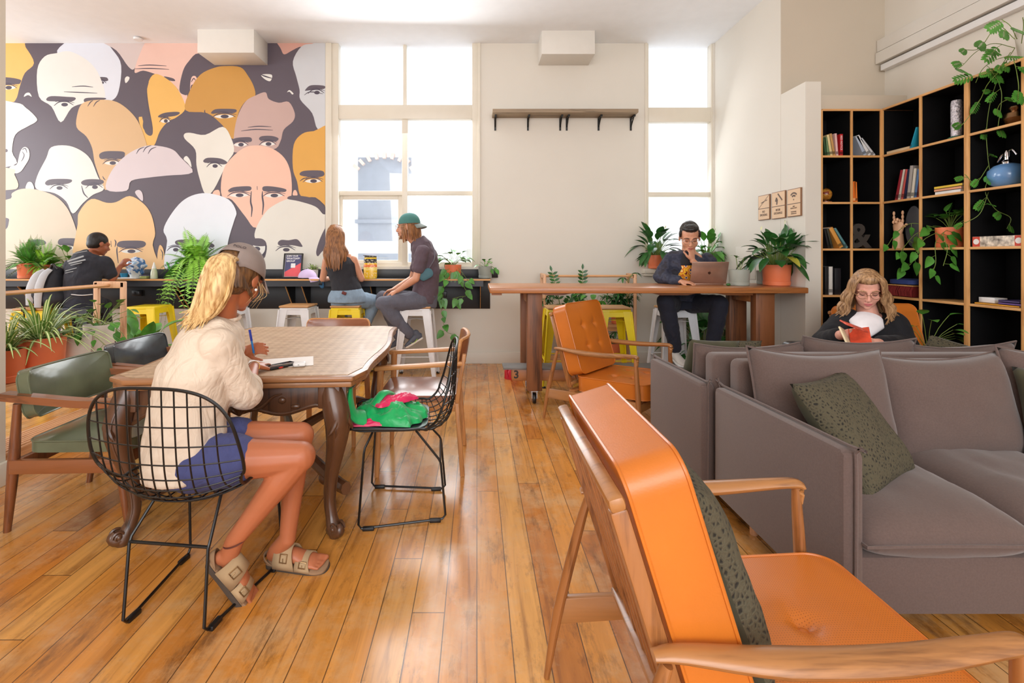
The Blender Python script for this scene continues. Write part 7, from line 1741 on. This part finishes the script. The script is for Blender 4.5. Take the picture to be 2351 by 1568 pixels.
# ---- generic seated person
def seated(label, loc, skin, side, spine, J, vox=0.007, headc=None, hf=None, hs=1.0, hands=(), arms_s=1.0, neckr=0.052, legs=True, sw=1.0, head_up=(0, 0, 1)):
    t = person(label, loc); F = head_frame(headc, hf, head_up); m = MB(); head(m, F, hs, J['nb'], neckr)
    m.etube([(c, a*0.9, b*0.88) for c, a, b in spine], side, 22)
    arm(m, J['s1'], J['e1'], J['w1'], arms_s); arm(m, J['s2'], J['e2'], J['w2'], arms_s)
    for h in hands: hand(m, *h)
    if legs: leg(m, J['h1'], J['k1'], J['a1'], 0.92); leg(m, J['h2'], J['k2'], J['a2'], 0.92)
    fuse(part('body', m, skin, t, world=True), vox, 4)
    return t, F
def garment(t, name, rows, side, limbs, mt, vox=0.009, disp=0.014, ds=0.07):
    m = MB()
    if rows: m.etube(rows, side, 24)
    for l in limbs: m.limb(l)
    return fuse(part(name, m, mt, t, world=True), vox, 3, disp, ds)

# ---- person in teal cap (profile, looking left)
d = 5.12
def Q(x, y, dd=0.0): return P(x, y, d+dd)
side = V((0.1, 1, 0)).normalized()
spine = [(Q(972, 692), 0.165, 0.13), (Q(978, 660), 0.15, 0.12), (Q(980, 625), 0.16, 0.125), (Q(975, 590), 0.175, 0.125), (Q(966, 562), 0.15, 0.10), (Q(957, 548), 0.07, 0.07)]
J = dict(nb=Q(955, 550), s1=Q(970, 578, -0.19), e1=Q(955, 640, -0.22), w1=Q(912, 668, -0.14), s2=Q(966, 578, 0.19), e2=Q(946, 640, 0.2), w2=Q(905, 664, 0.06),
         h1=Q(968, 690, -0.09), k1=Q(880, 697, -0.16), a1=Q(945, 772, -0.12), h2=Q(968, 688, 0.09), k2=Q(878, 684, 0.16), a2=Q(918, 778, 0.1))
t, F = seated('person in a teal backwards cap and purple T-shirt on a white bar stool, side on', (Q(958, 0).x, d, 0), 'skin', side, spine, J, headc=Q(937, 521), hf=(-1, 0.12, -0.05), hs=1.18, neckr=0.054,
     hands=((J['w1'], (-1, 0.3, -0.35), (-0.3, -0.3, 1), -1, 0.4, 1.0), (J['w2'], (-1, -0.4, -0.3), (-0.3, 0.3, 1), 1, 0.4, 1.0)))
face_parts(t, F, 1.18, 'brown_hair', False, cmat('clear_frame', (196, 176, 140), 0.2))
purple = cloth('faded_plum_jersey', (94, 78, 88), 7.0, 0.25, 0.010)
garment(t, 't_shirt', [(c, a*1.08, b*1.1) for c, a, b in spine[:-1]]+[(Q(958, 550), 0.085, 0.082)], side, [[(J['s1'], 0.072), (J['s1'].lerp(J['e1'], 0.6), 0.068)], [(J['s2'], 0.07), (J['s2'].lerp(J['e2'], 0.6), 0.066)]], purple, disp=0.02)
gp = cloth('grey_slub_trousers', (98, 98, 110), 7.0, 0.3, 0.012, var=0.08)
garment(t, 'trousers', [(Q(972, 703), 0.175, 0.14), (Q(974, 688), 0.175, 0.14), (Q(978, 672), 0.16, 0.13)], side, [[(J['h1'], 0.105), (J['h1'].lerp(J['k1'], 0.5), 0.092), (J['k1'], 0.078), (J['k1'].lerp(J['a1'], 0.5), 0.07), (J['k1'].lerp(J['a1'], 0.92), 0.058)], [(J['h2'], 0.10), (J['k2'], 0.076), (J['k2'].lerp(J['a2'], 0.5), 0.068), (J['k2'].lerp(J['a2'], 0.92), 0.056)]], gp, disp=0.024, ds=0.1)
so = shoe(t, Q(972, 776, -0.12), Q(932, 800, -0.16), (-0.35, 0, 1), cmat('grey_runner', (84, 88, 100), 0.7), sole='white_pot')
m = MB(); m.tube([Q(958, 778, -0.165), Q(950, 788, -0.18), Q(942, 786, -0.185)], 0.006, 6, 3, flat=0.4); part('green_stripe', m, cmat('lime_stripe', (180, 220, 60), 0.5), so, world=True)
so = shoe(t, Q(930, 790, 0.1), Q(888, 806, 0.1), (-0.3, 0, 1), 'grey_runner', sole='white_pot')
m = MB()
def gF(p): return F @ (V(p)*1.18)
m.sph(gF((0, -0.03, 0.01)), (0.094, 0.098, 0.10), F.to_3x3()); random.seed(3)
for k in range(70):
    a = rnd(-2.6, 2.6); x = 0.082*math.sin(a); y = -0.02-0.085*math.cos(a); m.tube([gF((x*0.9, y, 0.02)), gF((x*1.04, y-0.005, -0.05)), gF((x*1.0, y-0.012, -0.10-rnd(0, 0.05)))], [0.012, 0.012, 0.004], 6, 3)
part('hair', m, 'brown_hair', t, world=True)
m = MB(); random.seed(2)
for k in range(60): a = rnd(-1.2, 1.2); m.tube([gF((0.05*math.sin(a), 0.025+0.05*math.cos(a), -0.075-rnd(0, .02))), gF((0.05*math.sin(a), 0.035+0.052*math.cos(a), -0.10-rnd(0, .012)))], [0.004, 0.001], 4)
m.tube([gF((-0.026, 0.084, -0.058)), gF((0, 0.099, -0.050)), gF((0.026, 0.084, -0.058))], 0.0035, 6, 4); part('beard', m, 'brown_hair', t, world=True)
ct = thing('baseball_cap', 'teal cap worn backwards by the person on the white stool', 'cap', gF((0, 0, 0.06))); teal = cmat('teal_cotton', (70, 122, 116), 0.85)
m = MB(); m.lathe([(0.112*math.cos(a)**0.8+0.0001, 0.105*math.sin(a)) for a in [k*PI/2/10 for k in range(11)]], 28, F @ Matrix.Translation((0, -0.014*1.18, 0.028*1.18)) @ Matrix.Diagonal((0.94, 1.06, 1.1, 1))); part('crown', m, teal, ct, world=True)
m = MB(); vs = []; fs = []; n = 12
for i in range(n+1):
    a = -PI/2-0.9+1.8*i/n
    for k in range(4): e_ = 1+k/3*0.6*math.cos((a+PI/2)*1.2)**0.6; vs.append(gF((0.09*math.cos(a)*(1+(e_-1)*0.4), -0.014+0.1*math.sin(a)*e_, 0.03-0.035*(k/3)-0.02*abs(math.cos(a)))))
for i in range(n):
    for k in range(3): fs.append((i*4+k, i*4+k+1, (i+1)*4+k+1, (i+1)*4+k))
m.add(vs, fs); b_ = part('brim', m, cmat('grey_brim', (130, 140, 136), 0.85), ct, world=True); q_ = b_.modifiers.new('thick', 'SOLIDIFY'); q_.thickness = 0.004
m = MB(); m.pad(0.075, 0.05, 0.05, basis(Q(978, 630, -0.20), V((0.85, 0.1, 0.5)).normalized(), V((-0.5, 0, 0.85)).normalized(), V((0.08, -1, 0)).normalized()), r=0.045, N=10, edge=0.6)
xb = thing('crossbody_bag', 'small teal pouch slung at the waist of the person in the teal cap', 'bag', Q(972, 640, -0.2)); m2 = m; part('pouch', m2, cmat('teal_nylon', (62, 104, 116), 0.6, bump=0.3, bscale=20, bdist=0.01), xb, world=True)
m = MB(); m.tube([Q(985, 615, -0.19), Q(998, 590, -0.12), Q(992, 562, 0.02)], 0.009, 8, 4, flat=0.3); m.tube([Q(968, 640, -0.2), Q(948, 600, -0.15), Q(952, 565, 0.0)], 0.006, 8, 4, flat=0.3); part('strap', m, cmat('grey_webbing', (110, 104, 112), 0.8), xb, world=True)

# ---- person in black tank top (from behind)
d = 5.17; side = V((1, 0.05, 0))
spine = [(Q(797, 688), 0.185, 0.13), (Q(796, 665), 0.155, 0.11), (Q(789, 640), 0.135, 0.10), (Q(783, 610), 0.16, 0.11), (Q(780, 588), 0.14, 0.08), (Q(777, 578), 0.06, 0.06)]
J = dict(nb=Q(777, 580), s1=Q(750, 598), e1=Q(741, 640, 0.05), w1=Q(756, 640, 0.26), s2=Q(812, 596), e2=Q(830, 640, 0.05), w2=Q(806, 640, 0.26), h1=Q(782, 690), k1=Q(775, 700, 0.38), a1=Q(790, 735, 0.22), h2=Q(812, 688), k2=Q(860, 692, 0.18), a2=Q(842, 742, 0.15))
t, F = seated('person with long light brown hair in a black tank top on a yellow stool', (Q(800, 0).x, d, 0), 'skin', side, spine, J, headc=Q(771, 545, 0.04), hf=(-0.15, 1, -0.15), hs=1.15, arms_s=0.92, neckr=0.045,
   hands=((J['w1'], (0.3, 1, 0), (-0.2, 0, 1), -1, 0.5, 0.9), (J['w2'], (-0.2, 1, 0.1), (0.2, 0, 1), 1, 0.5, 0.9)))
garment(t, 'tank_top', [(Q(797, 672), 0.165, 0.125)]+[(c, a*1.03, b*1.1) for c, a, b in spine[1:4]]+[(Q(780, 592), 0.115, 0.085), (Q(779, 584), 0.09, 0.06)], side, [], cloth('black_jersey', (42, 42, 48), 7.0, 0.25, 0.01), disp=0.014)
jm = cloth('light_blue_denim', (142, 164, 184), 8.0, 0.25, 0.01, var=0.12)
jj = garment(t, 'jeans', [(Q(797, 694), 0.205, 0.15), (Q(797, 680), 0.20, 0.145), (Q(796, 664), 0.165, 0.12)], side, [[(J['h1'], 0.10), (J['k1'], 0.075), (J['a1'], 0.05)], [(J['h2'], 0.105), (J['h2'].lerp(J['k2'], 0.55), 0.092), (J['k2'], 0.078), (J['k2'].lerp(J['a2'], 0.9), 0.055)]], jm, disp=0.012)
m = MB(); m.cbox(Q(790, 673, -0.15), (0.045, 0.02, 0.03), 0.002, (0, 0.4, 0)); part('leather_patch', m, cmat('maroon_patch', (104, 40, 36), 0.6), jj, world=True)
for a_, nm in ((J['a1'], 0), (J['a2'], 1)): shoe(t, a_+V((0, -0.06, -0.085)), a_+V((0.02, 0.17, -0.1)), (0, 0, 1), 'black', sole='white_pot')
m = MB(); 
def gG(p): return F @ (V(p)*1.15)
m.sph(gG((0, -0.018, 0.03)), (0.096, 0.112, 0.105), F.to_3x3(), 20, 12); random.seed(6)
for k in range(150):
    a = -1.9+3.8*k/149; x = 0.074*math.sin(a); y = -0.02-0.092*math.cos(a); ln = rnd(0.18, 0.27)*(0.75+0.25*math.cos(a)); x2 = x*1.15+0.025*math.sin(k*0.4)-0.0
    m.tube([gG((x*0.6, y*0.55, 0.105)), gG((x, y, 0.03)), gG((x*1.05, y-0.012, -0.07)), gG((x2+0.01, y-0.022, -0.07-ln*0.55)), gG((x2*0.8+0.02, y-0.016, -0.07-ln))], [0.01, 0.012, 0.012, 0.010, 0.002], 6, 4)
part('hair', m, 'brown_hair', t, world=True)

# ---- person in black T-shirt at the left of the counter (from behind, leaning right)
d = 5.0; side = V((1, -0.1, 0))
spine = [(Q(190, 695), 0.17, 0.125), (Q(188, 668), 0.16, 0.115), (Q(190, 640), 0.17, 0.12), (Q(198, 610, 0.05), 0.19, 0.12), (Q(205, 590, 0.1), 0.16, 0.09), (Q(215, 580, 0.12), 0.06, 0.06)]
J = dict(nb=Q(214, 583, 0.12), s1=Q(166, 610, 0.02), e1=Q(160, 648, 0.2), w1=Q(190, 640, 0.42), s2=Q(240, 604, 0.08), e2=Q(258, 640, 0.12), w2=Q(276, 612, 0.3), h1=Q(172, 695), k1=Q(165, 705, 0.42), a1=Q(170, 770, 0.3), h2=Q(208, 695), k2=Q(240, 702, 0.35), a2=Q(235, 770, 0.3))
t, F = seated('person in a black T-shirt and dark jeans leaning over the counter at left', (Q(192, 0).x, d, 0), 'skin_brown', side, spine, J, headc=Q(227, 561, 0.18), hf=(0.45, 0.85, -0.25), hs=1.02,
   hands=((J['w1'], (0.5, 1, 0), (0, 0, 1), -1, 0.4, 1.0), (J['w2'], (0.5, 0.2, 0.8), (-0.3, -0.9, 0.2), 1, 0.7, 1.0)))
bt = garment(t, 't_shirt', [(c, a*1.07, b*1.1) for c, a, b in spine[:-1]]+[(Q(213, 585, 0.12), 0.075, 0.075)], side, [[(J['s1'], 0.075), (J['s1'].lerp(J['e1'], 0.65), 0.07)], [(J['s2'], 0.078), (J['s2'].lerp(J['e2'], 0.65), 0.07)]], cloth('black_cotton', (42, 44, 54), 7.0, 0.25, 0.010), disp=0.016)
garment(t, 'jeans', [(Q(190, 708), 0.18, 0.14), (Q(189, 690), 0.18, 0.14), (Q(189, 676), 0.165, 0.125)], side, [[(J['h1'], 0.1), (J['k1'], 0.078), (J['k1'].lerp(J['a1'], 0.9), 0.06)], [(J['h2'], 0.1), (J['k2'], 0.078), (J['k2'].lerp(J['a2'], 0.9), 0.06)]], cloth('dark_denim', (42, 46, 60), 7.0, 0.25, 0.01, var=0.12), disp=0.014)
m = MB(); m.tube([Q(165, 676, -0.16), Q(188, 678, -0.17), Q(212, 676, -0.15)], 0.011, 8, 3, flat=0.4); part('belt', m, 'white', t, world=True)
for a_ in (J['a1'], J['a2']): shoe(t, a_+V((0, -0.06, -0.085)), a_+V((0.02, 0.19, -0.1)), (0, 0, 1), 'black', sole='white_pot')
m = MB()
for (x0, y0, x1, y1, w_) in ((162, 583, 200, 576, 1.2), (155, 600, 192, 588, 3.2), (158, 605, 196, 596, 3.0), (162, 609, 188, 603, 1.6), (150, 622, 176, 615, 1.5), (150, 627, 172, 622, 1.2)): m.bar(Q(x0, y0, -0.112), Q(x1, y1, -0.10), w_*0.0046, 0.005, hint=(0, 1, 0))
part('shirt_print', m, cmat('faded_print', (176, 184, 190), 0.8), bt, world=True)
m = MB(); m.sph(F @ V((0, -0.022, 0.040)), (0.080, 0.098, 0.088), F.to_3x3(), 20, 12); m.sph(F @ V((0, -0.045, -0.005)), (0.074, 0.068, 0.07), F.to_3x3()); fuse(part('hair', m, 'dark_hair', t, world=True), 0.006, 12)

# ---- person with the laptop (facing the camera)
d = 4.86; side = V((1, 0, 0))
spine = [(Q(1560, 700), 0.175, 0.125), (Q(1562, 670), 0.155, 0.115), (Q(1568, 635, -0.06), 0.165, 0.12), (Q(1575, 605, -0.12), 0.185, 0.12), (Q(1580, 585, -0.15), 0.15, 0.09), (Q(1582, 575, -0.17), 0.065, 0.06)]
J = dict(nb=Q(1582, 585, -0.16), s1=Q(1542, 596, -0.12), e1=Q(1515, 636, -0.10), w1=Q(1562, 646, -0.34), s2=Q(1625, 598, -0.12), e2=Q(1632, 640, -0.24), w2=Q(1590, 598, -0.30), h1=Q(1545, 697), k1=Q(1528, 692, -0.42), a1=Q(1552, 805, -0.30), h2=Q(1585, 697), k2=Q(1652, 696, -0.36), a2=Q(1632, 810, -0.25))
t, F = seated('person with short black hair and glasses resting chin on hand behind a laptop', (Q(1555, 0).x, d, 0), 'skin', side, spine, J, vox=0.0055, headc=Q(1583, 545, -0.25), hf=(-0.26, -0.88, -0.40), hs=1.16,
   hands=((J['w1'], (0.8, -0.6, -0.1), (0, -0.2, 1), 1, 0.35, 1.05), (J['w2'], (-0.15, -0.02, 1.0), (0.5, -0.85, 0.1), -1, 0.75, 1.05)))
face_parts(t, F, 1.16, 'dark_hair', True, 'steel')
camo = NT('dark_camo_jacket'); camo.b.inputs['Roughness'].default_value = 0.85
c1_ = camo.add('ShaderNodeTexCoord'); c2_ = camo.add('ShaderNodeTexNoise', i_Vector=c1_.outputs['Object'], i_Scale=14.0, i_Detail=2.0)
camo.link(camo.ramp(c2_.outputs[0], [(0.4, lin((40, 44, 62))), (0.5, lin((58, 60, 76))), (0.6, lin((46, 44, 52)))]), camo.b.inputs['Base Color']); M['camo'] = camo.m
jk = garment(t, 'jacket', [(Q(1562, 690), 0.20, 0.155), (Q(1562, 665), 0.19, 0.145)]+[(c, a*1.12, b*1.2) for c, a, b in spine[2:-1]]+[(Q(1582, 580, -0.15), 0.085, 0.075)], side, [[(J['s1'], 0.078), (J['s1'].lerp(J['e1'], 0.5), 0.074), (J['e1'], 0.066), (J['e1'].lerp(J['w1'], 0.85), 0.050)], [(J['s2'], 0.078), (J['e2'], 0.066), (J['e2'].lerp(J['w2'], 0.7), 0.052)]], 'camo', disp=0.022)
m = MB(); pts = [(1556, 592), (1568, 585), (1588, 588), (1592, 610), (1590, 655), (1556, 655), (1552, 620)]
ft = NT('patterned_tee'); ft.b.inputs['Roughness'].default_value = 0.85
f1 = ft.add('ShaderNodeTexCoord'); f2 = ft.add('ShaderNodeTexVoronoi', i_Vector=f1.outputs['Object'], i_Scale=24.0); f3 = ft.add('ShaderNodeSeparateXYZ', i_Vector=f1.outputs['Object'])
pat = ft.ramp(f2.outputs['Distance'], [(0.0, lin((60, 60, 130))), (0.25, lin((240, 200, 120))), (0.42, lin((214, 110, 30))), (0.6, lin((240, 180, 40))), (0.8, lin((120, 30, 30)))], 'CONSTANT')
ft.link(ft.mix(ft.math('LESS_THAN', f3.outputs[2], 1.21), lin((26, 26, 30)), pat), ft.b.inputs['Base Color']); M['tee'] = ft.m
m.etube([(Q(1574, 660, -0.135), 0.085, 0.06), (Q(1574, 630, -0.175), 0.088, 0.075), (Q(1577, 600, -0.215), 0.075, 0.07), (Q(1580, 584, -0.215), 0.055, 0.06)], side, 20); part('t_shirt', m, 'tee', t, world=True)
garment(t, 'trousers', [(Q(1560, 708), 0.185, 0.14), (Q(1561, 690), 0.185, 0.14)], side, [[(J['h1'], 0.1), (J['k1'], 0.08), (J['k1'].lerp(J['a1'], 0.5), 0.072), (J['k1'].lerp(J['a1'], 0.93), 0.058)], [(J['h2'], 0.1), (J['k2'], 0.08), (J['k2'].lerp(J['a2'], 0.5), 0.072), (J['k2'].lerp(J['a2'], 0.93), 0.058)]], cloth('navy_trousers', (32, 34, 48), 7.0, 0.25, 0.01), disp=0.016)
for a_ in (J['a1'], J['a2']): shoe(t, a_+V((0, 0.07, -0.09)), a_+V((0.0, -0.19, -0.12)), (0, 0, 1), cmat('white_trainer', (216, 212, 206), 0.7), sole='white')
m = MB()
def gL(p): return F @ (V(p)*1.16)
m.sph(gL((0, -0.03, 0.05)), (0.088, 0.102, 0.094), F.to_3x3(), 22, 14); m.sph(gL((0, -0.062, -0.005)), (0.08, 0.06, 0.07), F.to_3x3()); m.sph(gL((0, 0.03, 0.092)), (0.074, 0.07, 0.036), F.to_3x3())
for q in (-1, 1): m.sph(gL((q*0.074, 0.012, 0.035)), (0.012, 0.03, 0.035), F.to_3x3())
fuse(part('hair', m, 'dark_hair', t, world=True), 0.006, 1, 0.008, 0.02)

# ---- reading person in the orange chair
d = 3.42; side = V((0.92, -0.38, 0))
spine = [(Q(2010, 860, 0.0), 0.21, 0.16), (Q(2008, 825, 0.02), 0.20, 0.16), (Q(2003, 790, 0.04), 0.20, 0.155), (Q(1998, 755, 0.05), 0.215, 0.14), (Q(1993, 734, 0.04), 0.13, 0.08), (Q(1992, 722, 0.02), 0.065, 0.06)]
J = dict(nb=Q(1992, 722, 0.03), s1=Q(1932, 745, 0.10), e1=Q(1893, 785, 0.02), w1=Q(1934, 768, -0.27), s2=Q(2052, 745, -0.04), e2=Q(2076, 795, -0.12), w2=Q(2010, 788, -0.27), h1=Q(1985, 850, 0.0), k1=Q(1960, 850, -0.1), a1=Q(1960, 900, -0.1), h2=Q(2030, 850), k2=Q(2040, 850, -0.1), a2=Q(2040, 900, -0.1))
t, F = seated('person with wavy blonde hair and glasses reading a book in an orange chair', (Q(2010, 0).x, d, 0.0), 'skin_pale', side, spine, J, vox=0.0055, headc=Q(1990, 664, -0.03), hf=(-0.50, -0.80, -0.36), hs=1.12, arms_s=1.25, legs=False,
   hands=((J['w1'], (0.75, -0.3, 0.1), (-0.2, -0.9, 0.3), 1, 0.6, 1.0), (J['w2'], (-0.95, -0.2, 0.25), (0.1, -0.8, 0.5), -1, 0.6, 1.0)))
face_parts(t, F, 1.12, 'dark_blonde_hair', True, cmat('gold_frame', (200, 160, 120), 0.25, metal=1.0), cmat('rose_lips', (196, 104, 108), 0.4))
garment(t, 'black_cardigan', [(c, a*1.1, b*1.08) for c, a, b in spine[:4]]+[(Q(1994, 733, 0.06), 0.175, 0.095)], side, [[(J['s1'], 0.086), (Q(1952, 731, 0.05), 0.066)], [(J['s2'], 0.086), (Q(2034, 733, 0.03), 0.074)], [(J['s1'], 0.088), (J['s1'].lerp(J['e1'], 0.5), 0.085), (J['e1'], 0.08), (J['e1'].lerp(J['w1'], 0.78), 0.056)], [(J['s2'], 0.088), (J['s2'].lerp(J['e2'], 0.5), 0.085), (J['e2'], 0.08), (J['e2'].lerp(J['w2'], 0.78), 0.056)]], cloth('black_knit', (14, 15, 22), 7.0, 0.2, 0.008), disp=0.014)
m = MB(); m.etube([(Q(1986, 778, -0.125), 0.012, 0.015), (Q(1987, 760, -0.095), 0.06, 0.035), (Q(1989, 744, -0.055), 0.098, 0.05), (Q(1991, 731, -0.01), 0.088, 0.055)], side, 24); part('white_top', m, cmat('white_cotton', (236, 232, 236), 0.9), t, world=True)
garment(t, 'skirt', [(Q(2010, 880, 0.02), 0.23, 0.17), (Q(2008, 850, 0.0), 0.23, 0.17), (Q(2008, 832), 0.2, 0.15)], side, [], cmat('black_skirt', (30, 30, 34), 0.9))
m = MB()
def gR(p): return F @ (V(p)*1.12)
m.sph(gR((0, -0.024, 0.038)), (0.090, 0.102, 0.100), F.to_3x3(), 20, 12); m.sph(gR((0, 0.03, 0.085)), (0.07, 0.06, 0.045), F.to_3x3()); random.seed(12)
for q in (-1, 1):
    for k in range(75):
        a = k/74; y = 0.055-0.14*a; x = q*(0.045+0.045*math.sin(PI*min(1, a*0.9+0.18))); L_ = rnd(0.10, 0.17); wv = 0.018*math.sin(k*0.5)
        m.tube([gR((q*0.004, 0.06-0.10*a, 0.120-0.02*a)), gR((x*0.85, y+0.012, 0.075)), gR((x*1.06, y, 0.0)), gR((x*1.2+wv, y-0.004, -0.06)), gR((x*1.42-wv, y+0.008, -0.06-L_*0.5)), gR((x*1.55+wv*1.4, y+0.02, -0.06-L_))], [0.006, 0.010, 0.010, 0.010, 0.008, 0.002], 6, 4)
part('hair', m, 'dark_blonde_hair', t, world=True)
# book and phone held by the reading person
bk = thing('open_book', 'orange paperback held open by the reading person', 'book', Q(1965, 782, -0.34))
oc = Q(1954, 795, -0.34); m = MB(); R_ = basis(oc, V((0.86, -0.45, 0.22)).normalized(), V((0.25, 0.52, 0.80)).normalized(), V((0.86, -0.45, 0.22)).normalized().cross(V((0.25, 0.52, 0.80)).normalized()))
m.box((0, -0.02, 0), (0.11, 0.12, 0.003), 0, R_); m.box((0, -0.02, 0.0), (0.003, 0.12, 0.014), 0, R_); part('cover', m, cmat('orange_cover', (210, 70, 36), 0.5, var=0.25, vscale=14), bk, world=True)
m = MB(); m.box((0.003, -0.017, -0.013), (0.107, 0.117, 0.0), 0.001, R_); R2 = basis(oc, V((-0.75, -0.55, 0.3)).normalized(), V((0, 0.55, 0.83)).normalized(), V((-0.75, -0.55, 0.3)).normalized().cross(V((0, 0.55, 0.83)).normalized()))
m.box((0.0, -0.017, -0.006), (0.09, 0.117, 0.004), 0.001, R2); part('pages', m, cmat('book_pages', (238, 220, 180), 0.8), bk, world=True)
ph = thing('held_phone', 'phone in an orange case held above the book by the reading person', 'phone', Q(1955, 752, -0.30))
m = MB(); m.box((-0.07, -0.036, -0.005), (0.07, 0.036, 0.005), 0.004, basis(Q(1960, 749, -0.36), V((0.9, -0.1, -0.35)).normalized(), V((0.1, 0.8, 0.2)).normalized(), V((0.25, -0.2, 0.95)).normalized())); part('case', m, cmat('orange_case', (226, 90, 70), 0.4, var=0.3, vscale=30), ph, world=True)

# ------------------------------------------------------------------ repeats share a group
GROUPS = {'bar_stool': 'metal bar stools', 'wire_chair': 'wire mesh chairs at the table', 'padded_armchair': 'vinyl padded armchairs', 'oak_armchair': 'oak armchairs at the table',
          'lounge_chair': 'orange leather lounge chairs', 'sofa': 'grey mauve sofas', 'scatter_cushion': 'olive scatter cushions', 'wall_sign': 'wooden signs on the right wall',
          'potted_fern': 'ferns on the counter', 'potted_spider_plant': 'spider plants', 'potted_peace_lily': 'peace lilies', 'potted_pothos': 'trailing pothos plants',
          'potted_zz_plant': 'zz plants on the back stand', 'potted_umbrella_plant': 'umbrella plants on the back stand', 'floor_plant': 'floor plants', 'plant_stand': 'timber plant stands'}
for o in list(bpy.data.objects):
    if o.parent is None and o.get('label') and not o.get('group'):
        g_ = GROUPS.get(o.name.split('.')[0])
        if g_: o['group'] = g_
